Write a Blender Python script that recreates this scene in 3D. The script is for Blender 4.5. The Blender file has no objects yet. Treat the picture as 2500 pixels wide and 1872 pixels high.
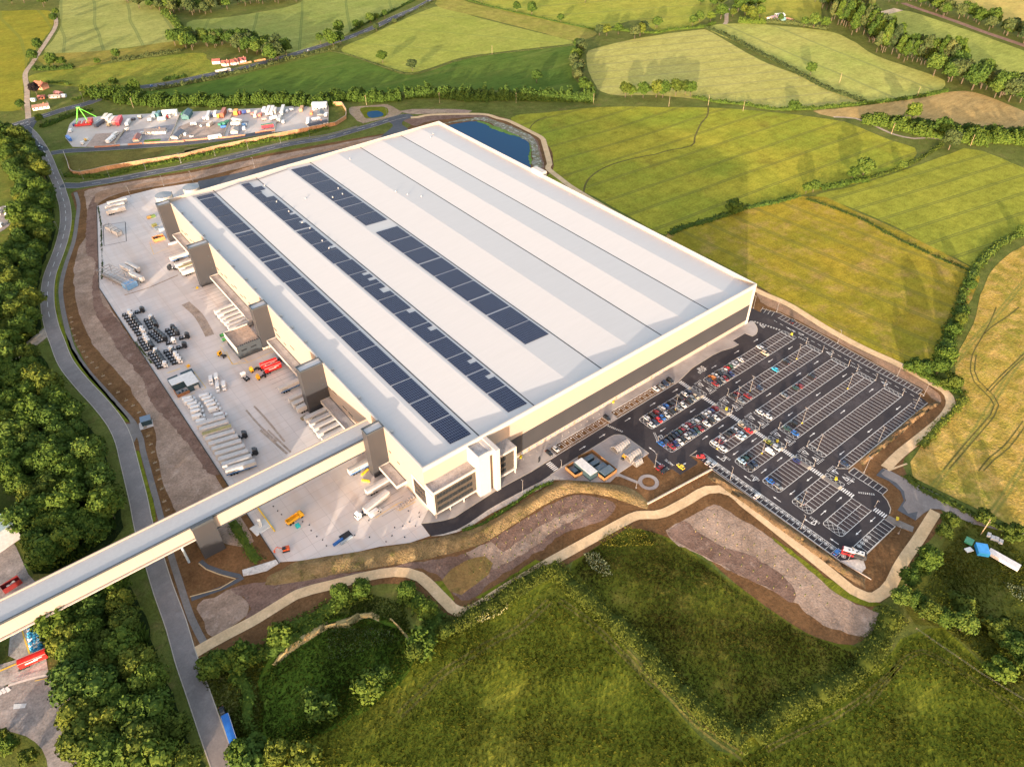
import bpy, math, random
import numpy as np
from mathutils import Vector
from mathutils.geometry import tessellate_polygon
random.seed(7); rng = np.random.default_rng(7)
SKY_STR = .15; SUN_STR = 2.1; EXPO = 2.58
SC = bpy.context.scene; COL = SC.collection
R = math.radians; PI = math.pi
# ------------------------------------------------------------------ camera (surveyed from the building corners)
F = 1762.44; PITCH = R(40.516); ROLL = R(-0.7293); YAW = R(37.930); CAM = (-96.646, -185.346, 248.801)
def basis():
    cy, sy = math.cos(YAW), math.sin(YAW)
    f = Vector((sy*math.cos(PITCH), cy*math.cos(PITCH), -math.sin(PITCH)))
    r = Vector((cy, -sy, 0)); u = r.cross(f); c, s = math.cos(ROLL), math.sin(ROLL)
    return c*r+s*u, -s*r+c*u, f
BR, BU, BF = basis()
def G(px, py, z=0.0):                      # ground point (metres) of a surveyed photo point
    d = BR*((px-1250)/F) - BU*((py-936)/F) + BF
    t = (z-CAM[2])/d.z
    return (CAM[0]+t*d.x, CAM[1]+t*d.y)
CR = {1:(1740,740,7.373),2:(2000,800,7.373),3:(1540,900,7.373),4:(1800,900,7.373),5:(1540,1060,7.373),6:(1800,1060,7.373),
 7:(2000,1000,7.373),8:(1900,1200,7.373),9:(1300,960,7.373),10:(290,730,7.373),11:(400,900,7.373),12:(520,1050,5.52),13:(150,240,7.373),
 14:(420,240,5.53),15:(0,1400,3.51),16:(400,1300,2.895),17:(2200,350,4.14),18:(2200,750,4.14),19:(2200,0,4.14),20:(60,120,8.28),21:(480,100,7.9),
 22:(1700,0,7.373),23:(920,1060,5.52),24:(560,680,4.14),25:(980,240,5.53),26:(2100,1100,2.145),27:(1500,1150,2.294),
 'a':(0,0,2.76),'b':(800,0,2.76),'c':(1600,0,2.76),'d':(0,500,2.76),'e':(0,1100,2.76),'f':(800,1100,2.76),'g':(1600,600,2.76),'h':(800,600,2.76),'p':(0,0,1),
 28:(0,480,8.28),29:(350,480,8.28),30:(600,820,9.2)}
def Q(k, x, y, z=0.0):
    o = CR[k]; return G(o[0]+x/o[2], o[1]+y/o[2], z)
def QP(k, s, z=0.0):                       # "x,y x,y" -> points
    return [Q(k, *map(float, p.split(',')), z) for p in s.split()]
cd = bpy.data.cameras.new('camera'); cam = bpy.data.objects.new('camera', cd); COL.objects.link(cam); SC.camera = cam
cd.sensor_width = 36; cd.lens = F/2500*36; cd.clip_start = 1; cd.clip_end = 6000
from mathutils import Matrix
m = Matrix((BR, BU, -BF)).transposed().to_4x4(); m.translation = CAM; cam.matrix_world = m
# ------------------------------------------------------------------ light
SUN_EL = R(6.8); SUN_AZ = R(232.4)         # azimuth clockwise from +y
w = bpy.data.worlds.new("World"); SC.world = w; w.use_nodes = True; nt = w.node_tree
sky = nt.nodes.new('ShaderNodeTexSky'); sky.sky_type = 'NISHITA'; sky.sun_disc = False
sky.sun_elevation = SUN_EL; sky.sun_rotation = SUN_AZ; sky.altitude = 100; sky.dust_density = 1.5; sky.air_density = 1.0
bg = nt.nodes['Background']; bg.inputs[1].default_value = SKY_STR; tn = nt.nodes.new('ShaderNodeMix'); tn.data_type = 'RGBA'; tn.blend_type = 'MULTIPLY'; tn.inputs[0].default_value = 1; tn.inputs[7].default_value = (1.19,.955,.855,1); nt.links.new(sky.outputs[0], tn.inputs[6]); nt.links.new(tn.outputs[2], bg.inputs[0])
sd = bpy.data.lights.new('sun', 'SUN'); sd.energy = SUN_STR; sd.angle = R(0.6); sd.color = (1.0, .835, .66)
so = bpy.data.objects.new('sun', sd); COL.objects.link(so)
dv = Vector((math.sin(SUN_AZ)*math.cos(SUN_EL), math.cos(SUN_AZ)*math.cos(SUN_EL), math.sin(SUN_EL)))
so.rotation_euler = dv.to_track_quat('Z', 'Y').to_euler(); so.location = (-200, -200, 300)
SC.view_settings.view_transform = 'Standard'; SC.view_settings.look = 'None'; SC.view_settings.exposure = EXPO
SC.render.engine = 'CYCLES'; SC.cycles.max_bounces = 5; SC.cycles.diffuse_bounces = 3; SC.cycles.glossy_bounces = 2; SC.cycles.transparent_max_bounces = 4
# ------------------------------------------------------------------ materials
MATS = {}
class NT:
    def __init__(s, name):
        s.m = bpy.data.materials.new(name); s.m.use_nodes = True; s.t = s.m.node_tree; s.b = s.t.nodes['Principled BSDF']
        s.b.inputs['Specular IOR Level'].default_value = .25
    def n(s, ty, **k):
        x = s.t.nodes.new(ty)
        for a, v in k.items(): setattr(x, a, v)
        return x
    def l(s, a, b): s.t.links.new(a, b)
    def math(s, op, a, b=None):
        x = s.n('ShaderNodeMath', operation=op)
        for i, v in enumerate((a, b)):
            if v is None: continue
            if isinstance(v, (int, float)): x.inputs[i].default_value = v
            else: s.l(v, x.inputs[i])
        return x.outputs[0]
    def pos(s, rot=0, sc=(1,1,1)):
        g = s.n('ShaderNodeNewGeometry'); mp = s.n('ShaderNodeMapping'); mp.vector_type = 'POINT'
        mp.inputs['Rotation'].default_value = (0,0,rot); mp.inputs['Scale'].default_value = sc
        s.l(g.outputs['Position'], mp.inputs[0]); return mp.outputs[0]
    def noise(s, v, scale, det=3, rough=.55, lac=2):
        x = s.n('ShaderNodeTexNoise'); x.inputs['Scale'].default_value = scale; x.inputs['Detail'].default_value = det; x.inputs['Roughness'].default_value = rough
        s.l(v, x.inputs['Vector']); return x.outputs[0]
    def ramp(s, f, lo, hi):
        x = s.n('ShaderNodeMapRange'); x.inputs[1].default_value = lo; x.inputs[2].default_value = hi; x.clamp = True
        s.l(f, x.inputs[0]); return x.outputs[0]
    def mix(s, f, a, b, mode='MIX'):
        x = s.n('ShaderNodeMix', data_type='RGBA', blend_type=mode)
        if isinstance(f, (int, float)): x.inputs[0].default_value = f
        else: s.l(f, x.inputs[0])
        for i, v in ((6, a), (7, b)):
            if isinstance(v, tuple): x.inputs[i].default_value = (*v, 1)
            else: s.l(v, x.inputs[i])
        return x.outputs[2]
    def fin(s, col=None, rough=.9, bump=None, bs=.5, bd=.3, metal=0):
        if col is not None:
            if isinstance(col, tuple): s.b.inputs[0].default_value = (*col, 1)
            else: s.l(col, s.b.inputs[0])
        s.b.inputs['Roughness'].default_value = rough; s.b.inputs['Metallic'].default_value = metal
        if bump is not None:
            x = s.n('ShaderNodeBump'); x.inputs['Strength'].default_value = bs; x.inputs['Distance'].default_value = bd
            s.l(bump, x.inputs['Height']); s.l(x.outputs[0], s.b.inputs['Normal'])
        return s.m
def plain(name, col, rough=.6, metal=0, var=.12, spec=.3):
    if name in MATS: return MATS[name]
    n = NT(name); p = n.pos(); f = n.noise(p, .9, 3)
    c = n.mix(n.ramp(f, .3, .7), tuple(x*(1-var) for x in col), tuple(min(1, x*(1+var)) for x in col))
    m = n.fin(c, rough, metal=metal); n.b.inputs['Specular IOR Level'].default_value = spec
    MATS[name] = m; return m
def earth(name, c1, c2, c3=None, big=.03, fine=1.2, bump=.5, bd=.3, stretch=None, rot=0, f3=(.55,.75), grain=1.0, lines=None):
    """ground cover: patches c1/c2 (big), third colour c3 in blotches, fine grain, relief; lines=(angle, spacing, half width, colour, wobble) = wheel tracks"""
    if name in MATS: return MATS[name]
    n = NT(name); p = n.pos(); pr = n.pos(rot, stretch) if stretch else p
    a = n.noise(p, big, 4, .6); c = n.mix(n.ramp(a, .35, .65), c1, c2)
    if c3: c = n.mix(n.math('MULTIPLY', n.ramp(n.noise(pr, big*3.1, 5, .65), *f3), .9), c, c3)
    g = n.noise(pr, fine, 3, .7); g2 = n.noise(pr, fine*.22, 3, .6)
    k = n.math('ADD', n.math('MULTIPLY', g, 1.25*grain), n.math('MULTIPLY', g2, .85*grain)); g3 = n.noise(p, .07, 6, .72); k = n.math('ADD', k, n.math('MULTIPLY', g3, .9*grain)); k = n.math('MAXIMUM', n.math('ADD', k, 1-1.5*grain), .25)
    hs = n.n('ShaderNodeMix', data_type='RGBA', blend_type='MULTIPLY'); hs.inputs[0].default_value = 1
    cc = n.n('ShaderNodeCombineColor'); [n.l(k, cc.inputs[i]) for i in range(3)]
    n.l(c, hs.inputs[6]); n.l(cc.outputs[0], hs.inputs[7]); c = hs.outputs[2]
    if lines:
        ang, sp, hw, lc, wob = lines
        q = n.pos(-ang); sx = n.n('ShaderNodeSeparateXYZ'); n.l(q, sx.inputs[0])
        y = n.math('ADD', sx.outputs[1], n.math('MULTIPLY', n.noise(p, .006, 1), wob))
        t = n.math('PINGPONG', y, sp/2)
        st = n.noise(n.pos(-ang, (.03,.55,1)), 1.0, 3, .7); st2 = n.noise(n.pos(-ang, (.012,.09,1)), 1.0, 3, .6)
        kk = n.math('ADD', n.math('MULTIPLY', st, .34), n.math('MULTIPLY', st2, .42)); kk = n.math('ADD', kk, .62)
        c3_ = n.n('ShaderNodeCombineColor'); [n.l(kk, c3_.inputs[i]) for i in range(3)]; c = n.mix(1.0, c, c3_.outputs[0], 'MULTIPLY')
        d = n.math('ABSOLUTE', n.math('SUBTRACT', t, .95))
        mk = n.math('SUBTRACT', 1, n.ramp(d, .15, .95*max(1, hw*.8)))
        c = n.mix(n.math('MULTIPLY', mk, .8), c, lc)
    m = n.fin(c, .95, bump=k, bs=bump, bd=bd); n.b.inputs['Specular IOR Level'].default_value = .03; MATS[name] = m; return m
# ------------------------------------------------------------------ mesh helpers
class MB:
    def __init__(s): s.v = []; s.f = []; s.mi = []
    def add(s, vs, fs, mi=0):
        o = len(s.v); s.v += [tuple(v) for v in vs]; s.f += [tuple(i+o for i in f) for f in fs]; s.mi += [mi]*len(fs); return s
    def box(s, x0, x1, y0, y1, z0, z1, mi=0, rot=0, c=(0,0)):
        P = [(x,y,z) for z in (z0,z1) for x,y in ((x0,y0),(x1,y0),(x1,y1),(x0,y1))]
        if rot:
            k, q = math.cos(rot), math.sin(rot); P = [(c[0]+x*k-y*q, c[1]+x*q+y*k, z) for x,y,z in P]
        elif c != (0,0): P = [(c[0]+x, c[1]+y, z) for x,y,z in P]
        return s.add(P, [(3,2,1,0),(4,5,6,7),(0,1,5,4),(1,2,6,5),(2,3,7,6),(3,0,4,7)], mi)
    def frustum(s, b, t, z0, z1, mi=0):     # b,t = (x0,x1,y0,y1)
        P = [(x,y,z) for (x0,x1,y0,y1), z in ((b,z0),(t,z1)) for x,y in ((x0,y0),(x1,y0),(x1,y1),(x0,y1))]
        return s.add(P, [(3,2,1,0),(4,5,6,7),(0,1,5,4),(1,2,6,5),(2,3,7,6),(3,0,4,7)], mi)
    def loft(s, secs, mi=0, cap=True):      # list of rings (lists of 3d points) of equal length
        n = len(secs[0]); vs = [p for r in secs for p in r]; fs = []
        for i in range(len(secs)-1):
            for j in range(n): a = i*n+j; b = i*n+(j+1)%n; fs.append((a, b, b+n, a+n))
        if cap: fs += [tuple(reversed(range(n))), tuple(range((len(secs)-1)*n, len(secs)*n))]
        return s.add(vs, fs, mi)
    def prism(s, poly, z0, z1, mi=0, side=None, bottom=False):
        n = len(poly); tr = tessellate_polygon([[Vector((*p,0)) for p in poly]])
        area = sum(poly[i][0]*poly[(i+1)%n][1]-poly[(i+1)%n][0]*poly[i][1] for i in range(n))
        vs = [(*p, z1) for p in poly]+[(*p, z0) for p in poly]; fs = []
        for t in tr:
            a = [poly[i] for i in t]; ar = (a[1][0]-a[0][0])*(a[2][1]-a[0][1])-(a[2][0]-a[0][0])*(a[1][1]-a[0][1])
            fs.append(tuple(t) if ar > 0 else tuple(reversed(t)))
        s.add(vs, fs, mi)
        if z1-z0 > 1e-6:
            ss = [(i, (i+1)%n, (i+1)%n+n, i+n) for i in range(n)]
            if area > 0: ss = [tuple(reversed(q)) for q in ss]
            s.add(vs, ss, side if side is not None else mi)
        return s
    def cyl(s, x, y, z0, z1, r, r2=None, n=10, mi=0, ax='z'):
        r2 = r if r2 is None else r2; rings = []
        for z, q in ((z0, r), (z1, r2)):
            ring = []
            for i in range(n):
                a = 2*PI*i/n; u, v = q*math.cos(a), q*math.sin(a)
                ring.append((x+u, y+v, z) if ax == 'z' else (z, x+u, y+v) if ax == 'x' else (x+u, z, y+v))
            rings.append(ring)
        return s.loft(rings, mi)
    def tube(s, a, b, r, n=6, mi=0):
        a, b = Vector(a), Vector(b); d = (b-a).normalized(); u = d.orthogonal().normalized(); v = d.cross(u)
        return s.loft([[p+u*(r*math.cos(2*PI*i/n))+v*(r*math.sin(2*PI*i/n)) for i in range(n)] for p in (a, b)], mi)
    def sheet(s, poly, z, mi=0): return s.prism(poly, z, z, mi)
    def build(s, name, mats, parent=None, smooth=False):
        me = bpy.data.meshes.new(name); me.from_pydata(s.v, [], s.f); mats = mats if isinstance(mats, (list, tuple)) else [mats]
        for mm in mats: me.materials.append(mm)
        me.polygons.foreach_set('material_index', s.mi)
        if smooth: me.polygons.foreach_set('use_smooth', [True]*len(s.f))
        me.update(); o = bpy.data.objects.new(name, me); COL.objects.link(o)
        if parent: o.parent = parent
        return o
def tag(o, label=None, cat=None, group=None, kind=None):
    for k, v in (('label', label), ('category', cat), ('group', group), ('kind', kind)):
        if v: o[k] = v
    return o
def empty(name, loc, rz=0, label=None, cat=None, group=None):
    o = bpy.data.objects.new(name, None); COL.objects.link(o); o.location = loc if len(loc) == 3 else (*loc, 0); o.rotation_euler = (0,0,rz); o.empty_display_size = .5
    return tag(o, label, cat, group)
def struct(o): o['kind'] = 'structure'; return o
def clone(root, loc, rz=0, label=None, group=None, mat=None, scale=None):
    def cp(o, par):
        c = o.copy(); COL.objects.link(c); c.parent = par
        for ch in kids.get(o, []): cp(ch, c)
        if mat and o.type == 'MESH' and o.get('paint'):
            c.material_slots[0].link = 'OBJECT'; c.material_slots[0].material = mat
        return c
    kids = KIDS.get(root.name)
    if kids is None:
        kids = {}
        st = [root]
        while st:
            q = st.pop(); kids[q] = list(q.children); st += kids[q]
        KIDS[root.name] = kids
    r = cp(root, None); r.location = loc if len(loc) == 3 else (*loc, 0); r.rotation_euler = (0,0,rz)
    if scale: r.scale = scale
    if label: r['label'] = label
    if group: r['group'] = group
    return r
KIDS = {}; PROTOS = []
def resample(pts, step, closed=True, jit=0, sm=True):
    """Catmull-Rom through the surveyed points, with a little natural wander"""
    n = len(pts); out = []
    for i in range(n if closed else n-1):
        if closed: a, b, c, d = pts[(i-1)%n], pts[i], pts[(i+1)%n], pts[(i+2)%n]
        else: a, b, c, d = pts[max(i-1,0)], pts[i], pts[i+1], pts[min(i+2,n-1)]
        L = math.dist(b, c); k = max(1, int(L/step))
        for j in range(k):
            t = j/k
            if sm: p = [.5*(2*b[q]+(-a[q]+c[q])*t+(2*a[q]-5*b[q]+4*c[q]-d[q])*t*t+(-a[q]+3*b[q]-3*c[q]+d[q])*t**3) for q in (0,1)]
            else: p = [b[q]+(c[q]-b[q])*t for q in (0,1)]
            if jit: p = [p[0]+random.gauss(0,jit), p[1]+random.gauss(0,jit)]
            out.append(tuple(p))
    if not closed: out.append(tuple(pts[-1]))
    return out
def ribbon(pts, wd, z, mb, mi=0, off=0):
    """strip of width wd along a polyline; off shifts it sideways (left +)"""
    L = []; Rr = []
    for i, p in enumerate(pts):
        a = pts[max(i-1,0)]; b = pts[min(i+1,len(pts)-1)]; dx, dy = b[0]-a[0], b[1]-a[1]; l = math.hypot(dx,dy) or 1
        nx, ny = -dy/l, dx/l; ww = wd(i/len(pts)) if callable(wd) else wd
        L.append((p[0]+nx*(off+ww/2), p[1]+ny*(off+ww/2), z)); Rr.append((p[0]+nx*(off-ww/2), p[1]+ny*(off-ww/2), z))
    n = len(pts); mb.add(L+Rr, [(i, i+n, i+n+1, i+1) for i in range(n-1)], mi); return mb
def land(name, pts, mat, z, step=6, jit=0, sm=True, thick=0):
    if step: pts = resample(pts, step, True, jit, sm)
    return struct(MB().prism(pts, z-thick, z).build(name, mat))
# ------------------------------------------------------------------ ground
def ang(k, x1, y1, x2, y2):
    a = Q(k,x1,y1); b = Q(k,x2,y2); return math.atan2(b[1]-a[1], b[0]-a[0])
rough_grass = earth('rough_grass', (.125,.135,.032), (.085,.105,.022), (.17,.14,.05), .03, .9, .6, .4)
struct(MB().sheet([(-900,-900),(2200,-900),(2600,1400),(900,2300),(-900,2300)], 0).build('ground', rough_grass))
DK = (.13,.13,.03)
a_top = ang('a',560,0,610,330)
fields = [
 ('crop_ochre', 'a', '0,75 200,70 340,76 362,120 350,190 290,270 230,350 185,430 160,520 158,700 120,745 0,752 -300,760 -400,70', dict(c1=(0.233,0.207,0.022), c2=(0.180,0.180,0.020), c3=(0.265,0.212,0.025), big=.02, lines=(ang('a',70,110,180,310),46,1.6,(.15,.17,.03),30))),
 ('crop_pale', 'a', '400,30 470,-120 930,-30 1060,60 1150,140 1218,215 1205,272 760,335 480,362 330,372 300,340 370,250 410,160', dict(c1=(0.276,0.276,0.079), c2=(0.223,0.239,0.061), big=.012, lines=(a_top,42,1.8,(.13,.16,.05),18))),
 ('stubble_tan', 'a', '290,372 760,338 1215,276 1228,330 1000,378 760,405 640,440 430,470 300,440', dict(c1=(0.254,0.201,0.043), c2=(0.180,0.170,0.029), c3=(0.148,0.159,0.022))),
 ('set_aside', 'a', '215,505 500,462 1300,358 1400,400 1492,452 1418,492 1100,548 800,602 560,590 330,570 215,560', dict(c1=(0.223,0.212,0.032), c2=(0.148,0.175,0.025), c3=(0.265,0.233,0.036), big=.03, fine=.5, bump=.8, bd=.6)),
 ('crop_far', 'p', '456,66 470,50 560,42 720,12 790,-30 1000,-30 985,14 905,50 845,84 790,106 715,128 640,108 560,92 470,84', dict(c1=(0.228,0.249,0.065), c2=(0.180,0.217,0.047), c3=(0.254,0.254,0.065), big=.012, lines=(ang('a',2150,0,2155,250),60,1.6,(.11,.15,.04),10))),
 ('pasture_dark', 'p', '332,242 362,222 543,193 650,168 800,129 860,140 909,157 1010,184 1126,146 1210,133 1398,112 1396,150 1396,185 1402,226 1126,219 800,233 560,239 420,243', dict(c1=(.062,.112,.017), c2=(.085,.125,.020), c3=(.14,.155,.035), big=.012, stretch=(.15,1,1), rot=-ang('p',360,240,1300,225))),
 ('crop_light', 'p', '834,123 900,88 1061,18 1120,30 1188,49 1300,77 1398,101 1398,107 1209,129 1119,143 1014,177 960,168 920,154', dict(c1=(0.260,0.270,0.054), c2=(0.223,0.249,0.043), c3=(0.297,0.286,0.065), big=.015, lines=(ang('b',600,160,1640,250),70,.8,(.17,.2,.05),10))),
 ('rough_strip', 'p', '1066,14 1105,-20 1145,6 1300,42 1452,77 1405,99 1300,74 1190,46', dict(c1=(0.254,0.223,0.050), c2=(0.201,0.201,0.036), c3=(0.297,0.244,0.065), fine=.6)),
 ('crop_north', 'p', '1150,-30 1180,10 1300,42 1468,76 1490,66 1560,50 1610,78 1690,64 1735,30 1745,-30', dict(c1=(0.286,0.276,0.043), c2=(0.233,0.254,0.036), c3=(0.318,0.286,0.050), big=.012, lines=(ang('b',1480,80,2208,30),50,1.2,(.17,.18,.05),20))),
 ('crop_wheat', 'p', '1436,170 1432,135 1450,120 1560,94 1720,72 1738,80 1854,146 1962,189 2030,222 2100,249 2040,260 1908,264 1781,251 1600,233 1517,234 1470,225 1448,200', dict(c1=(0.360,0.329,0.094), c2=(0.329,0.307,0.079), c3=(0.371,0.350,0.101), big=.010, lines=(ang('c',0,440,900,360),24,1.0,(.24,.22,.09),6))),
 ('crop_barley', 'p', '1738,62 1800,58 1860,60 2017,76 2080,100 2143,138 2288,188 2308,208 2300,218 2216,235 2118,249 1962,182 1854,128 1727,72', dict(c1=(0.350,0.329,0.086), c2=(0.297,0.318,0.072), c3=(0.371,0.350,0.101), big=.010, lines=(ang('c',700,190,1700,600),52,1.5,(.19,.2,.07),6))),
 ('tilled_soil', 'p', '1984,272 2060,264 2143,254 2325,224 2400,232 2500,272 2620,320 2620,345 2500,322 2370,310 2200,297 2107,290 2035,286', dict(c1=(0.382,0.254,0.094), c2=(0.307,0.223,0.094), c3=(0.445,0.286,0.101), big=.012, stretch=(.2,1,1), rot=-ang('c',1100,760,2208,850))),
 ('pasture_east', 'p', '2108,54 2194,26 2290,50 2500,125 2620,180 2620,265 2500,216 2420,176 2300,120 2230,96 2150,72', dict(c1=(0.307,0.318,0.072), c2=(0.254,0.276,0.058), c3=(0.350,0.318,0.079), big=.01, stretch=(.2,1,1), rot=-ang('c',1640,60,2208,230))),
 ('stubble_far', 'p', '2305,-30 2660,-30 2660,110 2500,66 2369,28', dict(c1=(0.445,0.329,0.094), c2=(0.382,0.318,0.086), c3=(0.466,0.350,0.108))),
 ('meadow_far', 'p', '1862,-30 2002,-30 2005,20 2000,54 1960,56 1860,52 1830,40 1850,10', dict(c1=(0.318,0.286,0.043), c2=(0.254,0.254,0.036), c3=(0.360,0.307,0.050))),
 ('meadow_lane', 'p', '2060,-30 2140,-30 2130,20 2110,32 2085,30', dict(c1=(0.318,0.276,0.065), c2=(0.254,0.254,0.036))),
 ('crop_main', 'p', '1262,282 1330,276 1420,266 1500,261 1620,262 1740,264 1860,272 1960,283 2060,298 2130,325 2180,345 2235,362 2232,388 2216,404 2150,430 2071,452 1962,475 1870,500 1817,507 1709,543 1622,573 1600,565 1450,480 1330,432 1350,420 1352,405 1335,350 1250,300', dict(c1=(.30,.265,.030), c2=(.185,.215,.024), c3=(.19,.16,.025), big=.011, fine=.6, bump=.6, bd=.4, f3=(.58,.74), lines=(ang('c',0,1140,1000,810),27,1.0,(.13,.13,.03),10))),
 ('crop_rows', 'p', '1990,478 2080,456 2200,418 2330,372 2352,362 2400,370 2500,410 2640,470 2620,560 2500,565 2440,600 2395,655 2372,650 2330,628 2260,600 2200,560 2060,500', dict(c1=(0.244,0.244,0.032), c2=(0.196,0.212,0.027), c3=(0.148,0.154,0.022), big=.014, fine=.8, bump=.8, bd=.4, f3=(.62,.8), lines=(ang(17,0,660,1100,320),20,1.1,(.12,.13,.03),4))),
 ('crop_patchy', 'p', '1625,578 1710,547 1820,512 1962,480 2015,482 2080,512 2200,565 2330,632 2380,662 2385,700 2330,800 2262,905 2200,890 2113,860 1921,746 1850,695 1740,635', dict(c1=(0.286,0.212,0.024), c2=(0.196,0.180,0.019), c3=(0.318,0.212,0.068), big=.02, fine=.8, bump=.9, bd=.5, f3=(.5,.7), lines=(ang('g',650,130,1250,400),22,.9,(.15,.14,.03),8))),
 ('crop_golden', 'p', '2640,560 2520,590 2430,650 2395,720 2375,790 2330,890 2350,965 2310,1030 2255,1080 2222,1130 2230,1165 2330,1215 2500,1300 2700,1400 2700,800', dict(c1=(0.350,0.239,0.050), c2=(0.201,0.185,0.029), c3=(0.403,0.265,0.079), big=.045, fine=.7, bump=1, bd=.7, f3=(.46,.62), lines=(ang(18,430,1600,1242,500),24,1.0,(.17,.17,.04),14))),
]
for i, (nm, k, s, d) in enumerate(fields): land('field', QP(k, s), earth(nm, **d), .03+.004*i, 8, .3)
# foreground meadows
mead_a = earth('meadow_near', (.150,.158,.016), (.105,.125,.013), (.21,.19,.026), .016, .8, .8, .5, stretch=(.22,1,1), rot=.9, f3=(.53,.72))
mead_b = earth('meadow_basin', (.115,.115,.014), (.075,.092,.011), (.16,.14,.025), .04, 1.0, .8, .4, f3=(.5,.68))
mead_c = earth('meadow_hollow', (.085,.135,.015), (.060,.105,.012), (.13,.17,.025), .05, 1.2, .9, .5)
land('field', QP('p','600,1890 560,1800 700,1790 790,1740 860,1640 1000,1540 1140,1520 1280,1450 1400,1390 1450,1470 1560,1620 1700,1790 1790,1840 1850,1780 2040,1690 2150,1620 2200,1560 2300,1530 2400,1620 2560,1740 2700,2000 500,2050'), mead_a, .03, 6, .4)
land('field', QP('p','1395,1385 1440,1340 1520,1295 1590,1290 1680,1340 1800,1430 1950,1530 2060,1570 2110,1590 2120,1640 2040,1690 1900,1750 1840,1790 1790,1800 1700,1750 1600,1640 1480,1480'), mead_b, .04, 6, .4)
land('field', QP('p','640,1730 625,1660 650,1600 700,1560 800,1510 900,1500 990,1530 1020,1590 1000,1640 900,1730 780,1800 680,1860 640,1880 620,1800'), mead_c, .045, 5, .3)
land('field', QP('p','2300,1330 2360,1260 2420,1290 2600,1400 2600,1780 2440,1650 2300,1530 2230,1520 2210,1440'), earth('meadow_plot', (.075,.085,.014), (.10,.10,.02), (.13,.11,.03), .05, 1, .8, .4), .042, 6, .4)
land('field', QP('a','0,1000 70,1180 180,1400 200,1500 150,1620 100,1740 0,1760 -300,1700 -300,1000'), earth('verge_grass', (.15,.16,.03), (.10,.13,.025), (.22,.16,.05), .05, 1, .6), .04, 5, .2)
trod = earth('trodden_grass', (.20,.165,.045), (.14,.13,.03), (.25,.20,.06), .1, 1.0, .9)
for (k_, s_, w_) in (('f','480,1780 640,1630 800,1480 950,1390 1100,1290 1250,1220 1350,1150 1430,1070 1500,1010',2.6),('f','1560,1010 1700,1100 1850,1230 2000,1380 2100,1480 2208,1590',2.2),(27,'60,1010 160,1110 300,1240 420,1370 520,1460 620,1530 720,1600',2.4),(26,'40,1330 110,1240 190,1130 250,1080 330,1050 420,1090 520,1150 640,1230 760,1310 900,1420',1.6),(27,'850,1560 1000,1480 1200,1390 1400,1260 1606,1080',1.8)):
    for o_ in (-1.1, 1.1): struct(ribbon([(p[0]+random.gauss(0,.08),p[1]+random.gauss(0,.08)) for p in resample(QP(k_, s_), 2.5, False)], w_*.38, .06+.004*(o_>0), MB(), 0, o_*w_*.38).build('trodden_track', trod))
# site soil and mulch banks
soil = earth('soil', (.165,.086,.038), (.115,.062,.028), (.20,.115,.052), .05, .9, .6, .25)
land('soil', QP('p','176,470 217,459 326,439 471,415 616,383 800,350 974,319 1010,300 1040,283 1190,279 1320,322 1348,345 1362,420 1420,470 1560,550 1700,625 1850,700 1926,742 2020,799 2107,846 2194,886 2267,928 2318,956 2340,985 2320,1020 2262,1075 2208,1118 2215,1160 2300,1250 2262,1330 2205,1400 2180,1450 2130,1485 2110,1560 2085,1575 2000,1560 1900,1500 1790,1420 1700,1345 1560,1290 1500,1308 1400,1370 1290,1430 1180,1490 1135,1512 1090,1500 1050,1465 1000,1430 930,1425 850,1450 780,1490 700,1530 690,1570 630,1605 545,1625 500,1640 475,1600 430,1500 395,1400 372,1330 340,1200 330,1120 300,1020 250,950 205,880 175,810 155,740 152,690 175,600 188,540 180,490'), soil, .08, 5, .15)
mul = dict(big=.05, fine=1.1, bump=.8, bd=.3)
mulch = earth('bark_mulch', (.33,.235,.175), (.235,.163,.117), (.40,.30,.235), **mul)
mulch2 = earth('bark_mulch_dark', (.155,.095,.070), (.195,.125,.095), (.29,.205,.16), **mul)
mulch3 = earth('bark_mulch_red', (.31,.185,.115), (.22,.15,.10), (.36,.24,.16), **mul)
land('mulch', QP('p','206,468 217,463 326,443 471,421 616,390 800,356 960,326 985,330 930,345 800,368 616,404 470,440 380,456 300,470 240,498 236,530 242,600 243,690 300,800 355,890 420,985 490,1100 560,1220 620,1320 560,1330 440,1260 400,1180 384,1110 377,1045 350,1000 308,935 272,892 232,848 206,797 185,730 181,655 195,600 214,570 211,500'), mulch, .09, 5, .25)
land('mulch', QP('p','560,425 640,398 760,372 880,345 940,345 820,372 700,394 600,420'), mulch3, .1, 2.2, .28)
land('mulch', QP('p','236,500 240,470 330,452 430,435 480,430 430,445 330,462 262,480'), mulch3, .105, 2.2, .28)
land('mulch', QP('d','600,0 660,-20 668,560 780,760 1000,1060 1100,1200 1240,1400 1400,1640 1500,1800 1400,1800 1260,1600 1080,1400 1010,1320 960,1180 820,1010 740,880 650,740 620,560 640,380 580,300'), mulch2, .1, 2.2, .28)
land('mulch', QP('e','1335,1040 1440,985 1560,930 1640,990 1680,1060 1660,1110 1560,1180 1420,1245'), mulch, .1, 2.2, .28)
land('mulch', QP('e','1560,925 1800,880 2000,860 2210,850 2200,905 2000,960 1850,1040 1700,1140 1640,1140 1690,1060 1640,990'), mulch2, .105, 2.2, .28)
land('mulch', QP('f','-100,850 100,830 400,790 500,760 700,738 940,690 1100,600 1250,510 1400,420 1600,318 1720,300 1880,325 1940,370 1910,430 1800,490 1600,560 1420,680 1250,790 1100,890 1000,980 900,1010 850,960 760,850 640,800 450,795 200,845 -100,890'), mulch2, .1, 2.2, .28)
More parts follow.
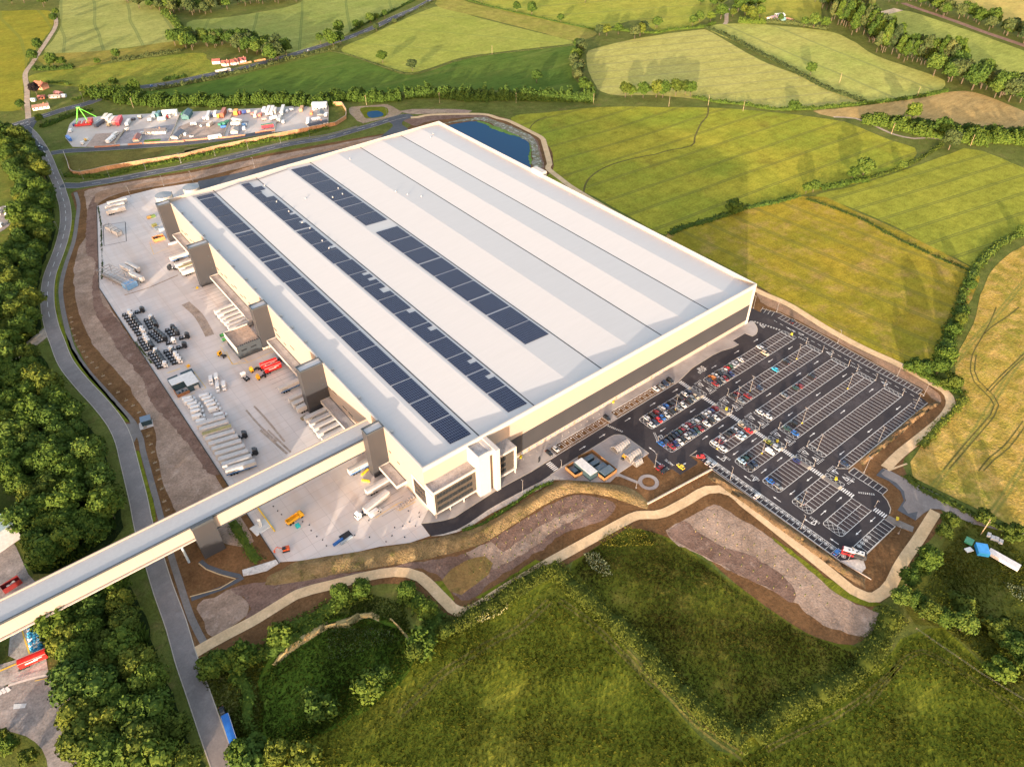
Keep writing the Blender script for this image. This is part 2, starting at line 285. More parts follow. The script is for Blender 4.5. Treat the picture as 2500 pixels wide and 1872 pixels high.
land('mulch', QP('f','930,690 1100,620 1180,680 1300,600 1500,470 1700,400 1750,390 1740,420 1560,520 1400,640 1250,730 1120,800 1060,760 960,720'), mulch, .12, 2.2, .28)
land('soil', QP('f','770,870 830,800 930,740 1060,710 1110,760 1080,830 1000,890 900,970 830,950'), earth('soil_orange', (.26,.15,.055), (.18,.13,.045), (.13,.12,.03), **mul), .13, 3, .25)
land('field', QP('f','720,880 770,880 830,960 860,1000 840,1010 760,940'), mead_a, .14, 3, .2)
land('field', QP('f','1000,990 1150,900 1400,740 1450,745 1250,880 1040,1000'), mead_a, .14, 3, .2)
land('mulch', QP(27,'290,335 420,260 560,190 680,250 830,345 980,450 1130,575 1300,715 1430,770 1480,800 1460,860 1420,925 1300,905 1170,860 1020,750 900,675 760,610 600,530 460,460 340,400'), mulch, .1, 2.2, .28)
land('mulch', QP(27,'300,345 400,280 450,330 600,420 760,470 880,540 960,600 1020,700 1000,740 880,665 740,600 600,525 460,455 350,395'), mulch2, .12, 2.2, .28)
land('field', QP(27,'880,370 960,420 1100,530 1250,640 1380,720 1500,740 1420,760 1280,710 1120,580 980,460'), mead_a, .14, 3, .3)
for s in ('g:700,310 900,420 1160,580 1400,710 1640,820 1840,945 1920,1010 1910,1060 1860,1020 1790,960 1640,880 1400,740 1160,610 900,470 760,410 700,360',):
    land('mulch', QP('g', s[2:]), mulch3, .1, 2.2, .28)
land('soil', QP(25,'20,300 100,260 300,230 500,225 900,220 1120,230 1250,300 1500,410 1750,520 1850,600 1900,800 1930,950 1800,960 1840,800 1820,640 1600,480 1300,330 1100,270 900,260 560,290 300,330 200,380'), mulch2, .1, 4, .3)
land('soil', QP(25,'-20,180 150,150 400,150 700,150 960,175 900,200 500,205 300,215 100,215'), earth('spoil', (.36,.28,.19), (.27,.19,.15), (.15,.10,.08), **mul), .1, 4, .4)
land('gravel', QP(25,'560,345 800,290 1050,262 1180,275 1450,370 1700,480 1800,560 1850,700 1900,930 1780,940 1760,720 1700,590 1400,450 1150,320 980,300 700,330'), earth('pond_bank', (.17,.15,.08), (.22,.20,.16), (.42,.44,.38), .12, 1.5, .8, .3, f3=(.52,.62)), .13, 3, .4)
wm = NT('pond_water'); wm.fin((.010,.062,.135), .5, wm.noise(wm.pos(), .6, 3), .08, .1); wm.b.inputs['Specular IOR Level'].default_value = .03
pond = [Q(25,*p) for p in ((640,365),(850,328),(1000,318),(1120,335),(1200,372),(1450,465),(1620,540),(1710,590),(1730,640),(1735,780),(1748,930))]
struct(MB().sheet(resample(pond, 4, False, .3)+[(238,205),(230,215),(229,300),(232,330),(245,340)], .16).build('pond_water', wm.m))
lily = earth('pond_weed', (.12,.20,.04), (.16,.26,.06), None, .2, 2, .5)
land('field', QP(25,'1000,312 1120,322 1210,360 1450,455 1640,545 1560,520 1440,490 1200,402 1190,380 1110,350'), lily, .165, 2, .5)
land('field', QP(25,'1728,600 1750,640 1752,900 1730,890 1712,800 1730,700'), lily, .165, 2, .5)
# small far pond
land('soil', QP('b','145,730 300,712 400,705 480,745 495,768 380,800 240,830 185,800'), earth('spoil2', (.33,.25,.17), (.27,.2,.13), (.2,.17,.07), **mul), .1, 4, .3)
land('field', QP('b','225,730 390,725 405,775 380,790 260,800 240,775'), mead_a, .13, 4, .3)
land('pond_water', QP('b','270,758 330,748 372,765 368,785 300,797 272,785'), wm.m, .15, 3, 0)
# ------------------------------------------------------------------ roads
tar_old = earth('road_asphalt', (.245,.212,.195), (.20,.175,.163), (.28,.25,.23), .08, 1.5, .3, .05, grain=.4)
tar_new = earth('dark_asphalt', (.052,.046,.048), (.043,.039,.042), (.075,.065,.064), .03, 1.2, .25, .04, grain=.35)
tar_mid = earth('mid_asphalt', (.10,.105,.115), (.08,.085,.095), (.12,.12,.125), .04, 1.2, .3, .05, grain=.4)
foot = earth('footway_asphalt', (.20,.175,.155), (.16,.145,.135), None, .06, 1, .3, .05, grain=.5)
kerbm = plain('kerb_concrete', (.42,.36,.29), .85)
white = plain('road_paint', (.70,.68,.64), .7, var=.06)
yellowp = plain('yellow_paint', (.75,.48,.06), .7)
paths = {}
def road(name, pts, wd, mat, z, kerb=0, step=5, sm=True, hh=.06):
    c = resample(pts, step, False, 0, sm); struct(ribbon(c, wd, z, MB()).build(name, mat))
    if kerb:
        for sgn in (-1, 1):
            b = MB(); ribbon(c, .35, z+hh, b, 0, sgn*(wd/2+.1) if not callable(wd) else 0); struct(b.build('kerb', kerbm))
    return c
west = QP('p','62,312 78,326 92,344 107,368 120,395 132,426 143,450 151,476 158,500 161,529 160,550 158,563 150,595 139,627 129,652 121,676 117,700 116,725 117,750 121,774 128,803 139,832 161,886 199,935 246,986 283,1034 302,1075 311,1110 322,1154 339,1223 352,1287 380,1377 400,1441 431,1526 452,1600 487,1700 522,1801 552,1885 575,1960')
wl = road('road', west, 7.2, tar_old, .16, 1)
b = MB(); mk = wl
for i in range(6, 60, 2): ribbon(wl[i:i+2], .22, .18, b)
struct(b.build('road_markings', white))
road('footway', QP('p','184,470 192,500 188,540 180,590 160,650 149,700 152,745 166,810 180,855 213,905 253,950 297,1000 326,1032 345,1075 349,1100 364,1155 382,1222 400,1290 417,1353 438,1420 468,1510 500,1572'), 2.6, foot, .15)
road('footway', QP('p','166,488 172,520 165,560'), .1, foot, .14)
land('footway', QP('e','1290,1370 1310,1340 1370,1280 1410,1310 1330,1385 1310,1385'), foot, .17, 0)
land('footway', QP('d','820,1478 885,1475 935,1480 945,1520 905,1600 880,1580 860,1530'), foot, .155, 0)
land('field', QP('d','478,90 500,110 488,200 430,350 395,470 380,620 400,760 450,880 520,1020 640,1180 790,1350 880,1465 810,1462 700,1330 600,1200 480,1020 410,880 372,740 366,600 385,430 450,250 470,180'), mead_a, .15, 4, .1)
land('field', QP('e','890,0 935,0 985,180 1030,330 1052,470 1010,490 960,260'), mead_a, .15, 4, .1)
road('dirt_track', QP('p','10,900 45,865 90,830 125,800'), 8, earth('gravel_track', (.36,.30,.24), (.28,.24,.19), None, .08, 1, .5), .15, 0)
aroad = QP('p','-80,338 0,317 45,303 87,290 122,279 156,268 217,252 250,238 290,222 348,213 400,206 453,196 507,184 580,170 634,156 707,136 760,120 840,96 909,69 963,43 1017,20 1054,0 1085,-20')
al = road('road', aroad, 10.5, tar_mid, .17, 1, 8)
b = MB(); [ribbon(al[i:i+2], .4, .2, b) for i in range(4, len(al)-2, 3)]; struct(b.build('road_markings', white))
land('road', QP('a','100,830 200,800 260,800 235,840 215,900 260,960 330,1010 250,1020 150,950 90,920 90,870'), tar_mid, .165, 4)
b = MB(); ribbon(resample(QP('a','100,925 130,910 145,885 130,865'), 3, False), 1.6, .2, b); struct(b.build('road_markings', white))
b = MB()
for p in QP('a','120,850 150,835 180,825 160,855 190,842 150,940 175,950 200,960 185,930'): b.box(-1.8,1.8,-.25,.25,.19,.2,0,.4,p)
struct(b.build('road_markings', white))
road('country_lane', QP('p','69,290 69,279 66,250 66,217 62,181 78,156 95,130 109,109 124,86 134,69 137,52 128,30'), 5, earth('lane', (.40,.30,.22), (.33,.27,.20), None, .05, 1), .15)
road('road', QP('a','345,1035 400,1025 470,1018 650,1008 1000,985 1300,962 1600,925 1830,887'), 8.5, tar_mid, .16, 1, 6)
nl = road('road', QP('p','150,453 190,454 225,449 300,437 380,421 470,405 557,387 652,364 725,349 800,337 872,317 920,303 960,290 990,283'), 9.0, tar_mid, .17, 1, 6)
b = MB(); [ribbon(nl[i:i+2], .25, .2, b) for i in range(3, len(nl)-3, 2)]; struct(b.build('road_markings', white))
struct(ribbon(resample(QP('p','196,447 300,430 380,415 430,407 470,396 500,393 557,379 652,357 725,341 800,329 872,309'),6,False), 1.8, .19, MB()).build('footway', foot))
land('road', QP('b','400,812 490,780 540,770 580,790 520,810 500,840 545,880 480,930 360,930 440,850'), tar_mid, .18, 3)
land('road', QP('p','484,443 560,428 620,413 700,391 780,374 840,362 900,352 940,345 960,360 980,420 700,520 480,470'), tar_mid, .15, 0)
b = MB()
for i in range(26):
    x = 33+i*3.6; b.box(x-.12, x+.12, 352, 366, .17, .19)
b.box(30,128,351.8,352.1,.17,.19); struct(b.build('bay_markings', white))
# sandy footpaths
sand = earth('sandy_path', (.62,.435,.25), (.54,.38,.215), (.70,.50,.31), .1, 1.2, .3, .05, grain=.5)
road('sandy_path', QP('p','478,1592 507,1575 560,1546 616,1517 670,1484 725,1451 762,1439 800,1430 872,1412 930,1400 963,1396 996,1398 1025,1408 1040,1420 1054,1433 1072,1452 1090,1470 1103,1484 1118,1492 1137,1494 1162,1484 1235,1437 1290,1404 1343,1372 1415,1332 1488,1292 1525,1272 1557,1258 1600,1257 1622,1252 1650,1238 1683,1220 1710,1203 1727,1196 1755,1194 1783,1202 1800,1214 1814,1228 1870,1272 1958,1342 2045,1412 2080,1440 2102,1451 2120,1458 2138,1458 2160,1444 2176,1425 2193,1389 2215,1354 2240,1319 2262,1284 2284,1249'), 4.6, sand, .2, 0, 3)
road('sandy_path', QP('p','2162,1143 2180,1124 2198,1107 2252,1064 2290,1033 2310,1011 2319,996 2321,984 2317,968 2306,955 2267,932 2194,890 2107,850 2020,803 1926,745 1846,709 1700,630 1500,520 1400,460 1370,438 1338,412 1342,402 1337,380 1329,352 1322,337 1289,319 1240,295 1217,290 1190,281 1150,279 1054,281 1020,287 1003,288'), 4.6, sand, .2, 0, 4)
land('road', QP(26,'85,128 120,93 160,108 240,150 420,235 600,340 700,385 1000,470 1000,500 700,410 590,385 500,345 420,308 370,305 330,330 290,365 200,312 240,262 215,205 150,155'), tar_old, .19, 0)
land('road', QP(26,'83,130 115,95 130,103 110,120 125,135 190,170 230,215 236,265 222,290 250,330 300,320 290,367 195,312 228,262 210,212 150,160'), tar_mid, .2, 0)
land('footway', QP('g','1560,1510 1690,1465 1700,1472 1575,1520'), sand, .21, 0)
# railway top right
road('railway', QP('p','2205,8 2230,18 2325,50 2400,78 2500,112 2600,150'), 9, earth('ballast', (.28,.17,.12), (.22,.14,.11), None, .1, 1), .15, 0, 10)
# ------------------------------------------------------------------ lorry yard
def slab_mat(name, c1, c2, mort, bw, bh, rot=0, stain=(.30,.21,.14), sa=.5):
    n = NT(name); p = n.pos(rot); br = n.n('ShaderNodeTexBrick'); br.offset = 0; br.inputs['Scale'].default_value = 1
    br.inputs['Brick Width'].default_value = bw; br.inputs['Row Height'].default_value = bh; br.inputs['Mortar Size'].default_value = .07; br.inputs['Mortar Smooth'].default_value = .3
    for i, c in ((1,c1),(2,c2),(3,mort)): br.inputs[i].default_value = (*c, 1)
    n.l(p, br.inputs[0]); c = br.outputs[0]
    f = n.math('MULTIPLY', n.ramp(n.noise(n.pos(.1,(1,.12,1)), .11, 5, .6), .46, .66), sa); c = n.mix(f, c, stain)
    f = n.math('MULTIPLY', n.ramp(n.noise(n.pos(0,(.25,1,1)), .18, 5, .65), .52, .75), sa*.8); c = n.mix(f, c, tuple(x*.62 for x in c1))
    f = n.ramp(n.noise(n.pos(), .05, 4), .35, .7); c = n.mix(n.math('MULTIPLY', f, .6), c, (.50,.46,.42))
    g = n.noise(n.pos(), 2.2, 2); return n.fin(c, .8, g, .15, .05)
conc = slab_mat('yard_concrete', (.57,.515,.48), (.50,.455,.43), (.30,.26,.235), 12, 5.2, 0, (.42,.31,.23), .5)
yard = [(-63,15),(-63,282)] + QP('p','237,504 300,481 380,461 450,450 486,446') + [(34,372),(20,317.6),(.0,318),(0,-3.9),(-6.3,-4.2)] + QP('p','1050,1308 1000,1325 927,1334 860,1350 800,1357 740,1368 683,1372')
struct(MB().prism(yard[::-1], -.5, .14).build('yard_concrete', conc))
b = MB()
dark_strip = plain('boundary_edging', (.05,.05,.045), .9)
b.box(-63.35,-63,15,282,-.1,.45); b2 = Q('p',237,504)
b.add([(-63.35,282,.45),(-63,282,.45),(b2[0],b2[1],.45),(b2[0]-.35,b2[1],.45)], [(0,1,2,3)]); struct(b.build('yard_kerb', dark_strip))
# tyre tracks, oil lines and yellow markings in the yard
b = MB(); yl = lambda pts, wd=.25: ribbon([tuple(p) for p in pts], wd, .165, b)
yl(QP(24,'30,870 190,850 440,740')); yl(QP(24,'30,870 -30,740')); yl(QP(24,'190,850 150,810'))
yl(QP(10,'1830,860 2060,1180')); yl(QP(10,'2060,1180 2210,1120')); yl(QP(10,'1850,820 1960,760')); yl(QP(10,'860,1335 1110,1245')); yl(QP(10,'1200,1190 1380,1420'))
yl(QP(29,'210,1175 690,960')); yl(QP(29,'130,930 210,1175')); yl(QP(23,'-20,1130 270,940')); yl(QP(23,'270,940 500,845')); yl(QP(23,'270,1020 310,1030 530,905'))
yl(QP(23,'270,940 280,1030')); yl(QP(30,'0,790 400,640')); yl(QP(11,'80,80 300,10')); yl(QP(11,'240,560 560,440')); yl(QP(11,'500,0 760,350')); yl(QP(11,'760,350 690,380'))
struct(b.build('yard_markings', yellowp))
b = MB()
for (k, s, wd) in ((24,'170,1330 300,1480 480,1650',1.0),(24,'250,1290 380,1430 560,1650',1.0),('d','840,610 1000,560 1200,475',1.2),(10,'1200,80 1420,280 1560,500 1640,660',5),(12,'640,0 1000,320',1.2),(12,'740,0 1050,300',1.0)):
    ribbon(resample(QP(k, s), 3, False), wd, .15, b)
struct(b.build('yard_stains', earth('tyre_stain', (.30,.235,.18), (.33,.27,.225), (.38,.34,.30), .2, 1, .2, .05)))
b = MB()
ys = [y for y in list(range(196,247,4)) + list(range(100,144,4)) + list(range(262,300,4)) + list(range(64,88,4)) + [26,22,18,14,10]]
for y in ys: b.box(-17.5,-4,y-.1,y+.1,.15,.17)
struct(b.build('bay_markings', plain('worn_paint', (.17,.16,.15), .8)))
# ------------------------------------------------------------------ car park
Z0 = .17
apron = QP(23,'600,1205 750,1190 900,1165 1050,1120 1250,990 1400,895 1600,765')
south = QP(23,'2208,640 2000,745 1700,905 1500,1020 1250,1195 1080,1290 900,1345 735,1372')
ap = apron+[(50,-10.9),(150,-10),(222.4,-.3),(222.6,25),(236,25),(237.6,1.6),(241.3,3.4),(245.4,-5.9),(246,-32.5),(244,-94.7),(239.7,-95),(237.2,-101.2),(165.5,-101.6),(163.2,-103),(167.8,-102.8),(167.6,-119.5),(163,-119.7),(161.6,-123),(158.6,-126.4),(155.6,-127.6),(151.4,-127.8),(151.1,-132.7),(125.5,-133),(122.2,-133.4),(117.4,-128),(116.9,-96),(116.3,-62.2)]
ap += QP(5,'1180,410 1060,395 1200,505 1190,540 890,730 750,630 700,640 585,722 300,400 335,350 0,105') + QP(9,'1740,830 1650,770 1560,752 1480,758 1400,795 520,1340') + south
struct(MB().prism(ap, -.3, Z0).build('car_park_asphalt', tar_new))
ROWS = [(-17.3,-26.6,114,109),(-33.9,-43.5,109.5,109),(-50,-59.5,128,128),(-65.3,-75,128,128),(-81,-90.5,128,128),(-96.7,-106.3,128,128),(-112.4,-121.8,128,128)]
bayt = earth('bay_asphalt', (.072,.057,.055), (.060,.048,.048), (.085,.070,.066), .1, 1.2, .2, .03, grain=.35)
b = MB()
for i, (t, o, xw, _) in enumerate(ROWS):
    b.box(xw+4,150.8,o,t,Z0,Z0+.012)
    if i < 5: b.box(165.5,230.5,o,t,Z0,Z0+.012)
b.box(165.5,236.5,-101,-96.3,Z0,Z0+.012); b.box(241,245.6,-94.6,-6,Z0,Z0+.012)
struct(b.build('parking_bays', bayt))
b = MB()
for (x0,x1,y0,y1) in ((129,150,-65,-59.8),(160,182,-11,-16.8),(196,214,-27,-33),(170,200,-64.9,-59.8),(190,232,-80,-75.6),(128,150,-80.5,-75.6),(205,232,-48,-44),(168,186,-90.8,-96)):
    b.box(x0,x1,min(y0,y1),max(y0,y1),Z0,Z0+.008)
struct(b.build('asphalt_patches', tar_mid if False else earth('asphalt_lift', (.066,.058,.06), (.055,.05,.054), None, .1, 1, .2, .04)))
ML = MB(); ZM = Z0+.03
def ln(x0, y0, x1, y1, wd=.15, z=ZM):
    dx, dy = x1-x0, y1-y0; l = math.hypot(dx,dy) or 1; nx, ny = -dy/l*wd/2, dx/l*wd/2
    ML.add([(x0+nx,y0+ny,z),(x0-nx,y0-ny,z),(x1-nx,y1-ny,z),(x1+nx,y1+ny,z)], [(0,1,2,3)])
def poly(pts, closed=True):
    for i in range(len(pts)-(0 if closed else 1)): ln(*pts[i], *pts[(i+1)%len(pts)])
def hatch(x0, x1, y0, y1, r=1.2, step=2.5):
    """rounded island outline filled with crossed diagonals"""
    pts = []
    for cx, cy, a0 in ((x1-r,y1-r,0),(x0+r,y1-r,90),(x0+r,y0+r,180),(x1-r,y0+r,270)):
        pts += [(cx+r*math.cos(R(a0+k*30)), cy+r*math.sin(R(a0+k*30))) for k in range(4)]
    poly(pts)
    w_, h_ = x1-x0, y1-y0
    for s in (1,-1):
        k = -h_+step/2
        while k < w_:
            a = max(0,k); c = min(w_,k+h_)
            if c-a > .3:
                ya, yc = (a-k, c-k); p = (x0+a, (y0+ya) if s > 0 else (y1-ya)); q = (x0+c, (y0+yc) if s > 0 else (y1-yc)); ln(*p,*q,.11)
            k += step
def arrow(x, y, a, L=4.2):
    c, s = math.cos(a), math.sin(a)
    P = [(-L/2,-.13),(L/2-1.4,-.13),(L/2-1.4,-.5),(L/2,0),(L/2-1.4,.5),(L/2-1.4,.13),(-L/2,.13)]
    ML.sheet([(x+u*c-v*s, y+u*s+v*c) for u,v in P], ZM)
def tri(x, y, a, L=3.2):
    c, s = math.cos(a), math.sin(a)
    P = [(-L/2,-.9),(L/2,0),(-L/2,.9)]; P = [(x+u*c-v*s, y+u*s+v*c) for u,v in P]
    for i in range(3): ln(*P[i],*P[(i+1)%3],.32)
def dashes(x0,y0,x1,y1,n,wd=.3,off=.7):
    for j in (0,1):
        for i in range(n):
            a, c = (i+.1)/n, (i+.65)/n; dx, dy = x1-x0, y1-y0; l = math.hypot(dx,dy); ox, oy = -dy/l*off*j, dx/l*off*j
            ln(x0+dx*a+ox, y0+dy*a+oy, x0+dx*c+ox, y0+dy*c+oy, wd)
for i, (t, o, xw, _) in enumerate(ROWS):
    mid = (t+o)/2
    spans = [(xw+4.2,150.8)]+([(165.5,230.3)] if i < 5 else [])
    for (x0,x1) in spans:
        ln(x0-2,t,x1+.5,t,.2); ln(x0-2,o,x1+.5,o,.2)
        if i != 4 and not(i == 2 and x0 > 160 and False): ln(x0,mid,x1,mid,.2)
        n = round((x1-x0)/2.4)
        for k in range(n+1): x = x0+(x1-x0)*k/n; ln(x,o,x,t)
    hatch(xw, xw+3.9, o, t, 1.6)
    if i < 5: hatch(162.6,165.3,o,t,1.0); hatch(230.5,233.1,o,t,1.0)
    if i < 6:                                   # crossing walk on the row, give-way gap beside it
        hatch(153.2,155.6,o+.2,t-.2,.9)
        for yy, d in ((t-2.4,-PI/2),(o+2.4,PI/2)): tri(159, yy, d, 3.0)
        ln(157.2,t-.8,157.2,mid+.6); ln(161,o+.8,161,mid-.6); dashes(156.5,t,162,t,5,.25,.6); dashes(162,o,156.5,o,5,.25,.6)
for i in range(7):                              # zebra stripes between the rows
    y1 = -10.6 if i == 0 else ROWS[i-1][1]; y0 = ROWS[i][0]; n = 6
    for k in range(n): y = y0+(y1-y0)*(k+.2)/n; ML.box(151,153.4,y,y+(y1-y0)/n*.52,ZM-.004,ZM)
for k in range(6): y = -127.6+(5.8)*(k+.2)/6; ML.box(151.6,154.2,y,y+.5,ZM-.004,ZM)
for k in range(6): y = -17.3+6.2*(k+.15)/6; ML.box(58.4,61.2,y,y+.55,ZM-.004,ZM)
ln(165.5,-96.2,231,-96.2,.2); ln(163.5,-99,165,-101.5); ln(165,-101.5,237,-101.2,.25)
for k in range(30): x = 165.5+k*2.4; ln(x,-96.2,x,-101.2)
ln(128,-127.6,151,-127.6,.2); ln(125.6,-132.8,151,-132.8,.2)
for k in range(11): x = 127.5+k*2.36; ln(x,-127.6,x,-132.8)
ln(121.3,-62,121.6,-127.8,.2); ln(117,-62,117.3,-128,.2); ln(121.2,-53,121.3,-62,.2); ln(116.8,-53,121.2,-53)
def ring(x, y, r=.85):
    pts = [(x+r*math.cos(k*PI/5), y+r*math.sin(k*PI/5)) for k in range(10)]; poly(pts); ln(x-.3,y-.45,x-.1,y+.5,.3); ln(x+.3,y-.3,x+.2,y+.4,.3)
for k in range(28):
    y = -53-k*2.72
    if y < -128: break
    ln(116.9,y,121.3,y)
    if k > 0: ring(120.3, y-1.36)
for k in range(4): ring(130+k*2.4-.1,-128.9)
ln(241,-8,240.2,-95,.2)
for k in range(37): y = -8.5-k*2.36; ln(240.9-k*.02,y,245.5-k*.03,y)
for (x,y) in ((239.9,1.2),(239.9,-1.2),(240.6,-3.6),(241,-6)): ln(x-1.3,y+1.6,x+3.5,y+3)
ln(163.4,-103,163.6,-119.6,.2); [ln(163.4,-103-k*2.4,167.7,-103-k*2.4) for k in range(8)]
for k in range(22): ln(237,-8-k*4.2,236.8,-10.4-k*4.2,.2)
for i in range(4):
    if i % 2 == 0: dashes(234,ROWS[i][1],234.2,ROWS[i+1][0],6,.25,.6)
dashes(226.7,-1.5,231.5,-16.8,10,.35,.7); dashes(113,-28.5,110.2,-33.5,7,.3,.7); dashes(127,-60,127,-64,5,.3,.7); dashes(127,-75.8,127,-80.5,6,.3,.7); dashes(127,-107,127,-112,6,.3,.7); dashes(98.8,-11,101.5,-19,9,.3,.6)
dashes(155.8,-112.6,160.5,-118,8,.3,.6)
for k,(x,y,a) in enumerate([(110,-14,0),(128,-14,0),(145,-14,0),(176,-14,0),(196,-13.5,0),(213,-13.5,0),(118,-30,PI),(140,-30,PI),(176,-30,PI),(204,-30,PI),(222,-30,PI),(130,-46.6,0),(142,-46.6,0),(180,-46.6,0),(206,-46.6,0),(222,-46.6,0),(133,-62.5,PI),(147,-62.5,PI),(176,-62.5,PI),(200,-62.5,PI),(224,-62.5,PI),(134,-78,0),(146,-78,0),(172,-78,0),(198,-78,0),(224,-78,0),(133,-94,PI),(146,-94,PI),(172,-94,PI),(196,-94,PI),(222,-94,PI),(134,-109.3,0),(146,-109.3,0),(136,-124.8,PI),(147,-124.8,PI),(124.5,-60,PI/2),(124.5,-76,PI/2),(124.5,-92,PI/2),(124.5,-108,PI/2),(124,-121,PI/2),(104,-36,PI/2),(100,-44,-PI/2),(108,-52,0),(160,-106,-PI/2),(79,-14.4,0),(92,-14.4,0),(160,-98,PI),(238,-26,-PI/2)]): arrow(x,y,a)
for (x,y,a) in ((227,-7,PI*.5),(234.5,-46,PI/2),(234.5,-79,PI/2),(113.5,-33.5,-PI*.6),(126,-61.5,0),(126.5,-110,0),(126.5,-78.5,PI)): tri(x,y,a)
# disabled bays along the building
for (a0, n) in ((66.6,9),(107,11)):
    for k in range(n):
        x = a0+k*3.75; ln(x,-4.8,x,-8.8); ln(x+2.4,-4.8,x+2.4,-8.8); ln(x,-8.8,x+3.75,-8.8)
        for j in range(4): ln(x+2.4,-4.9-j*1.1,x+3.75,-4.9-j*1.1,.09)
        for j in range(4): ln(x+j*.95,-8.8,x+j*.95,-10.3,.09)
        pts = [(x+1.2+.42*math.cos(q*PI/4), -6+.42*math.sin(q*PI/4)) for q in range(8)]; ML.sheet(pts, ZM-.002)
    ln(a0,-4.8,a0+n*3.75,-4.8); ln(a0-1,-10.3,a0+n*3.75,-10.3,.2)
ML2 = ML
struct(ML.build('car_park_markings', white))
def text_mesh(nm, cu, mt):
    t = bpy.data.objects.new('tmp', cu); COL.objects.link(t); bpy.context.view_layer.update(); me = bpy.data.meshes.new_from_object(t.evaluated_get(bpy.context.evaluated_depsgraph_get())); bpy.data.objects.remove(t)
    me.materials.clear(); me.materials.append(mt); o = bpy.data.objects.new(nm, me); COL.objects.link(o); return o
def ground_text(s, x, y, size, rot):
    cu = bpy.data.curves.new('road_lettering', 'FONT'); cu.body = s; cu.size = size; cu.extrude = .005; cu.align_x = 'CENTER'
    o = text_mesh('road_lettering', cu, white); o.location = (x,y,Z0+.035); o.rotation_euler = (0,0,rot); struct(o)
ground_text('BUS', 169.5, -11.0, 2.6, PI*0); ground_text('STOP', 168.5, -13.2, 2.6, 0); ground_text('SLOW', 103.4, -47.0, 1.8, -PI/2); ground_text('SLOW', 237.5, -20, 1.8, PI/2)

# paving with real kerbs
pave = slab_mat('block_paving', (.245,.215,.205), (.215,.19,.185), (.17,.15,.145), 3.2, 1.6, .2, (.17,.15,.14), .3)
npv = [(-5.9,-4)]+apron+[(50,-10.8),(66,-10.55),(66.2,-4.7),(101,-4.7),(101.2,-10.5),(106.6,-10.5),(106.8,-4.7),(148.2,-4.7),(148.5,-10.5),(150.8,-10.5),(165.6,-7.4),(183.4,-7),(190,-7.6),(197,-9.6),(202.3,-9.9),(202.5,-5.5),(213.5,-5.5),(214.3,-10),(217.5,-10),(220.2,-8.9),(222.5,-7.2),(223.9,-5.7),(225.6,-3),(226.7,-.8),(225.9,.2),(222.4,-.05),(0,-.05)]
struct(MB().prism(npv, -.2, .30).build('pavement', pave))
kb = MB(); ribbon(apron+[(50,-10.8),(62,-10.6)], .4, .315, kb); ribbon([(148.5,-10.5),(150.8,-10.5),(165.6,-7.4),(183.4,-7),(190,-7.6),(197,-9.6),(202.3,-9.9)], .4, .315, kb); ribbon([(214.3,-10),(217.5,-10),(220.2,-8.9),(222.5,-7.2),(223.9,-5.7),(225.6,-3),(226.7,-.8)], .4, .315, kb)
ribbon([(241.3,3.5),(245.7,-5.9),(246.2,-32.5),(244.3,-94.8),(239.8,-95)], .4, .32, kb); ribbon([(234,-95.2),(237.3,-101.3),(201,-101.6),(165.4,-101.7),(161.8,-98.5),(161.6,-97)], .4, .32, kb)
ribbon([(163.3,-102.9),(168,-102.7),(167.8,-119.5)], .4, .32, kb); ribbon([(163,-119.8),(161.6,-123),(158.6,-126.4),(155.6,-127.6)], .4, .32, kb); ribbon([(151.2,-132.9),(125.5,-133.2)], .3, .32, kb)
ribbon(QP(5,'1180,410 1060,395 1190,300'), .4, .32, kb)
struct(kb.build('kerb', kerbm))
spv = QP(9,'520,1335 1395,790 1480,752 1560,747 1650,765 1740,825 2095,1085 1560,1440 1600,1500 1500,1500 1400,1600 800,1600 330,1475 440,1385')
struct(MB().prism(spv, -.2, .28).build('pavement', pave))
b = MB(); ribbon(QP(9,'320,1478 520,1337 1395,792 1480,754 1560,749 1650,767 1740,827 2095,1087'), .4, .295, b); struct(b.build('kerb', kerbm))
struct(MB().prism(QP(9,'320,1478 430,1400 600,1480 700,1560 400,1560')+QP(23,'2208,735 2000,830 1700,985 1500,1090 1250,1250 1080,1320 900,1365 735,1374 900,1345 1080,1290 1250,1195 1500,1020 1700,905 2000,745 2208,640'), -.2, .24).build('footway', earth('pale_footway', (.46,.40,.34), (.40,.35,.30), None, .1, 1, .2, .04)))
for i, (t, o, xw, _) in enumerate(ROWS[:6]):
    b = MB(); b.box(150.9,153.1,o,t,-.1,.28); struct(b.build('pavement', foot))
    b = MB(); b.box(150.9,153.1,t-1.1,t+.05,.2,.3); b.box(150.9,153.1,o-.05,o+1.1,.2,.3); struct(b.build('tactile_paving', plain('tactile_buff', (.60,.48,.33), .85)))
struct(MB().prism([(152,-134.2),(151.2,-128.2),(154.4,-127.8),(157,-138),(154,-139)], -.1, .26).build('footway', foot))
struct(MB().prism([(117.4,-128.2),(125.4,-133.4),(122.2,-136.6),(118.2,-136.8)], -.1, .25).build('loading_pad', earth('pale_pad', (.48,.43,.38), (.42,.38,.34), None, .2, 1, .2, .03)))
for s in ('1200,1190 1240,1210 300,1260',): pass
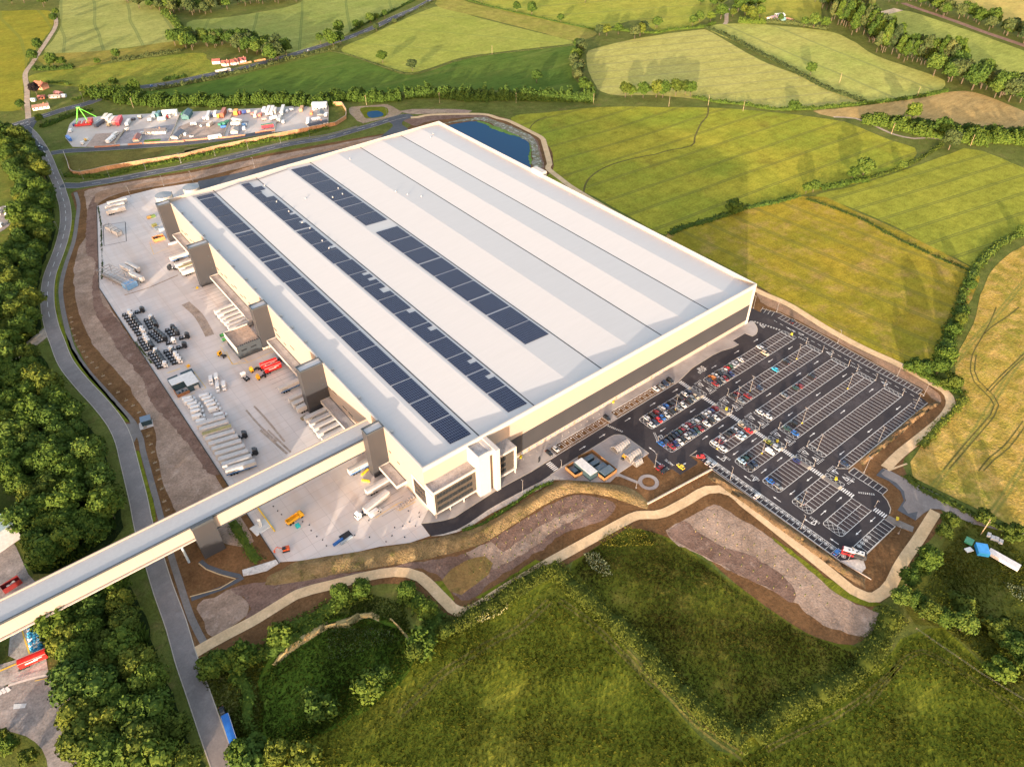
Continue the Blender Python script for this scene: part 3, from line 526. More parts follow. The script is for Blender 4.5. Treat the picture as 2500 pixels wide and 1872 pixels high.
# verges round the car park: brown soil already; ring path and its spur
cx, cy = 87.6, -49.3; b = MB(); N = 40
ro = [(cx+4.7*math.cos(2*PI*i/N), cy+4.7*math.sin(2*PI*i/N), .2) for i in range(N)]; ri = [(cx+2.9*math.cos(2*PI*i/N), cy+2.9*math.sin(2*PI*i/N), .2) for i in range(N)]
b.add(ro+ri, [(i,(i+1)%N,(i+1)%N+N,i+N) for i in range(N)]); struct(b.build('ring_path', pave))
struct(ribbon([(83.8,-46.8)]+QP(9,'1700,1530 1560,1470 1500,1440'), 1.6, .19, MB()).build('footway', pave))
def wall_run(name, pts, h, t, mat, label, cat, cap=None, z=0):
    r = empty(name, pts[0], 0, label, cat); x0, y0 = pts[0]; b = MB()
    q = [(p[0]-x0, p[1]-y0) for p in pts]
    for i in range(len(q)-1):
        (ax,ay),(bx,by) = q[i],q[i+1]; l = math.hypot(bx-ax,by-ay); a = math.atan2(by-ay,bx-ax)
        b.box(0,l,-t/2,t/2,z,h,0,a,(ax,ay))
    b.build('panel', mat, r)
    if cap:
        b = MB()
        for i in range(len(q)-1):
            (ax,ay),(bx,by) = q[i],q[i+1]; l = math.hypot(bx-ax,by-ay); a = math.atan2(by-ay,bx-ax)
            b.box(-.05,l,-t*.9,t*.9,h,h+.12,0,a,(ax,ay))
        b.build('coping', cap, r)
    return r
wall_run('retaining_wall', QP(5,'300,1265 1455,645'), 0.9, .4, plain('wall_stone', (.42,.34,.28), .9), 'long low retaining wall below the brown bank by the ring path', 'wall', kerbm)
wall_run('retaining_wall', [(116.0,-62.4),(116.7,-98),(117,-128.6),(118.4,-137),(118.9,-141)], .35, .3, plain('wall_stone', (.42,.34,.28), .9), 'low pale edging wall beside the single row of ringed bays', 'wall')
# ------------------------------------------------------------------ warehouse
cream = NT('cream_cladding'); p_ = cream.pos(); s_ = cream.n('ShaderNodeSeparateXYZ'); cream.l(p_, s_.inputs[0])
def groove(nn, s, period, wd):
    t = nn.math('PINGPONG', s, period/2); return nn.math('LESS_THAN', t, wd)
g_ = cream.math('MAXIMUM', groove(cream, s_.outputs[2], 3.0, .07), cream.math('MAXIMUM', groove(cream, s_.outputs[0], 6.0, .07), groove(cream, s_.outputs[1], 6.0, .07)))
CW = cream.mix(cream.ramp(cream.noise(p_, .08, 3), .3, .7), (.365,.298,.248), (.385,.315,.262)); cream = cream.fin(cream.mix(cream.math('MULTIPLY', g_, .35), CW, (.25,.20,.165)), .6)
trim = plain('white_trim', (.43,.395,.36), .5, var=.03)
grey = NT('grey_cladding'); p_ = grey.pos(); s_ = grey.n('ShaderNodeSeparateXYZ'); grey.l(p_, s_.inputs[0])
g_ = grey.math('MAXIMUM', groove(grey, s_.outputs[2], 1.0, .05), groove(grey, s_.outputs[0], 6.0, .08))
grey = grey.fin(grey.mix(grey.math('MULTIPLY', g_, .22), grey.mix(grey.ramp(grey.noise(p_, .1, 3), .3, .7), (.040,.041,.046), (.045,.046,.051)), (.03,.03,.03)), .45)
dgrey = plain('dark_grey_panel', (.05,.06,.07), .5)
roofm = NT('roof_sheeting'); p_ = roofm.pos(); s_ = roofm.n('ShaderNodeSeparateXYZ'); roofm.l(p_, s_.inputs[0])
wv = roofm.math('SINE', roofm.math('MULTIPLY', s_.outputs[0], 2*PI/1.0)); wy = groove(roofm, s_.outputs[1], 24, .12)
st = roofm.noise(roofm.pos(0,(.03,.5,1)), 1, 4, .6)
c_ = roofm.mix(roofm.ramp(st, .3, .7), (.45,.437,.425), (.47,.457,.445)); c_ = roofm.mix(roofm.math('MULTIPLY', wy, .12), c_, (.4,.4,.4))
roofm = roofm.fin(c_, .55, roofm.math('MULTIPLY', st, 1.0), .03, .05)
flatroof = earth('flat_roof_membrane', (.36,.33,.31), (.32,.30,.29), (.40,.36,.33), .3, 2, .15, .03)
glass = plain('dark_glazing', (.020,.024,.028), .12, var=.3, spec=.6)
WX, WY, WH = 222.4, 317.6, 27.0
W = empty('warehouse', (0,0,0), 0, 'huge cream distribution warehouse with pale ridged roof, solar panels and dark band', 'warehouse')
b = MB()
b.box(0,WX,0,.5,0,WH); b.box(0,.5,.5,WY-.5,0,WH); b.box(WX-.5,WX,.5,WY-.5,0,WH); b.box(0,WX,WY-.5,WY,0,WH)
b.build('wall', cream, W)
b = MB()
b.box(-.12,WX+.12,-.12,.62,WH,WH+.3); b.box(-.12,.62,.62,WY-.62,WH,WH+.28); b.box(WX-.62,WX+.12,.62,WY-.62,WH,WH+.28); b.box(-.12,WX+.12,WY-.62,WY+.12,WH,WH+.3)
b.build('parapet_capping', trim, W)
VX = [0.5,31.2,62.7,105.4,148.2,185.0,WX-.5]; RX = [15.7,48.3,85.9,128,167,204]
ZV, ZR = 24.7, 25.8
b = MB(); xs = []
for i in range(6): xs += [(VX[i],ZV),(RX[i],ZR)]
xs.append((VX[6],ZV)); n = len(xs)
b.add([(x,y,z) for y in (.5,WY-.5) for x,z in xs], [(i,i+1,i+1+n,i+n) for i in range(n-1)]); b.build('roof', roofm, W)
for x in VX[1:-1]:
    MB().box(x-.32,x+.32,.6,WY-.6,ZV+.015,ZV+.06).build('valley_gutter', plain('gutter_dark', (.06,.06,.06), .7), W)
zr = lambda x: next(ZV+(ZR-ZV)*(1-abs(x-RX[i])/((RX[i]-VX[i]) if x < RX[i] else (VX[i+1]-RX[i]))) for i in range(6) if VX[i] <= x <= VX[i+1])
b = MB()                                         # dark strip standing in for the shadow gap along the north parapet
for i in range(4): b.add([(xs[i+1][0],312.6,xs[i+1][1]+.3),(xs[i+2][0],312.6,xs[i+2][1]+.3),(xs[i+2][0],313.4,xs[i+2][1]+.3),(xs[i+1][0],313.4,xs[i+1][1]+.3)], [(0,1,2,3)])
b.build('parapet_shadow_strip', plain('shadow_strip_dark', (.12,.12,.13), .7), W)
# dark band and trim on the car park front, kick panel, doors, small windows
MB().box(46,220.2,-.18,-.003,3.4,14.2).build('dark_band', grey, W)
b = MB(); b.box(0,WX+.1,-.22,-.003,24.9,WH); b.box(220.3,WX+.12,-.22,-.003,0,24.8); b.build('white_frame', trim, W)
pw = plain('small_window_glass', (.16,.22,.30), .2)
for k in range(34):
    x = 53+k*2.95
    MB().box(x,x+.9,-.06,-.003,1.2,2.5).build('window', pw, W)
for x in (57,86,115,141,186): MB().box(x,x+1.1,-.09,-.003,.2,2.4).build('door', plain('door_bronze', (.25,.19,.13), .5), W)
# dock side
TW = [(310.5,315.6,-8.3),(241.2,245.9,-12),(154.7,159.7,-8.4),(89.6,94.6,-12),(31.5,36.4,-8.4)]
for (y0,y1,x0) in TW:
    t = MB().box(x0,-.02,y0,y1,0,27.2).build('stair_tower', grey, W)
    b = MB(); b.box(x0-.15,.4,y0-.15,y0+.35,27.2,28); b.box(x0-.15,.4,y1-.35,y1+.15,27.2,28); b.box(x0-.15,x0+.35,y0+.35,y1-.35,27.2,28); b.box(.0,.4,y0+.35,y1-.35,27.2,28); b.build('tower_parapet', dgrey, t)
    MB().box(x0+.36,-.02,y0+.36,y1-.36,27.2,27.35).build('tower_roof', roofm, t)
    if y0 in (241.2, 89.6):
        for j in range(4): MB().box(-2.6,-1.9,y0-.05,y0-.003,6+j*4.2,6.8+j*4.2).build('vent_cowl', dgrey, t)
for (y0,y1) in ((246,310.3),(179.6,241),(94.8,154.5),(49.5,89.4),(16.4,31.3)):
    z = 5.4; c = MB().box(-5.3,-.02,y0,y1,z-.9,z).build('dock_canopy', flatroof, W)
    b = MB(); b.box(-5.55,-5.3,y0-.25,y1+.25,z-1.5,z+.35); b.box(-5.3,-.02,y0-.25,y0,z-1.5,z+.35); b.box(-5.3,-.02,y1,y1+.25,z-1.5,z+.35); b.build('canopy_fascia', trim, c)
    MB().box(-.5,-.25,y0+.3,y1-.3,z+.01,z+.08).build('canopy_gutter', plain('gutter_dark', (.06,.06,.06), .7), c)
    k = int((y1-y0)/5)
    for j in range(k): MB().box(-.35,-.004,y0+1.6+j*5,y0+4.3+j*5,1.1,4.2).build('dock_door', plain('dock_door_grey', (.20,.21,.22), .6), W)
for (y,z,l) in ((301,9,4),(296,9,3.2),(291,11,4),(285,9,4),(278,11,3.5),(271,9,4),(262,10,3),(254,10,3),(236,10,4),(230,9,4),(222,11,4.5),(213,9,4),(207,11,4),(199,9,4),(193,11,3.5),(186,10,4),(150,12,4),(147,9,5),(140,8,3),(128,12,5),(86,12,4),(80,13,4),(71,9,4),(65,9,4),(28,13.5,2),(21,12,2)):
    MB().box(-.08,-.004,y,y+l,z,z+.75).build('window', glass, W)
# small cabin vents behind the west parapet
ventm = plain('vent_grey', (.38,.40,.43), .5)
for y in (295.6,279.7,256.5,232.7,209,190,177.3,143,129.6,113.5,84.5,58,28.8):
    z = zr(2.2); v = MB().box(1.7,2.9,y-.6,y+.6,z-.1,z+1).build('roof_vent', ventm, W); MB().box(1.5,3.1,y-.8,y+.8,z+1,z+1.15).build('vent_cap', trim, v)
for (x,y) in ((62,300),(57.6,270),(58,252),(58,232),(58.5,222),(100,262),(98,252),(75,262),(90,251),(132,222),(128,231),(138,214),(205,300),(200,296),(130,300),(56,191),(57,202)):
    z = zr(x); MB().cyl(x,y,z-.1,z+1.1,.45,n=8).build('roof_cowl', plain('cowl_metal', (.30,.30,.31), .4), W)
# solar arrays
sol = NT('solar_modules'); br = sol.n('ShaderNodeTexBrick'); br.offset = 0; br.inputs['Scale'].default_value = 1; br.inputs['Brick Width'].default_value = 1.05; br.inputs['Row Height'].default_value = 1.72
br.inputs['Mortar Size'].default_value = .075; br.inputs['Mortar Smooth'].default_value = .4
for i, c in ((1,(.009,.014,.038)),(2,(.012,.019,.048)),(3,(.14,.17,.24))): br.inputs[i].default_value = (*c,1)
sol.l(sol.pos(), br.inputs[0]); sol.b.inputs['Specular IOR Level'].default_value = .1; sol = sol.fin(br.outputs[0], .5)
def array(x0, x1, y0, y1, cuts=()):
    """one block of panels; cuts = notches (xa, ya, yb) on the east edge where a roof cowl stands"""
    b = MB(); cur = y0
    for (xa, ya, yb) in sorted(cuts, key=lambda c: c[1])+[(None,y1,y1)]:
        for (a0,a1,p0,p1) in ((x0,x1,cur,ya),)+(((x0,xa,ya,yb),) if xa else ()):
            if p1-p0 > .2:
                z0, z1 = zr(a0)+.22, zr(a1)+.22; b.loft([[(a0,p0,z0-.12),(a1,p0,z1-.12),(a1,p0,z1),(a0,p0,z0)],[(a0,p1,z0-.12),(a1,p1,z1-.12),(a1,p1,z1),(a0,p1,z0)]])
        cur = yb
    b.build('solar_array', sol, W)
S1 = [5.8+16.65*k for k in range(11)]
for k in range(10): array(17.9,29.0,S1[k],S1[k]+15.8)
for (a, c) in ((172.4,188.2),(189,200),(201.5,205.6),(206.4,222.4),(223.2,238.9),(239.7,243.8),(245.6,256.2),(257,272.9),(273.6,289.3),(290,305.2),(306.2,311.6)): array(17.5,28.8,a,c)
for k in range(10):
    cu = {1:((57.4,30.5,33.6),),2:((57.4,45.5,48.7),),4:((57.4,80.6,84.4),),5:((57.4,101.5,104.8),),7:((56.8,127.5,132.8),),8:((57.0,143.2,146.2),(57.2,150.4,153.5))}.get(k, ())
    array(50,61,S1[k],S1[k]+15.8,cu)
for (a, c, cu) in ((172.4,188.4,()),(189,200.5,((57,190.5,194),)),(201.2,217,()),(217.8,222.8,()),(224.6,240,((57,231.5,235.5),)),(241,256.6,((57,246.8,250),)),(257.4,273,()),(273.8,289.6,((55.4,280.8,289.6),)),(290.4,305.6,((56.2,290.4,294.4),(54.6,301,305.6)))): array(49.3,60.2,a,c,cu)
array(49.3,55,306.3,310.8)
for a in (40.2,56.6,73.4,90.3,106.9,123.4,140.4,157,173.8): array(87.9,103.6,a,a+15.7)
for (a, c) in ((201.2,216.2),(217,232.6),(233.6,244.6),(245.6,260.2),(261,279),(279.8,295),(295.9,311)): array(87.6,103.2,a,c)
# small plant box on the far parapet
b = MB(); b.box(WX-.6,WX+3.8,185.5,197,24,28.4); b.build('plant_box', trim, W)
# offices on the front corner
O = W
b = MB(); b.box(.0,22.4,-6.3,-.01,15.7,16.6); b.box(.0,22.4,-6.3,-.01,2.6,3.5); b.box(0,.6,-6.3,-.01,3.5,15.7); b.build('office_frame', trim, O)
MB().box(.62,22.38,-5.9,-.02,3.51,15.69).build('office_wall', plain('office_infill', (.060,.052,.044), .5), O)
MB().box(.5,22.3,-5.6,-.05,16.6,16.75).build('office_roof', flatroof, O)
b = MB(); b.box(0,22.4,-6.5,-6.0,16.6,17.3); b.box(0,.45,-6.0,-.02,16.6,17.3); b.build('office_parapet', trim, O)
for j, z in enumerate((4.1,8.0,12.0)):
    for i in range(12):
        x = 1.8+i*1.55
        MB().box(x,x+1.4,-5.98,-5.9,z,z+2.1).build('office_window', glass, O)
for x in (.4,7.6,15): MB().box(x,x+.5,-6.2,-5.7,.3,2.6).build('column', trim, O)
MB().box(.7,22.3,-.5,-.06,.3,2.6).build('ground_glazing', glass, O)
b = MB(); b.box(-.35,-.01,-6.3,10.6,13.9,15.4); b.box(-.35,-.01,-6.3,10.6,3.0,4.0); b.box(-.35,-.01,9.6,10.6,4.0,13.9); b.box(-.35,-.01,-6.3,-.3,4.0,13.9); b.build('side_frame', trim, O)
MB().box(-.12,-.008,-.28,9.58,4.02,13.88).build('side_infill', plain('bronze_infill', (.055,.042,.033), .5), O)
for z in (4.3,7.6,10.9):
    for y in (.2,2.5,4.8,7.1): MB().box(-.2,-.125,y,y+1.9,z,z+2).build('office_window', glass, O)
MB().box(22.4,28.5,-8.6,-.02,.3,25.2).build('entrance_tower', trim, O)
b = MB(); b.box(22.4,28.5,-8.6,-8.1,25.2,26.1); b.box(22.4,22.9,-8.1,-.3,25.2,26.1); b.build('tower_parapet', trim, O); MB().box(22.92,28.45,-8.08,-.3,25.2,25.35).build('tower_roof', flatroof, O)
MB().box(28.52,30.48,-7.6,-.3,.3,23).build('stair_glazing', plain('bronze_glazing', (.07,.05,.035), .25), O)
MB().box(28.52,30.48,-8.5,-.3,23,25.6).build('tower_lintel', trim, O)
MB().box(30.5,32.6,-10.4,-.02,.3,26.2).build('entrance_fin', trim, O)
b = MB(); b.box(32.62,44.4,-7.1,-.02,16.2,17.4); b.box(32.62,44.4,-7.1,-.02,3,4); b.box(43.4,44.4,-7.1,-.02,4,16.2); b.build('office_frame', trim, O)
MB().box(32.64,43.38,-6.4,-.03,4.02,16.18).build('office_wall', plain('office_infill2', (.060,.054,.048), .5), O)
MB().box(33,43.9,-6.6,-.5,17.4,17.5).build('office_roof', flatroof, O)
MB().box(32.7,45,-.3,-.02,17.6,27).build('tower_infill', cream, O) if False else None
for z in (4.6,8.4,12.3):
    for i in range(3): MB().box(33.3+i*1.8,34.9+i*1.8,-6.5,-6.4,z,z+2.3).build('office_window', glass, O)
MB().box(43.6,44.1,-6.9,-6.4,.3,3).build('column', trim, O); MB().box(33,43.5,-1.2,-.05,.3,2.9).build('ground_glazing', glass, O)
# flat roofed driver office by the second stair tower
D = empty('driver_office', (-22.2,155.3), 0, 'low flat roofed grey and white driver office joined to the dock side', 'office')
MB().box(0,13.6,0,17.6,0,7.6).build('wall', dgrey, D); MB().box(.5,13.5,.5,17.1,7.6,7.75).build('roof', earth('gravel_roof', (.42,.30,.22), (.36,.27,.21), (.30,.2,.15), .4, 2, .3), D)
b = MB(); b.box(-.3,0,-.3,18,4.6,8.6); b.box(0,13.6,17.6,18,6,8.6); b.build('white_fascia', trim, D); MB().box(0,13.6,-.12,.3,7.6,8.3).build('coping', dgrey, D)
for x in (2,7.5): MB().box(x,x+3.2,-.06,-.003,4.6,5.6).build('window', glass, D)
for i in range(10): MB().box(1+i*1.2,1.6+i*1.2,.4,.9,7.76,8.5).build('roof_unit', plain('unit_black', (.03,.03,.03), .6), D)
# ------------------------------------------------------------------ bridge
B = empty('link_bridge', (0,43.1,0), 0, 'long enclosed pale conveyor bridge crossing the yard and road to the dock side', 'bridge')
MB().box(-200,-.05,-5.2,5.2,12.3,19.2).build('wall', cream, B)
MB().box(-200,-.05,-5.5,-5.2,12.0,12.5).build('lower_trim', dgrey, B)
MB().box(-200,-.06,-4.9,4.9,19.2,19.5).build('roof', plain('bridge_membrane', (.33,.34,.35), .5, var=.04), B)
b = MB(); b.box(-200,-.06,-5.55,-4.95,19.2,20.1); b.build('roof_edge', dgrey, B)
b = MB(); b.box(-200,-.06,4.95,5.5,19.2,20.2); b.build('parapet', cream, B)
MB().box(-200,-86.2,-6.4,-5.56,12.6,13.0).build('service_ledge', trim, B)
L = MB().box(-86.2,-77.4,-6.6,5.0,0,18.9).build('support_tower', grey, B); b = MB(); b.box(-86.4,-77.2,-6.8,-5.6,18.9,20.1); b.build('tower_edge', dgrey, L)
for x in (-92,-128,-176): MB().cyl(x,-3.8,0,12,.5,n=10).build('column', plain('column_steel', (.38,.44,.48), .5), B)
MB().box(-182,-164,-7.5,3.5,0,18.6).build('support_tower', grey, B)
struct(MB().prism([(-175,20),(-158,24),(-158,36),(-175,38)], -.1, .14).build('plinth', conc)) if False else None
# tanks
tankm = plain('tank_metal', (.42,.40,.36), .45, .3)
for (x,y,l) in ((8.6,369.5,'round grey sprinkler tank standing apart near the parked trailers'),(29.4,369.6,'round grey sprinkler tank close behind the warehouse roof edge')):
    t = empty('water_tank', (x,y), 0, l, 'tank', 'sprinkler tanks'); MB().cyl(0,0,0,8.6,6.0,n=28).build('tank_shell', tankm, t)
    MB().cyl(0,0,8.6,9.3,6.1,1.2,n=28).build('tank_roof', plain('tank_roof', (.17,.20,.23), .5), t); MB().cyl(6.15,0,0,9.5,.25,n=8).build('pipe', dgrey, t)
# ------------------------------------------------------------------ vehicles
tyre = plain('tyre_rubber', (.018,.018,.018), .9); carglass = plain('car_glass', (.012,.015,.018), .08, spec=.6); lampm = plain('lamp_lens', (.55,.55,.5), .2); redl = plain('tail_lens', (.35,.02,.015), .3)
paints = {}
PC = {'white':(.58,.57,.55),'silver':(.42,.43,.44),'grey':(.16,.175,.19),'black':(.014,.015,.018),'dark blue':(.02,.035,.075),'blue':(.02,.11,.36),'navy':(.02,.03,.12),'red':(.55,.02,.02),'dark red':(.20,.015,.02),'green':(.04,.12,.05),
 'dark green':(.02,.06,.055),'orange':(.62,.19,.03),'beige':(.50,.40,.27),'turquoise':(.03,.42,.62),'olive':(.30,.31,.04),'pale blue':(.30,.42,.50),'yellow':(.75,.50,.03),'cream':(.65,.56,.42)}
def paint(c):
    if c not in paints: paints[c] = plain('paint_'+c.replace(' ','_'), PC[c], .28, var=.03, spec=.5)
    return paints[c]
def sec(x, pts): return [(x, y, z) for y, z in pts]
def car_proto(name, L, Wd, H, hood, back, tail):
    """lofted body, lofted glasshouse with a painted roof, wheels, lamps. +x is the nose"""
    r = empty(name, (0,0,-500)); h = Wd/2; bz = H*.56
    def ring(x, w, zt, zb=.25): return sec(x, [(-w,zb),(-w,zt*.72),(-w*.93,zt),(w*.93,zt),(w,zt*.72),(w,zb)])
    body = MB().loft([ring(-L/2,h*.86,bz*.86,.4), ring(-L/2+.25,h*.97,bz), ring(-L/6,h,bz*1.02), ring(L/2-hood,h,bz*1.0), ring(L/2-.45,h*.95,bz*.82), ring(L/2,h*.78,bz*.62,.38)]).build('body', paint('white'), r, True)
    body['paint'] = 1; body.data.polygons.foreach_set('use_smooth', [False]*len(body.data.polygons))
    x0, x1 = -L/2+tail, L/2-hood
    def g(x, w, z): return sec(x, [(-w,bz*.98),(-w*.84,z),(w*.84,z),(w,bz*.98)])
    MB().loft([g(x0,h*.88,bz*1.0), g(x0+back,h*.9,H-.03), g(x1-.75,h*.9,H-.05), g(x1,h*.9,bz*1.0)]).build('windows', carglass, r)
    rf = MB().loft([sec(x0+back*.75,[(-h*.74,H-.09),(-h*.70,H-.01),(h*.70,H-.01),(h*.74,H-.09)]), sec(x0+back+.3,[(-h*.77,H-.07),(-h*.72,H+.01),(h*.72,H+.01),(h*.77,H-.07)]), sec(x1-.8,[(-h*.77,H-.07),(-h*.72,H),(h*.72,H),(h*.77,H-.07)])]).build('roof', paint('white'), r); rf['paint'] = 1
    for sx in (-1,1):
        for sy in (-1,1):
            MB().cyl(sx*L*.31, .33, sy*h-.12, sy*h+.12-.1*0, .33, n=10, ax='y').build('wheel', tyre, r) if False else None
            b = MB(); b.cyl(sx*L*.31, .32, sy*(h-.1)-.11, sy*(h-.1)+.13, .32, n=10, ax='y'); b.build('wheel', tyre, r)
    for sy in (-1,1):
        MB().box(L/2-.2,L/2+.01,sy*h*.62-.18,sy*h*.62+.18,.55,.7).build('headlight', lampm, r)
        MB().box(-L/2-.01,-L/2+.12,sy*h*.72-.14,sy*h*.72+.14,.6,.8).build('tail_light', redl, r)
    return r
def van_proto(name, L, Wd, H):
    r = empty(name, (0,0,-500)); h = Wd/2
    def ring(x, w, zt, zb=.35): return sec(x, [(-w,zb),(-w,zt*.9),(-w*.88,zt),(w*.88,zt),(w,zt*.9),(w,zb)])
    b = MB().loft([ring(-L/2,h*.97,H-.05), ring(-L/2+.3,h,H), ring(L/2-1.9,h,H), ring(L/2-1.0,h*.95,H*.55), ring(L/2-.1,h*.9,H*.45), ring(L/2,h*.85,H*.32,.4)]).build('body', paint('white'), r); b['paint'] = 1
    z1, z2 = H*.86, H*.6
    MB().add([(L/2-1.72,-h*.84,z1+.05),(L/2-1.72,h*.84,z1+.05),(L/2-1.08,h*.84,z2+.03),(L/2-1.08,-h*.84,z2+.03)], [(3,2,1,0)]).build('windscreen', carglass, r)
    for sy in (-1,1): MB().box(L/2-2.6,L/2-1.7,sy*h-.02,sy*h+.02,H*.55,H*.8).build('side_window', carglass, r)
    for sx in (-1,1):
        for sy in (-1,1): MB().cyl(sx*L*.31,.36,sy*(h-.12)-.11,sy*(h-.12)+.13,.36,n=10,ax='y').build('wheel', tyre, r)
    return r
HATCH = car_proto('hatchback', 4.1,1.76,1.46,1.05,.55,.12); SALOON = car_proto('saloon_car', 4.6,1.8,1.42,1.25,.8,.65); SUV = car_proto('suv', 4.6,1.88,1.68,1.15,.35,.08)
SMALL = van_proto('small_van', 4.5,1.8,1.85); VAN = van_proto('panel_van', 6.2,2.05,2.6)
chassis = plain('chassis_black', (.022,.024,.028), .7); trunkw = plain('trailer_white', (.47,.44,.41), .5, var=.05)
def tractor_proto():
    r = empty('tractor_unit', (0,0,-500))
    def ring(x, w, z0, z1): return sec(x, [(-w,z0),(-w,z1-.25),(-w*.85,z1),(w*.85,z1),(w,z1-.25),(w,z0)])
    c = MB().loft([ring(.6,1.2,.9,3.5), ring(1.4,1.22,.6,3.75), ring(2.5,1.22,.45,3.3), ring(2.95,1.15,.45,1.9)]).build('cab', paint('white'), r); c['paint'] = 1
    MB().box(2.62,2.99,-1.0,1.0,1.95,2.75).build('windscreen', carglass, c)
    for sy in (-1,1): MB().box(1.7,2.4,sy*1.21-.02,sy*1.21+.02,1.7,2.4).build('side_window', carglass, c)
    b = MB(); b.box(-2.9,.6,-.45,.45,.75,1.0); b.box(-.6,.55,-1.15,1.15,.45,1.05); b.build('chassis', chassis, r)
    MB().cyl(-1.6,0,1.0,1.15,.6,n=12).build('fifth_wheel', plain('steel_grey', (.25,.26,.28), .4), r)
    MB().box(-.35,.3,-.5,.5,1.05,1.6).build('battery_box', plain('pale_box', (.45,.47,.5), .5), r)
    for x, ww in ((1.9,.17),(-1.3,.3),(-2.4,.3)):
        for sy in (-1,1): MB().cyl(x,.5,sy*(1.2-ww)-ww,sy*(1.2-ww)+ww,.5,n=12,ax='y').build('wheel', tyre, r)
    for sy in (-1,1): MB().box(-2.95,-.75,sy*.95-.32,sy*.95+.32,1.02,1.08).build('mudguard', chassis, r)
    return r
def trailer_proto(name='box_trailer', L=13.6, H=4.1, roofc=None, stripe=False, text=None, curtain=None):
    r = empty(name, (0,0,-500)); w_ = 1.27
    body = MB().box(-L/2,L/2,-w_,w_,1.15,H-.12).build('body', curtain or trunkw, r)
    rings = [[(x,-w_-.01,H-.12),(x,-w_*.6,H-.02),(x,0,H+.03),(x,w_*.6,H-.02),(x,w_+.01,H-.12)] for x in (-L/2-.02,L/2+.02)]
    MB().loft(rings).build('roof', roofc or plain('trailer_roof', (.40,.385,.37), .5), r)
    for sy in (-1,1): MB().box(-L/2,L/2,sy*w_-.04,sy*w_+.04,H-.2,H-.08).build('top_rail', trunkw, r)
    b = MB(); b.box(-L/2+.1,L/2-.1,-.5,.5,.85,1.15); b.box(L/2-3.6,L/2-3.4,-.9,-.7,.1,.9); b.box(L/2-3.6,L/2-3.4,.7,.9,.1,.9); b.build('chassis', chassis, r)
    for x in (-4.9,-3.6,-2.3):
        for sy in (-1,1): MB().cyl(x,.5,sy*.95-.25,sy*.95+.25,.5,n=10,ax='y').build('wheel', tyre, r)
    if stripe:
        for sy in (-1,1): MB().box(-L/2,L/2,sy*(w_+.012)-.012,sy*(w_+.012)+.012,1.2,1.85).build('stripe', plain('stripe_blue', (.02,.12,.32), .4), r)
    if text:
        for sy in (-1,1):
            cu = bpy.data.curves.new('lettering','FONT'); cu.body = text; cu.size = 1.75; cu.extrude = .01; o = text_mesh('lettering', cu, chassis)
            o.parent = r; o.rotation_euler = (PI/2,0,0 if sy < 0 else PI); o.location = (sy*L/2*.86,sy*(w_+.03),2.15)
    return r
TRAC = tractor_proto(); TRAIL = trailer_proto(); TRAILS = trailer_proto(stripe=True, text='next'); TRAILN = trailer_proto(text='NEXT'); TRAILNS = trailer_proto(stripe=True, text='NEXT')
TRAILF = trailer_proto('open_trailer', roofc=earth('slatted_roof', (.36,.31,.14), (.22,.20,.10), (.45,.42,.3), 3, 4, .3))
protos = [HATCH,SALOON,SUV,SMALL,VAN,TRAC,TRAIL,TRAILS,TRAILN,TRAILNS,TRAILF]
KINDW = {'h':(HATCH,'hatchback'),'s':(SALOON,'saloon'),'u':(SUV,'suv'),'v':(SMALL,'small van')}
# cars: row -> list of (crop, x, y, colour, body)
rows = {}
def carsin(row, y, rot, s, k0):
    for it in s.split(';'):
        a = it.split(); k = k0; 
        if '@' in a[0]: kk, xy = a[0].split('@'); k = int(kk)
        else: xy = a[0]
        x_, y_ = map(float, xy.split(',')); bd = a[-1]; colr = ' '.join(a[1:-1]); rows.setdefault(row, []).append((k, x_, y_, colr, bd, y, rot))
U, Dn = PI/2, -PI/2
carsin('the disabled bays', -7.2, Dn, '690,195 black u;595,245 dark blue u;525,300 grey s;440,355 white h;9@1340,440 black u;9@420,1000 silver h;9@310,1075 black s', 3)
carsin('upper side of the bus stop row', -19.6, U, '1420,200 dark blue s;1470,160 orange u;1530,120 white s;1600,88 black s;1650,58 grey s;1680,22 white h;1@255,1185 red h;1@310,1150 green h;1@370,1118 silver u;1@425,1085 silver s;1@510,1020 white h;1@860,800 silver u', 3)
carsin('lower side of the bus stop row', -24.4, Dn, '1555,290 dark red h;1610,262 black s;1665,212 grey h;1715,178 dark red h;1770,145 black h;1830,108 navy h;1@945,903 beige u', 3)
carsin('upper side of the hatched row', -19.6, U, '1080,435 dark blue h;1000,475 white s;925,545 black h;760,645 black h;665,690 blue h;590,735 silver u;505,810 dark red h;425,870 black s;325,908 silver h', 3)
carsin('lower side of the hatched row', -24.4, Dn, '1212,525 beige h;1140,555 grey u;1075,592 black s;965,670 white h;890,718 grey s;770,785 black h;700,872 silver h;608,908 blue h;550,952 red h;478,990 dark blue s;415,1032 silver h', 3)
carsin('upper side of the crowded row', -36.2, U, '1530,710 dark red h;1465,760 navy h;1415,795 silver h;1370,842 white s;1300,882 black h;1235,912 black s;1180,948 silver u;1120,985 grey s;1068,1022 dark red s;1005,1058 silver s;945,1110 dark red h;888,1145 dark green h;830,1182 dark blue s;770,1220 black s;705,1262 black h;645,1312 dark blue h;570,1360 blue s', 3)
carsin('lower side of the crowded row', -41, Dn, '1560,892 white s;1495,945 black h;1385,1000 white s;1265,1085 dark red s;1205,1122 dark green h;1130,1155 dark blue u;1090,1202 grey s;1040,1242 silver h;970,1292 black h;908,1332 white s;830,1362 navy h;780,1420 dark red s', 3)
carsin('upper side of the second lamp row', -36.2, U, '1850,482 black h;1910,448 dark red h;1@1325,1052 black s;1@1130,1190 turquoise h', 3)
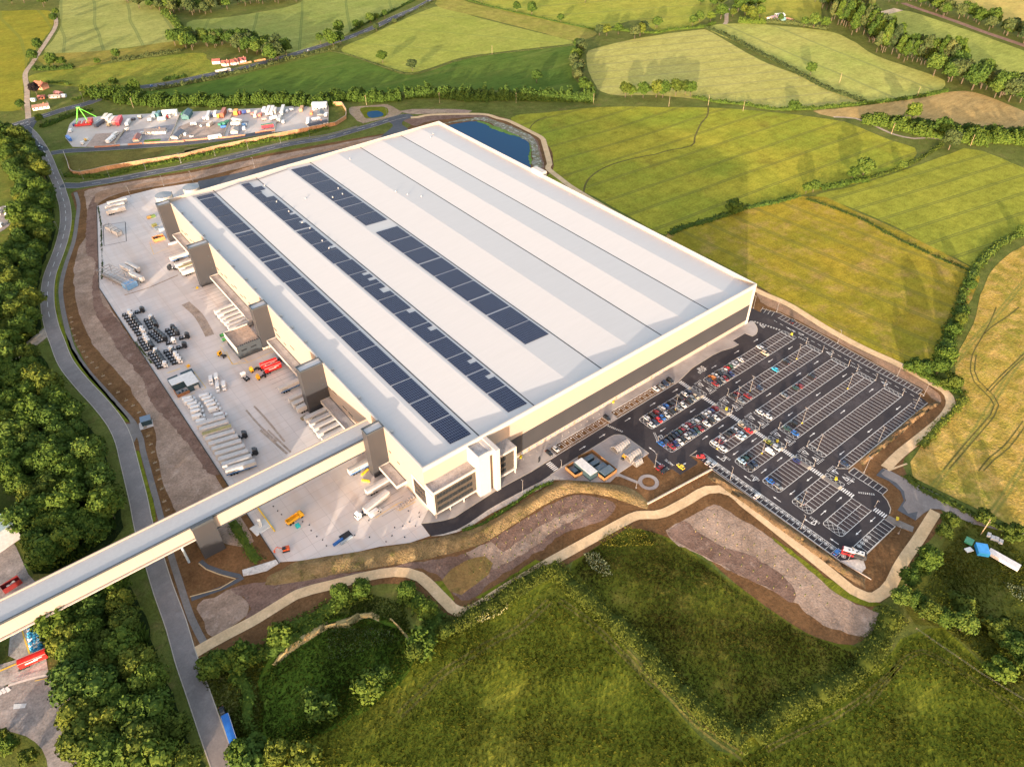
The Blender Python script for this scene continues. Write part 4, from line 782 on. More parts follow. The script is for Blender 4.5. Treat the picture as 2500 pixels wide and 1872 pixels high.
carsin('lower side of the second lamp row', -41, Dn, '2012,590 grey s;2128,502 dark red s;4@430,362 dark blue h', 3)
carsin('upper side of the third row', -52.4, U, '1990,1012 beige s;1870,1092 silver s;1810,1122 black h;1745,1168 black h;1640,1252 silver s;1580,1292 dark red s;1505,1332 white s', 3)
carsin('lower side of the third row', -57.1, Dn, '2130,1112 red s;2012,1182 pale blue h;1965,1232 white s;1660,1432 white s', 3)
carsin('upper side of the half empty row', -52.4, U, '400,772 white s;840,470 grey s;1050,342 dark green h;1115,300 dark red h;1320,125 black s', 4)
carsin('lower side of the half empty row', -57.1, Dn, '565,862 white h', 4)
carsin('upper side of the fourth row', -67.8, U, '555,130 olive s;225,392 black h;150,425 dark green h;88,482 pale blue s', 6)
carsin('lower side of the fourth row', -72.6, Dn, '705,240 silver u;595,315 white v;330,545 dark blue h;258,592 black h', 6)
carsin('upper side of the twin lamp row', -67.8, U, '1020,985 black u;895,1065 dark green s', 4)
carsin('lower side of the twin lamp row', -72.6, Dn, '1060,1172 blue h', 4)
carsin('upper side of the nine bay row', -83.4, U, '1050,465 navy h;595,835 blue s', 6)
carsin('lower side of the nine bay row', -88.2, Dn, '755,945 grey h', 6)
carsin('the island end of the sixth row', -99.2, U, '1140,1205 grey s', 6)
carsin('the single row by the brown bank', -98.8, Dn, '450,960 dark blue s', 7)
carsin('the hi-vis corner bays', None, 2.35, '1255,395 red h', 5)
names = {'h':'hatchback','s':'saloon','u':'suv','v':'van'}
ordn = ['first','second','third','fourth','fifth','sixth','seventh','eighth','ninth','tenth','eleventh','twelfth','thirteenth','fourteenth','fifteenth','sixteenth','seventeenth']
def put_car(bd, c, x, y, rot, label, group='cars in the staff car park', z=None):
    pr = KINDW[bd][0]; return clone(pr, (x,y,Z0+.02 if z is None else z), rot, label, group, paint(c))
for row, L_ in rows.items():
    P_ = []
    for (k,x,y,c,bd,yy,rot) in L_:
        wx, wy = Q(k,x,y,.8); P_.append((wx, yy if yy is not None else wy, c, bd, rot))
    P_.sort(key=lambda t: t[0])
    for i in range(1, len(P_)):                 # keep neighbours in separate bays
        if P_[i][0]-P_[i-1][0] < 2.25: P_[i] = (P_[i-1][0]+2.25,)+P_[i][1:]
    for i, (x,y,c,bd,rot) in enumerate(P_):
        if len(P_) == 1: lab = f'{c} {names[bd]} alone on {row}'
        else: lab = f'{c} {names[bd]}, {ordn[i]} from the office end, {row}'
        o = put_car(bd, c, x+random.uniform(-.08,.08), y+random.uniform(-.25,.25), rot+random.uniform(-.02,.02), lab)
        o['category'] = 'car' if bd != 'v' else 'van'
def one_car(k, x, y, bd, c, rot, label, z=None, grp=None):
    p = Q(k,x,y,.8); o = put_car(bd, c, p[0], p[1], rot, label, grp, z); o['category'] = 'car'
    if grp is None and 'group' in o: del o['group']
    return o
one_car(5,1400,500,'h','silver',0,'silver hatchback in the ringed bays, the one beside the empty bay'); one_car(5,1485,550,'s','silver',0,'silver saloon in the ringed bays, the one with only empty bays below')
one_car(6,360,1105,'h','white',0,'lone white hatchback in the middle of the ringed bays'); one_car(8,1060,1080,'h','blue',0,'lone blue hatchback in the last ringed bay near the coach')
one_car(5,530,590,'s','dark red',.0,'crimson saloon in the small bays beside the ring path'); one_car(5,610,650,'s','black',.0,'black saloon beside the crimson one near the ring path')
one_car(5,900,575,'h','yellow',PI/2,'bright yellow and white marked car in the round-symbol bays'); one_car(1,1440,325,'h','black',.35,'lone black hatchback in the long outer strip of bays')
c_ = one_car('p',543,1738,'s','black',ang(16,430,1310,490,1500),'dark car towed in front of the blue lorry at the roadside', .2); one_car('a',1020,580,'h','blue',.75,'blue car driving on the far main road', .22); one_car('a',272,990,'h','pale blue',-1.0,'pale car on the bend below the junction', .22)
one_car('a',2078,340,'h','white',.75,'white car on the far road above the bungalows', .22)
# tractor units drawn up in slanting rows
ch = [((375,215),(0,0),1,[0]),((152,265),(36.5,50),8,[1,1,0,0,0,0,1,1]),((430,700),(30,46),5,[1,1,1,0,0]),((540,360),(27,45),4,[1,0,0,0]),((620,590),(40,36),5,[0]*5),((925,540),(38,45),3,[0]*3),((1180,680),(0,0),1,[0]),((1130,850),(0,0),1,[0]),((945,770),(0,0),1,[1]),((620,960),(33,48),6,[1,0,0,0,0,1]),((900,925),(38,50),5,[1,0,1,1,1])]
rowt = ['alone at the top of the park','in the longest slanting rank by the kerb','in the rank below the longest one','in the rank behind the lone unit','in the middle rank','in the short rank of three','alone on the warehouse side','alone below the other lone black unit','alone in the centre of the park','in the last rank by the small plant building','in the last rank on the warehouse side']
for r_, (p0, st, n, wh) in enumerate(ch):
    for i in range(n):
        x, y = Q(10, p0[0]+st[0]*i, p0[1]+st[1]*i, 1.2); c = 'white' if wh[i] else 'black'
        lab = f'{c} cab lorry tractor {rowt[r_]}' if n == 1 else f'{c} cab lorry tractor, {ordn[i]} {rowt[r_]}'
        clone(TRAC, (x,y,.15), R(-21), lab, 'lorry tractor units parked in ranks', paint(c))['category'] = 'lorry'
for (k,x,y,c,rt,lab) in ((11,1385,1195,'black',R(-13),'black tractor coupled to the middle of the parked trailers'),(12,515,295,'black',R(-13),'black tractor coupled to the end blue striped trailer'),(24,480,810,'grey',0,'dark tractor parked nose in by the red trailers'),(11,1455,130,'white',R(100),'white cab tractor driving near the yellow shunters'),(29,580,1420,'black',R(150),'black tractor backed to the docked trailers near the second tower')):
    p = Q(k,x,y,2); clone(TRAC, (*p,.15), rt, lab, None, paint(c))['category'] = 'lorry'
# vans
vl = [(440,510),(470,560),(535,610),(580,665),(592,735),(615,825),(745,460),(792,510),(835,565),(872,622),(905,695),(1010,800),(690,912)]
for i, (x,y) in enumerate(vl):
    p = Q(11,x,y,2.6); g = 'in the kerbside rank of six' if i < 6 else 'in the outer rank of five' if i < 11 else ''
    lab = f'white panel van, {ordn[i if i < 6 else i-6]} {g} from the plant building' if i < 11 else ('white van parked out in front of the first long trailer' if i == 11 else 'white van squeezed between the van rank and the trailers')
    clone(VAN, (*p,.15), R(-17), lab, 'white vans in the yard', paint('white'))['category'] = 'van'
for (x,y,l) in ((840,180,'kerb side of the upper pair'),(935,135,'warehouse side of the upper pair'),(958,305,'kerb side of the lower pair'),(1072,278,'warehouse side of the lower pair')):
    clone(VAN, (*Q(11,x,y,2.6),.15), R(-108), f'white van without visible cab, {l}, in the cluster of four', 'cluster of four vans', paint('white'))['category'] = 'van'
clone(VAN, (*Q('f',320,405,2),.15), R(5), 'white van parked beside the white articulated lorry near the office', None, paint('white'))['category'] = 'van'
# trailers
t1, t2 = Q('p',514,1026,4), Q('p',586,1135,4)
for i in range(10):
    f = i/9; x, y = t1[0]+(t2[0]-t1[0])*f, t1[1]+(t2[1]-t1[1])*f
    pr = TRAILS if i == 9 else TRAILF if i == 2 else TRAIL
    clone(pr, (x,y,.15), R(-13), ('blue striped next trailer at the end of the parked rank' if i == 9 else 'open slatted trailer third in the parked rank' if i == 2 else f'pale box trailer, {ordn[i]} in the rank parked beside the kerb'), 'box trailers parked in the yard')['category'] = 'trailer'
dk = [(284,TRAILS,'blue striped trailer alone at the dock beside the second tower'),(272.5,TRAIL,0),(267,TRAILF,'slatted roof trailer docked near the second tower'),(261.7,TRAIL,0),(204.5,TRAIL,0),(199.6,TRAIL,0),(194.4,TRAILN,'trailer lettered NEXT docked near the driver office'),(189.8,TRAIL,0),(185.4,TRAIL,0),(181.8,TRAIL,0),(114,TRAILS,'blue striped next trailer docked alone before the fourth tower'),
 (103.2,TRAIL,0),(98.4,TRAILN,'trailer lettered NEXT docked just above the fourth tower'),(94,TRAIL,0),(84.6,TRAILN,'trailer with dark lettering docked just below the fourth tower'),(80,TRAIL,0),(75.6,TRAIL,0),(71,TRAIL,0),(66.4,TRAIL,0),(61.5,TRAIL,0),(40,TRAILNS,'blue striped NEXT trailer docked under the bridge'),(24.2,TRAIL,0)]
for i, (y,pr,l) in enumerate(dk):
    near = 'third tower and driver office' if 150 < y < 240 else 'second tower' if y > 240 else 'fourth tower' if y > 55 else 'last tower by the offices'
    clone(pr, (-10.2+random.uniform(-.3,.3),y,.15), PI if pr in (TRAILS,TRAILNS) and False else 0, l or f'plain white trailer, number {["one","two","three","four","five","six","seven","eight"][sum(1 for q in dk[:i] if not q[2] and (q[0]>240)==(y>240) and (q[0]>150)==(y>150) and (q[0]>55)==(y>55))]} docked by the {near}', 'trailers backed on to the docks')['category'] = 'trailer'
for (x,y,l) in ((770,30,'white trailer lying in the north yard corner, kerb side'),(780,90,'white trailer second in the north yard corner stack')): pass
for j, (x,y) in enumerate(((785,1350),(770,1378),(775,1405))): clone(TRAIL, (*Q('a',x,y,4),.15), R(-6), f'pale trailer parked in the far yard corner, {ordn[j]} of three', 'trailers in the far yard corner')['category'] = 'trailer'
for j, (x,y) in enumerate(((845,420),(880,405),(905,470))): clone(TRAIL, (*Q('d',x+10,y,4),.15), R(106), f'grey roofed trailer beside the steel wash frame, {ordn[j]} of three', 'trailers by the wash frame')['category'] = 'trailer'
p = Q('f',330,350,2); AL = clone(TRAIL, (*p,.15), R(-168)+PI, 'white articulated lorry trailer standing near the office corner'); AL['category'] = 'trailer'
clone(TRAC, (p[0]-8.3,p[1]-.9,.15), R(186), 'white tractor heading the lorry near the office corner', None, paint('white'))['category'] = 'lorry'
redtr = plain('trailer_red', (.60,.022,.018), .4); redt = trailer_proto('box_trailer', 9.2, 4.0, redtr, curtain=redtr)
wt = plain('white_mark', (.75,.73,.7), .5)
for sy in (-1,1):
    MB().box(-2.5,1.6,sy*1.29-.012,sy*1.29+.012,2.3,2.8).build('logo', wt, redt); MB().box(.5,3.2,sy*1.29-.012,sy*1.29+.012,2.9,3.25).build('logo', wt, redt)
protos.append(redt)
for (x,y,l) in ((395,850,'red box trailer nearer the driver office'),(435,890,'red box trailer with white logo on the outer side of the pair')): clone(redt, (*Q(24,x,y,3),.15), R(-4), l, 'pair of red trailers')['category'] = 'trailer'
clone(redt, (*Q(15,285,735,2),.15), R(-9), 'red trailer beside the woods in the old yard below the bridge')['category'] = 'trailer'
p = Q(16,465,1400,2.5); bt = trailer_proto('lorry', 12.5, 2.9, plain('tarp_blue', (.02,.13,.42), .6), curtain=plain('side_blue', (.10,.2,.35), .5)); protos.append(bt)
a_ = ang(16,430,1310,490,1500); clone(bt, (*p,.2), a_, 'long blue sheeted lorry body parked on the roadside verge')['category'] = 'lorry'; q = Q(16,495,1525,2); clone(TRAC, (q[0],q[1],.2), a_, 'white cab pulling the blue sheeted lorry on the verge', None, paint('white'))['category'] = 'lorry'
# yard machines
ym = plain('machine_yellow', (.72,.36,.02), .45)
def shunter():
    r = empty('yard_shunter', (0,0,-500)); c = MB(); c.loft([sec(1.0,[(-1.1,.7),(-1.1,3.0),(1.1,3.0),(1.1,.7)]),sec(2.3,[(-1.1,.6),(-1.05,2.9),(1.05,2.9),(1.1,.6)]),sec(2.7,[(-1.1,.6),(-1.0,1.6),(1.0,1.6),(1.1,.6)])]); c = c.build('cab', ym, r)
    MB().box(1.0-.03,1.0,-.8,.8,1.7,2.7).build('rear_window', carglass, c); MB().box(-2.6,1.0,-.5,.5,.7,1.0).build('chassis', chassis, r); MB().box(-2.0,-.6,-.9,.9,1.0,1.2).build('deck', chassis, r)
    for x in (1.8,-1.8):
        for sy in (-1,1): MB().cyl(x,.5,sy*.95-.2,sy*.95+.2,.5,n=10,ax='y').build('wheel', tyre, r)
    return r
SH = shunter(); protos.append(SH)
for (k,x,y,rt,l) in ((30,200,750,PI,'yellow cab yard shunter nearer the driver office'),(30,350,915,PI,'yellow cab yard shunter with lime box on its deck'),(10,1860,1010,R(115),'yellow shunter parked at the driver office corner')): clone(SH, (*Q(k,x,y,1),.15), rt, l, 'yellow yard shunters')['category'] = 'shunter'
p = Q(12,1100,1185,1.5); r = empty('dump_truck', (*p,.15), R(8), 'orange yellow tipper truck parked on the yard below the bridge', 'truck')
MB().loft([sec(2.0,[(-1.2,.7),(-1.2,2.9),(1.2,2.9),(1.2,.7)]),sec(3.6,[(-1.2,.6),(-1.15,2.8),(1.15,2.8),(1.2,.6)]),sec(4.0,[(-1.2,.6),(-1.1,1.6),(1.1,1.6),(1.2,.6)])]).build('cab', ym, r); MB().box(3.4,3.9,-.95,.95,1.8,2.5).build('windscreen', carglass, r)
b = MB(); b.box(-4,1.7,-1.2,-1.05,1.2,2.6); b.box(-4,1.7,1.05,1.2,1.2,2.6); b.box(-4,-3.85,-1.05,1.05,1.2,2.6); b.box(1.55,1.7,-1.05,1.05,1.2,2.8); b.box(-3.85,1.55,-1.05,1.05,1.2,1.4); b.build('tipper_body', ym, r); MB().box(-4,3.4,-.5,.5,.7,1.2).build('chassis', chassis, r)
for x in (2.8,-1.6,-2.9):
    for sy in (-1,1): MB().cyl(x,.5,sy*.95-.25,sy*.95+.25,.5,n=10,ax='y').build('wheel', tyre, r)
orr = plain('digger_orange', (.60,.10,.03), .5)
p = Q(12,980,1600,1); r = empty('excavator', (*p,.15), R(160), 'orange red mini excavator with arm folded out at the yard corner', 'excavator')
for sy in (-1,1): MB().loft([[(-1.6,sy*.9-.2,.2),(-1.3,sy*.9-.2,0),(1.3,sy*.9-.2,0),(1.6,sy*.9-.2,.3),(1.3,sy*.9-.2,.6),(-1.3,sy*.9-.2,.6)],[(-1.6,sy*.9+.2,.2),(-1.3,sy*.9+.2,0),(1.3,sy*.9+.2,0),(1.6,sy*.9+.2,.3),(1.3,sy*.9+.2,.6),(-1.3,sy*.9+.2,.6)]]).build('track', tyre, r)
MB().box(-1.6,1.2,-1.0,1.0,.8,1.7).build('house', orr, r); MB().box(-.2,1.1,.0,1.0,1.7,2.7).build('cab', carglass, r)
MB().tube((1.2,-.3,1.5),(3.2,-.3,3.1),.18).build('boom', orr, r); MB().tube((3.2,-.3,3.1),(4.6,-.3,1.4),.14).build('stick', orr, r); MB().box(4.3,4.9,-.7,.1,.4,1.3).build('bucket', orr, r)
# coach
p = Q(8,1365,1115,1.5); r = empty('coach', (p[0],p[1],Z0), R(-62), 'dark red and black minibus coach with white patterned roof parked across the corner', 'coach')
def ring2(x, w, z0, z1): return sec(x, [(-w,z0),(-w,z1-.2),(-w*.9,z1),(w*.9,z1),(w,z1-.2),(w,z0)])
MB().loft([ring2(-4.8,1.15,.4,2.9),ring2(-4.5,1.2,.35,3.0),ring2(0,1.2,.35,3.0)]).build('rear_body', paint('dark red'), r); MB().loft([ring2(.001,1.2,.35,3.0),ring2(4.2,1.2,.35,2.95),ring2(4.8,1.1,.4,2.0)]).build('front_body', chassis, r)
MB().box(-4.4,3.6,-1.0,1.0,3.01,3.1).build('roof', paint('white'), r)
for (x,y) in ((-2.6,-.3),(-1.2,.2),(.3,-.35),(.9,.35),(2.4,0)): MB().box(x,x+.7,y-.3,y+.3,3.1,3.16).build('roof_hatch', chassis, r)
for sy in (-1,1): MB().box(-4.3,3.7,sy*1.2-.02,sy*1.2+.02,1.5,2.4).build('side_window', carglass, r)
for x in (2.9,-2.7):
    for sy in (-1,1): MB().cyl(x,.5,sy*1.05-.15,sy*1.05+.15,.5,n=10,ax='y').build('wheel', tyre, r)
# tanker and lorry on the far road
p = Q(21,510,575,2); r = empty('tanker_lorry', (*p,.2), ang(21,370,600,650,545), 'long white tanker lorry on the main road below the bungalows', 'lorry'); MB().cyl(0,2.4,-8,5,1.3,n=14,ax='x').build('tank', trunkw, r); MB().box(5.6,8,-1.2,1.2,.5,3.3).build('cab', trunkw, r); MB().box(-8,7.5,-.6,.6,.6,1.0).build('chassis', chassis, r)
for x in (-6,-4.6,3,6.8):
    for sy in (-1,1): MB().cyl(x,.5,sy*.9-.2,sy*.9+.2,.5,n=8,ax='y').build('wheel', tyre, r)
lg = trailer_proto('box_trailer', 13, 3.6, plain('lime', (.25,.45,.06), .5)); protos.append(lg); clone(lg, (*Q('a',735,605,3),.2), ang('a',700,615,770,597), 'lime green topped lorry trailer half hidden by roadside trees')['category'] = 'trailer'
# ------------------------------------------------------------------ vegetation
def leaf_mat(name, dk, md, lt, big=.12):
    n = NT(name); oi = n.n('ShaderNodeObjectInfo'); p = n.pos()
    f = n.math('ADD', n.math('MULTIPLY', n.noise(p, .45, 3, .7), .75), n.math('MULTIPLY', oi.outputs['Random'], .38))
    c = n.mix(n.ramp(f, .32, .62), dk, md); c = n.mix(n.ramp(f, .6, .85), c, lt)
    m = n.fin(c, .8); n.b.inputs['Specular IOR Level'].default_value = .1; return m
leafA = leaf_mat('leaves_green', (.036,.066,.010), (.054,.090,.012), (.080,.112,.015))
leafB = leaf_mat('leaves_dark', (.028,.056,.010), (.046,.082,.013), (.078,.112,.018))
leafC = leaf_mat('leaves_yellow', (.038,.060,.009), (.066,.088,.012), (.105,.122,.016))
leafD = leaf_mat('leaves_far', (.030,.050,.018), (.052,.072,.022), (.09,.10,.03))
leafH = leaf_mat('leaves_olive', (.040,.052,.007), (.052,.068,.009), (.070,.082,.011))
leafP = leaf_mat('leaves_purple', (.012,.010,.012), (.02,.014,.016), (.03,.02,.02))
bark = plain('bark', (.10,.075,.05), .95)
def cards(cen, nrm, size, seed=0, lf=None):
    """many small leaf clumps: numpy arrays of quads at cen, facing nrm plus scatter"""
    g = np.random.default_rng(seed); n = len(cen)
    d = nrm+g.normal(0,.55,(n,3)); d /= np.linalg.norm(d,axis=1)[:,None]+1e-9
    a = np.cross(d, g.normal(0,1,(n,3))); a /= np.linalg.norm(a,axis=1)[:,None]+1e-9; b_ = np.cross(d,a)
    s = (size*g.uniform(.6,1.35,n))[:,None]; t = s*g.uniform(.55,1.0,n)[:,None]
    V = np.stack([cen-a*s-b_*t*.3, cen-b_*t, cen+a*s+b_*t*.2, cen+b_*t],1).reshape(-1,3); return V
def mesh_quads(name, V, mat, extra=None):
    me = bpy.data.meshes.new(name); nq = len(V)//4; ev, ef = (extra if extra else ([], []))
    allv = np.concatenate([V, np.array(ev).reshape(-1,3)]) if ev else V
    me.vertices.add(len(allv)); me.vertices.foreach_set('co', allv.astype(np.float32).ravel())
    idx = list(range(nq*4)); ls = [i*4 for i in range(nq)]; lt = [4]*nq; o = nq*4
    for f in ef: ls.append(len(idx)); lt.append(len(f)); idx += [i+o for i in f]
    me.loops.add(len(idx)); me.loops.foreach_set('vertex_index', idx); me.polygons.add(len(ls)); me.polygons.foreach_set('loop_start', ls); me.polygons.foreach_set('loop_total', lt)
    me.update(calc_edges=True); me.materials.append(mat); return me
def ico(c, r, sub=2, seed=0, wob=.12):
    import bmesh
    bm = bmesh.new(); bmesh.ops.create_icosphere(bm, subdivisions=sub, radius=1); g = random.Random(seed); ph = [g.uniform(0,6) for _ in range(6)]
    vs = []
    for v in bm.verts:
        k = 1+wob*(math.sin(3*v.co.x+ph[0])*math.sin(3*v.co.y+ph[1])+.6*math.sin(5*v.co.z+ph[2])*math.sin(5*v.co.x+ph[3]))
        vs.append((c[0]+v.co.x*r[0]*k, c[1]+v.co.y*r[1]*k, c[2]+v.co.z*r[2]*k))
    fs = [tuple(v.index for v in f.verts) for f in bm.faces]; bm.free(); return vs, fs
def crown(seed, rx, rz, zc, ncard, size, lumps=9, mat=leafA, nm='crown', pointy=0):
    """crown made of overlapping boughs, each a shell of leaf clumps, gaps between them"""
    g = np.random.default_rng(seed); C = []; Nn = []; ev = []; ef = []
    for i in range(lumps):
        th = 2.4*i+g.uniform(-.4,.4); hh = -.55+1.45*(i+.5)/lumps; rr = rx*.62*math.sqrt(max(.06,1-max(0,hh)**2))*g.uniform(.7,1.1)*(1-pointy*max(0,hh+.3)*.6)
        c = np.array([rr*math.cos(th), rr*math.sin(th), zc+hh*rz*.72]); lr = rx*g.uniform(.40,.58)*(1-pointy*max(0,hh)*.55); lz = lr*(.8+pointy)
        k = ncard//lumps; d = g.normal(0,1,(k,3)); d[:,2] = np.abs(d[:,2])*1.0-.35; d /= np.linalg.norm(d,axis=1)[:,None]
        rad = g.uniform(.80,1.10,k)[:,None]*(1+.14*np.sin(d[:,[0]]*7+i)*np.sin(d[:,[1]]*6+i*2))
        C.append(c+d*np.array([lr,lr,lz])*rad); Nn.append(d)
        v, f = ico(c, (lr*.80,lr*.80,lz*.80), 1, seed*7+i, .1); o = len(ev); ev += v; ef += [tuple(q+o for q in t) for t in f]
    v, f = ico((0,0,zc-.1*rz), (rx*.6,rx*.6,rz*.62), 1, seed, .15); o = len(ev); ev += v; ef += [tuple(q+o for q in t) for t in f]
    C = np.concatenate(C); Nn = np.concatenate(Nn); return mesh_quads(nm, cards(C,Nn,size,seed), mat, (ev, ef))
def trunk_mesh(h, r0, seed):
    g = random.Random(seed); b = MB(); b.cyl(0,0,-.2,h*.55,r0,r0*.7,7)
    for i in range(4):
        a = i*PI/2+g.random(); b.tube((0,0,h*.35+i*.3),(math.cos(a)*h*.22,math.sin(a)*h*.22,h*.62+g.random()),r0*.38,5)
    me = bpy.data.meshes.new('trunk'); me.from_pydata(b.v, [], b.f); me.materials.append(bark); return me
TK = {}
for i in range(5): TK['w%d'%i] = (crown(10+i, 4.6, 4.6, 6.6, 1500, .42, 11), trunk_mesh(9,.28,i))                 # woodland broadleaf
for i in range(3): TK['d%d'%i] = (crown(30+i, 4.4, 4.8, 6.2, 1100, .55, 10), trunk_mesh(9,.3,i+9))             # far broadleaf
for i in range(2): TK['p%d'%i] = (crown(40+i, 3.2, 8.5, 9.5, 1100, .60, 11, pointy=.7), trunk_mesh(16,.25,i+19))       # tall belt trees
for i in range(3): TK['b%d'%i] = (crown(50+i, 2.3, 2.0, 1.7, 700, .28, 7), trunk_mesh(2.5,.1,i+29))              # bushes
used_label = {}
def tree(kind, x, y, s, mat, name, label, cat='tree', group=None, z=0, parts=True, sz=None):
    cm, tm = TK[kind]; rz = random.uniform(0,2*PI); r = empty(name, (x,y,z), rz, label, cat, group); r.scale = (s,s,sz or s*random.uniform(.92,1.08))
    c = bpy.data.objects.new('crown', cm); COL.objects.link(c); c.parent = r; c.material_slots[0].link = 'OBJECT'; c.material_slots[0].material = mat
    t = bpy.data.objects.new('trunk', tm); COL.objects.link(t); t.parent = r; return r
def inside(p, poly):
    c = False; n = len(poly); j = n-1
    for i in range(n):
        if (poly[i][1] > p[1]) != (poly[j][1] > p[1]) and p[0] < (poly[j][0]-poly[i][0])*(p[1]-poly[i][1])/(poly[j][1]-poly[i][1])+poly[i][0]: c = not c
        j = i
    return c
def scatter(poly, d, seed, maxn=400):
    g = random.Random(seed); xs_ = [p[0] for p in poly]; ys_ = [p[1] for p in poly]; out = []
    for _ in range(9000):
        p = (g.uniform(min(xs_),max(xs_)), g.uniform(min(ys_),max(ys_)))
        if inside(p, poly) and all(math.dist(p,q) > d for q in out): out.append(p)
        if len(out) >= maxn: break
    return out
def wood(poly, d, kinds, mats, s, seed, name, label, group, sz=.9):
    if d > 7: UGP.append(poly)
    for i, p in enumerate(scatter(poly, d, seed)):
        k = random.choice(kinds); ss = s*random.uniform(.78,1.2); tree(k, p[0], p[1], ss, random.choice(mats), name, label, 'tree', group, sz=ss*sz*random.uniform(.85,1.15))
ug = earth('undergrowth', (.020,.034,.009), (.014,.024,.008), (.04,.05,.012), .1, 1.5, .9, .6)
UGP = []
for s_ in ('0,330 40,330 66,345 90,378 110,420 124,452 132,480 132,520 136,560 122,612 104,650 96,690 94,735 100,775 98,800 70,845 20,875 -40,880 -40,640 0,690 40,600 45,560 58,520 58,480 36,430 10,380 -40,360','0,900 50,880 100,868 122,900 140,945 175,985 212,1035 244,1080 262,1130 280,1180 295,1240 300,1290 260,1340 180,1380 120,1400 80,1400 68,1330 55,1300 62,1260 34,1190 0,1150 -40,1120 -40,930','160,1480 225,1440 300,1420 345,1480 370,1560 390,1630 420,1690 445,1760 470,1830 490,1895 200,1895 205,1800 190,1700 180,1640 120,1570 110,1530'):
    tag(land('undergrowth', QP('p', s_), ug, .07, 5, .4), kind='stuff')
WK = ['w%d'%i for i in range(5)]; DKK = ['d%d'%i for i in range(3)]; BK = ['b%d'%i for i in range(3)]
wood(QP('p','0,335 40,335 62,345 84,378 104,420 118,452 124,480 126,520 128,565 114,610 96,650 88,690 86,735 92,775 88,800 60,845 20,870 -25,875 -25,640 5,690 45,600 50,560 62,520 62,480 40,430 15,380 -40,360'), 8.0, WK, [leafA,leafA,leafB,leafC], 1.42, 1, 'broadleaf_tree', 'broadleaf tree in the dense wood between the curving road and the container yard', 'trees in the upper roadside wood')
wood(QP('p','0,905 50,885 100,885 118,905 130,950 165,990 200,1040 232,1085 250,1130 268,1180 282,1240 285,1290 240,1330 180,1370 120,1395 84,1395 75,1330 62,1300 70,1260 40,1190 10,1150 -30,1120 -30,930'), 7.6, WK, [leafA,leafA,leafB,leafC,leafA], 1.38, 2, 'broadleaf_tree', 'broadleaf tree in the dense wood beside the road, above the bridge', 'trees in the wood above the bridge')
wood(QP('p','170,1470 225,1440 290,1440 330,1500 352,1560 375,1630 400,1690 425,1760 450,1830 465,1890 200,1890 205,1800 190,1700 180,1640 120,1570 115,1530'), 7.6, WK, [leafA,leafC,leafB,leafA,leafC], 1.38, 3, 'broadleaf_tree', 'broadleaf tree in the dense wood beside the road, below the bridge', 'trees in the wood below the bridge')
wood(QP(15,'10,1370 120,1370 230,1420 300,1500 340,1600 350,1650 170,1650 130,1580 60,1540 0,1530'), 6, BK, [leafA,leafC], 1.2, 4, 'bush', 'green bush on the planted island inside the curved concrete road', 'bushes on the island in the curved road')
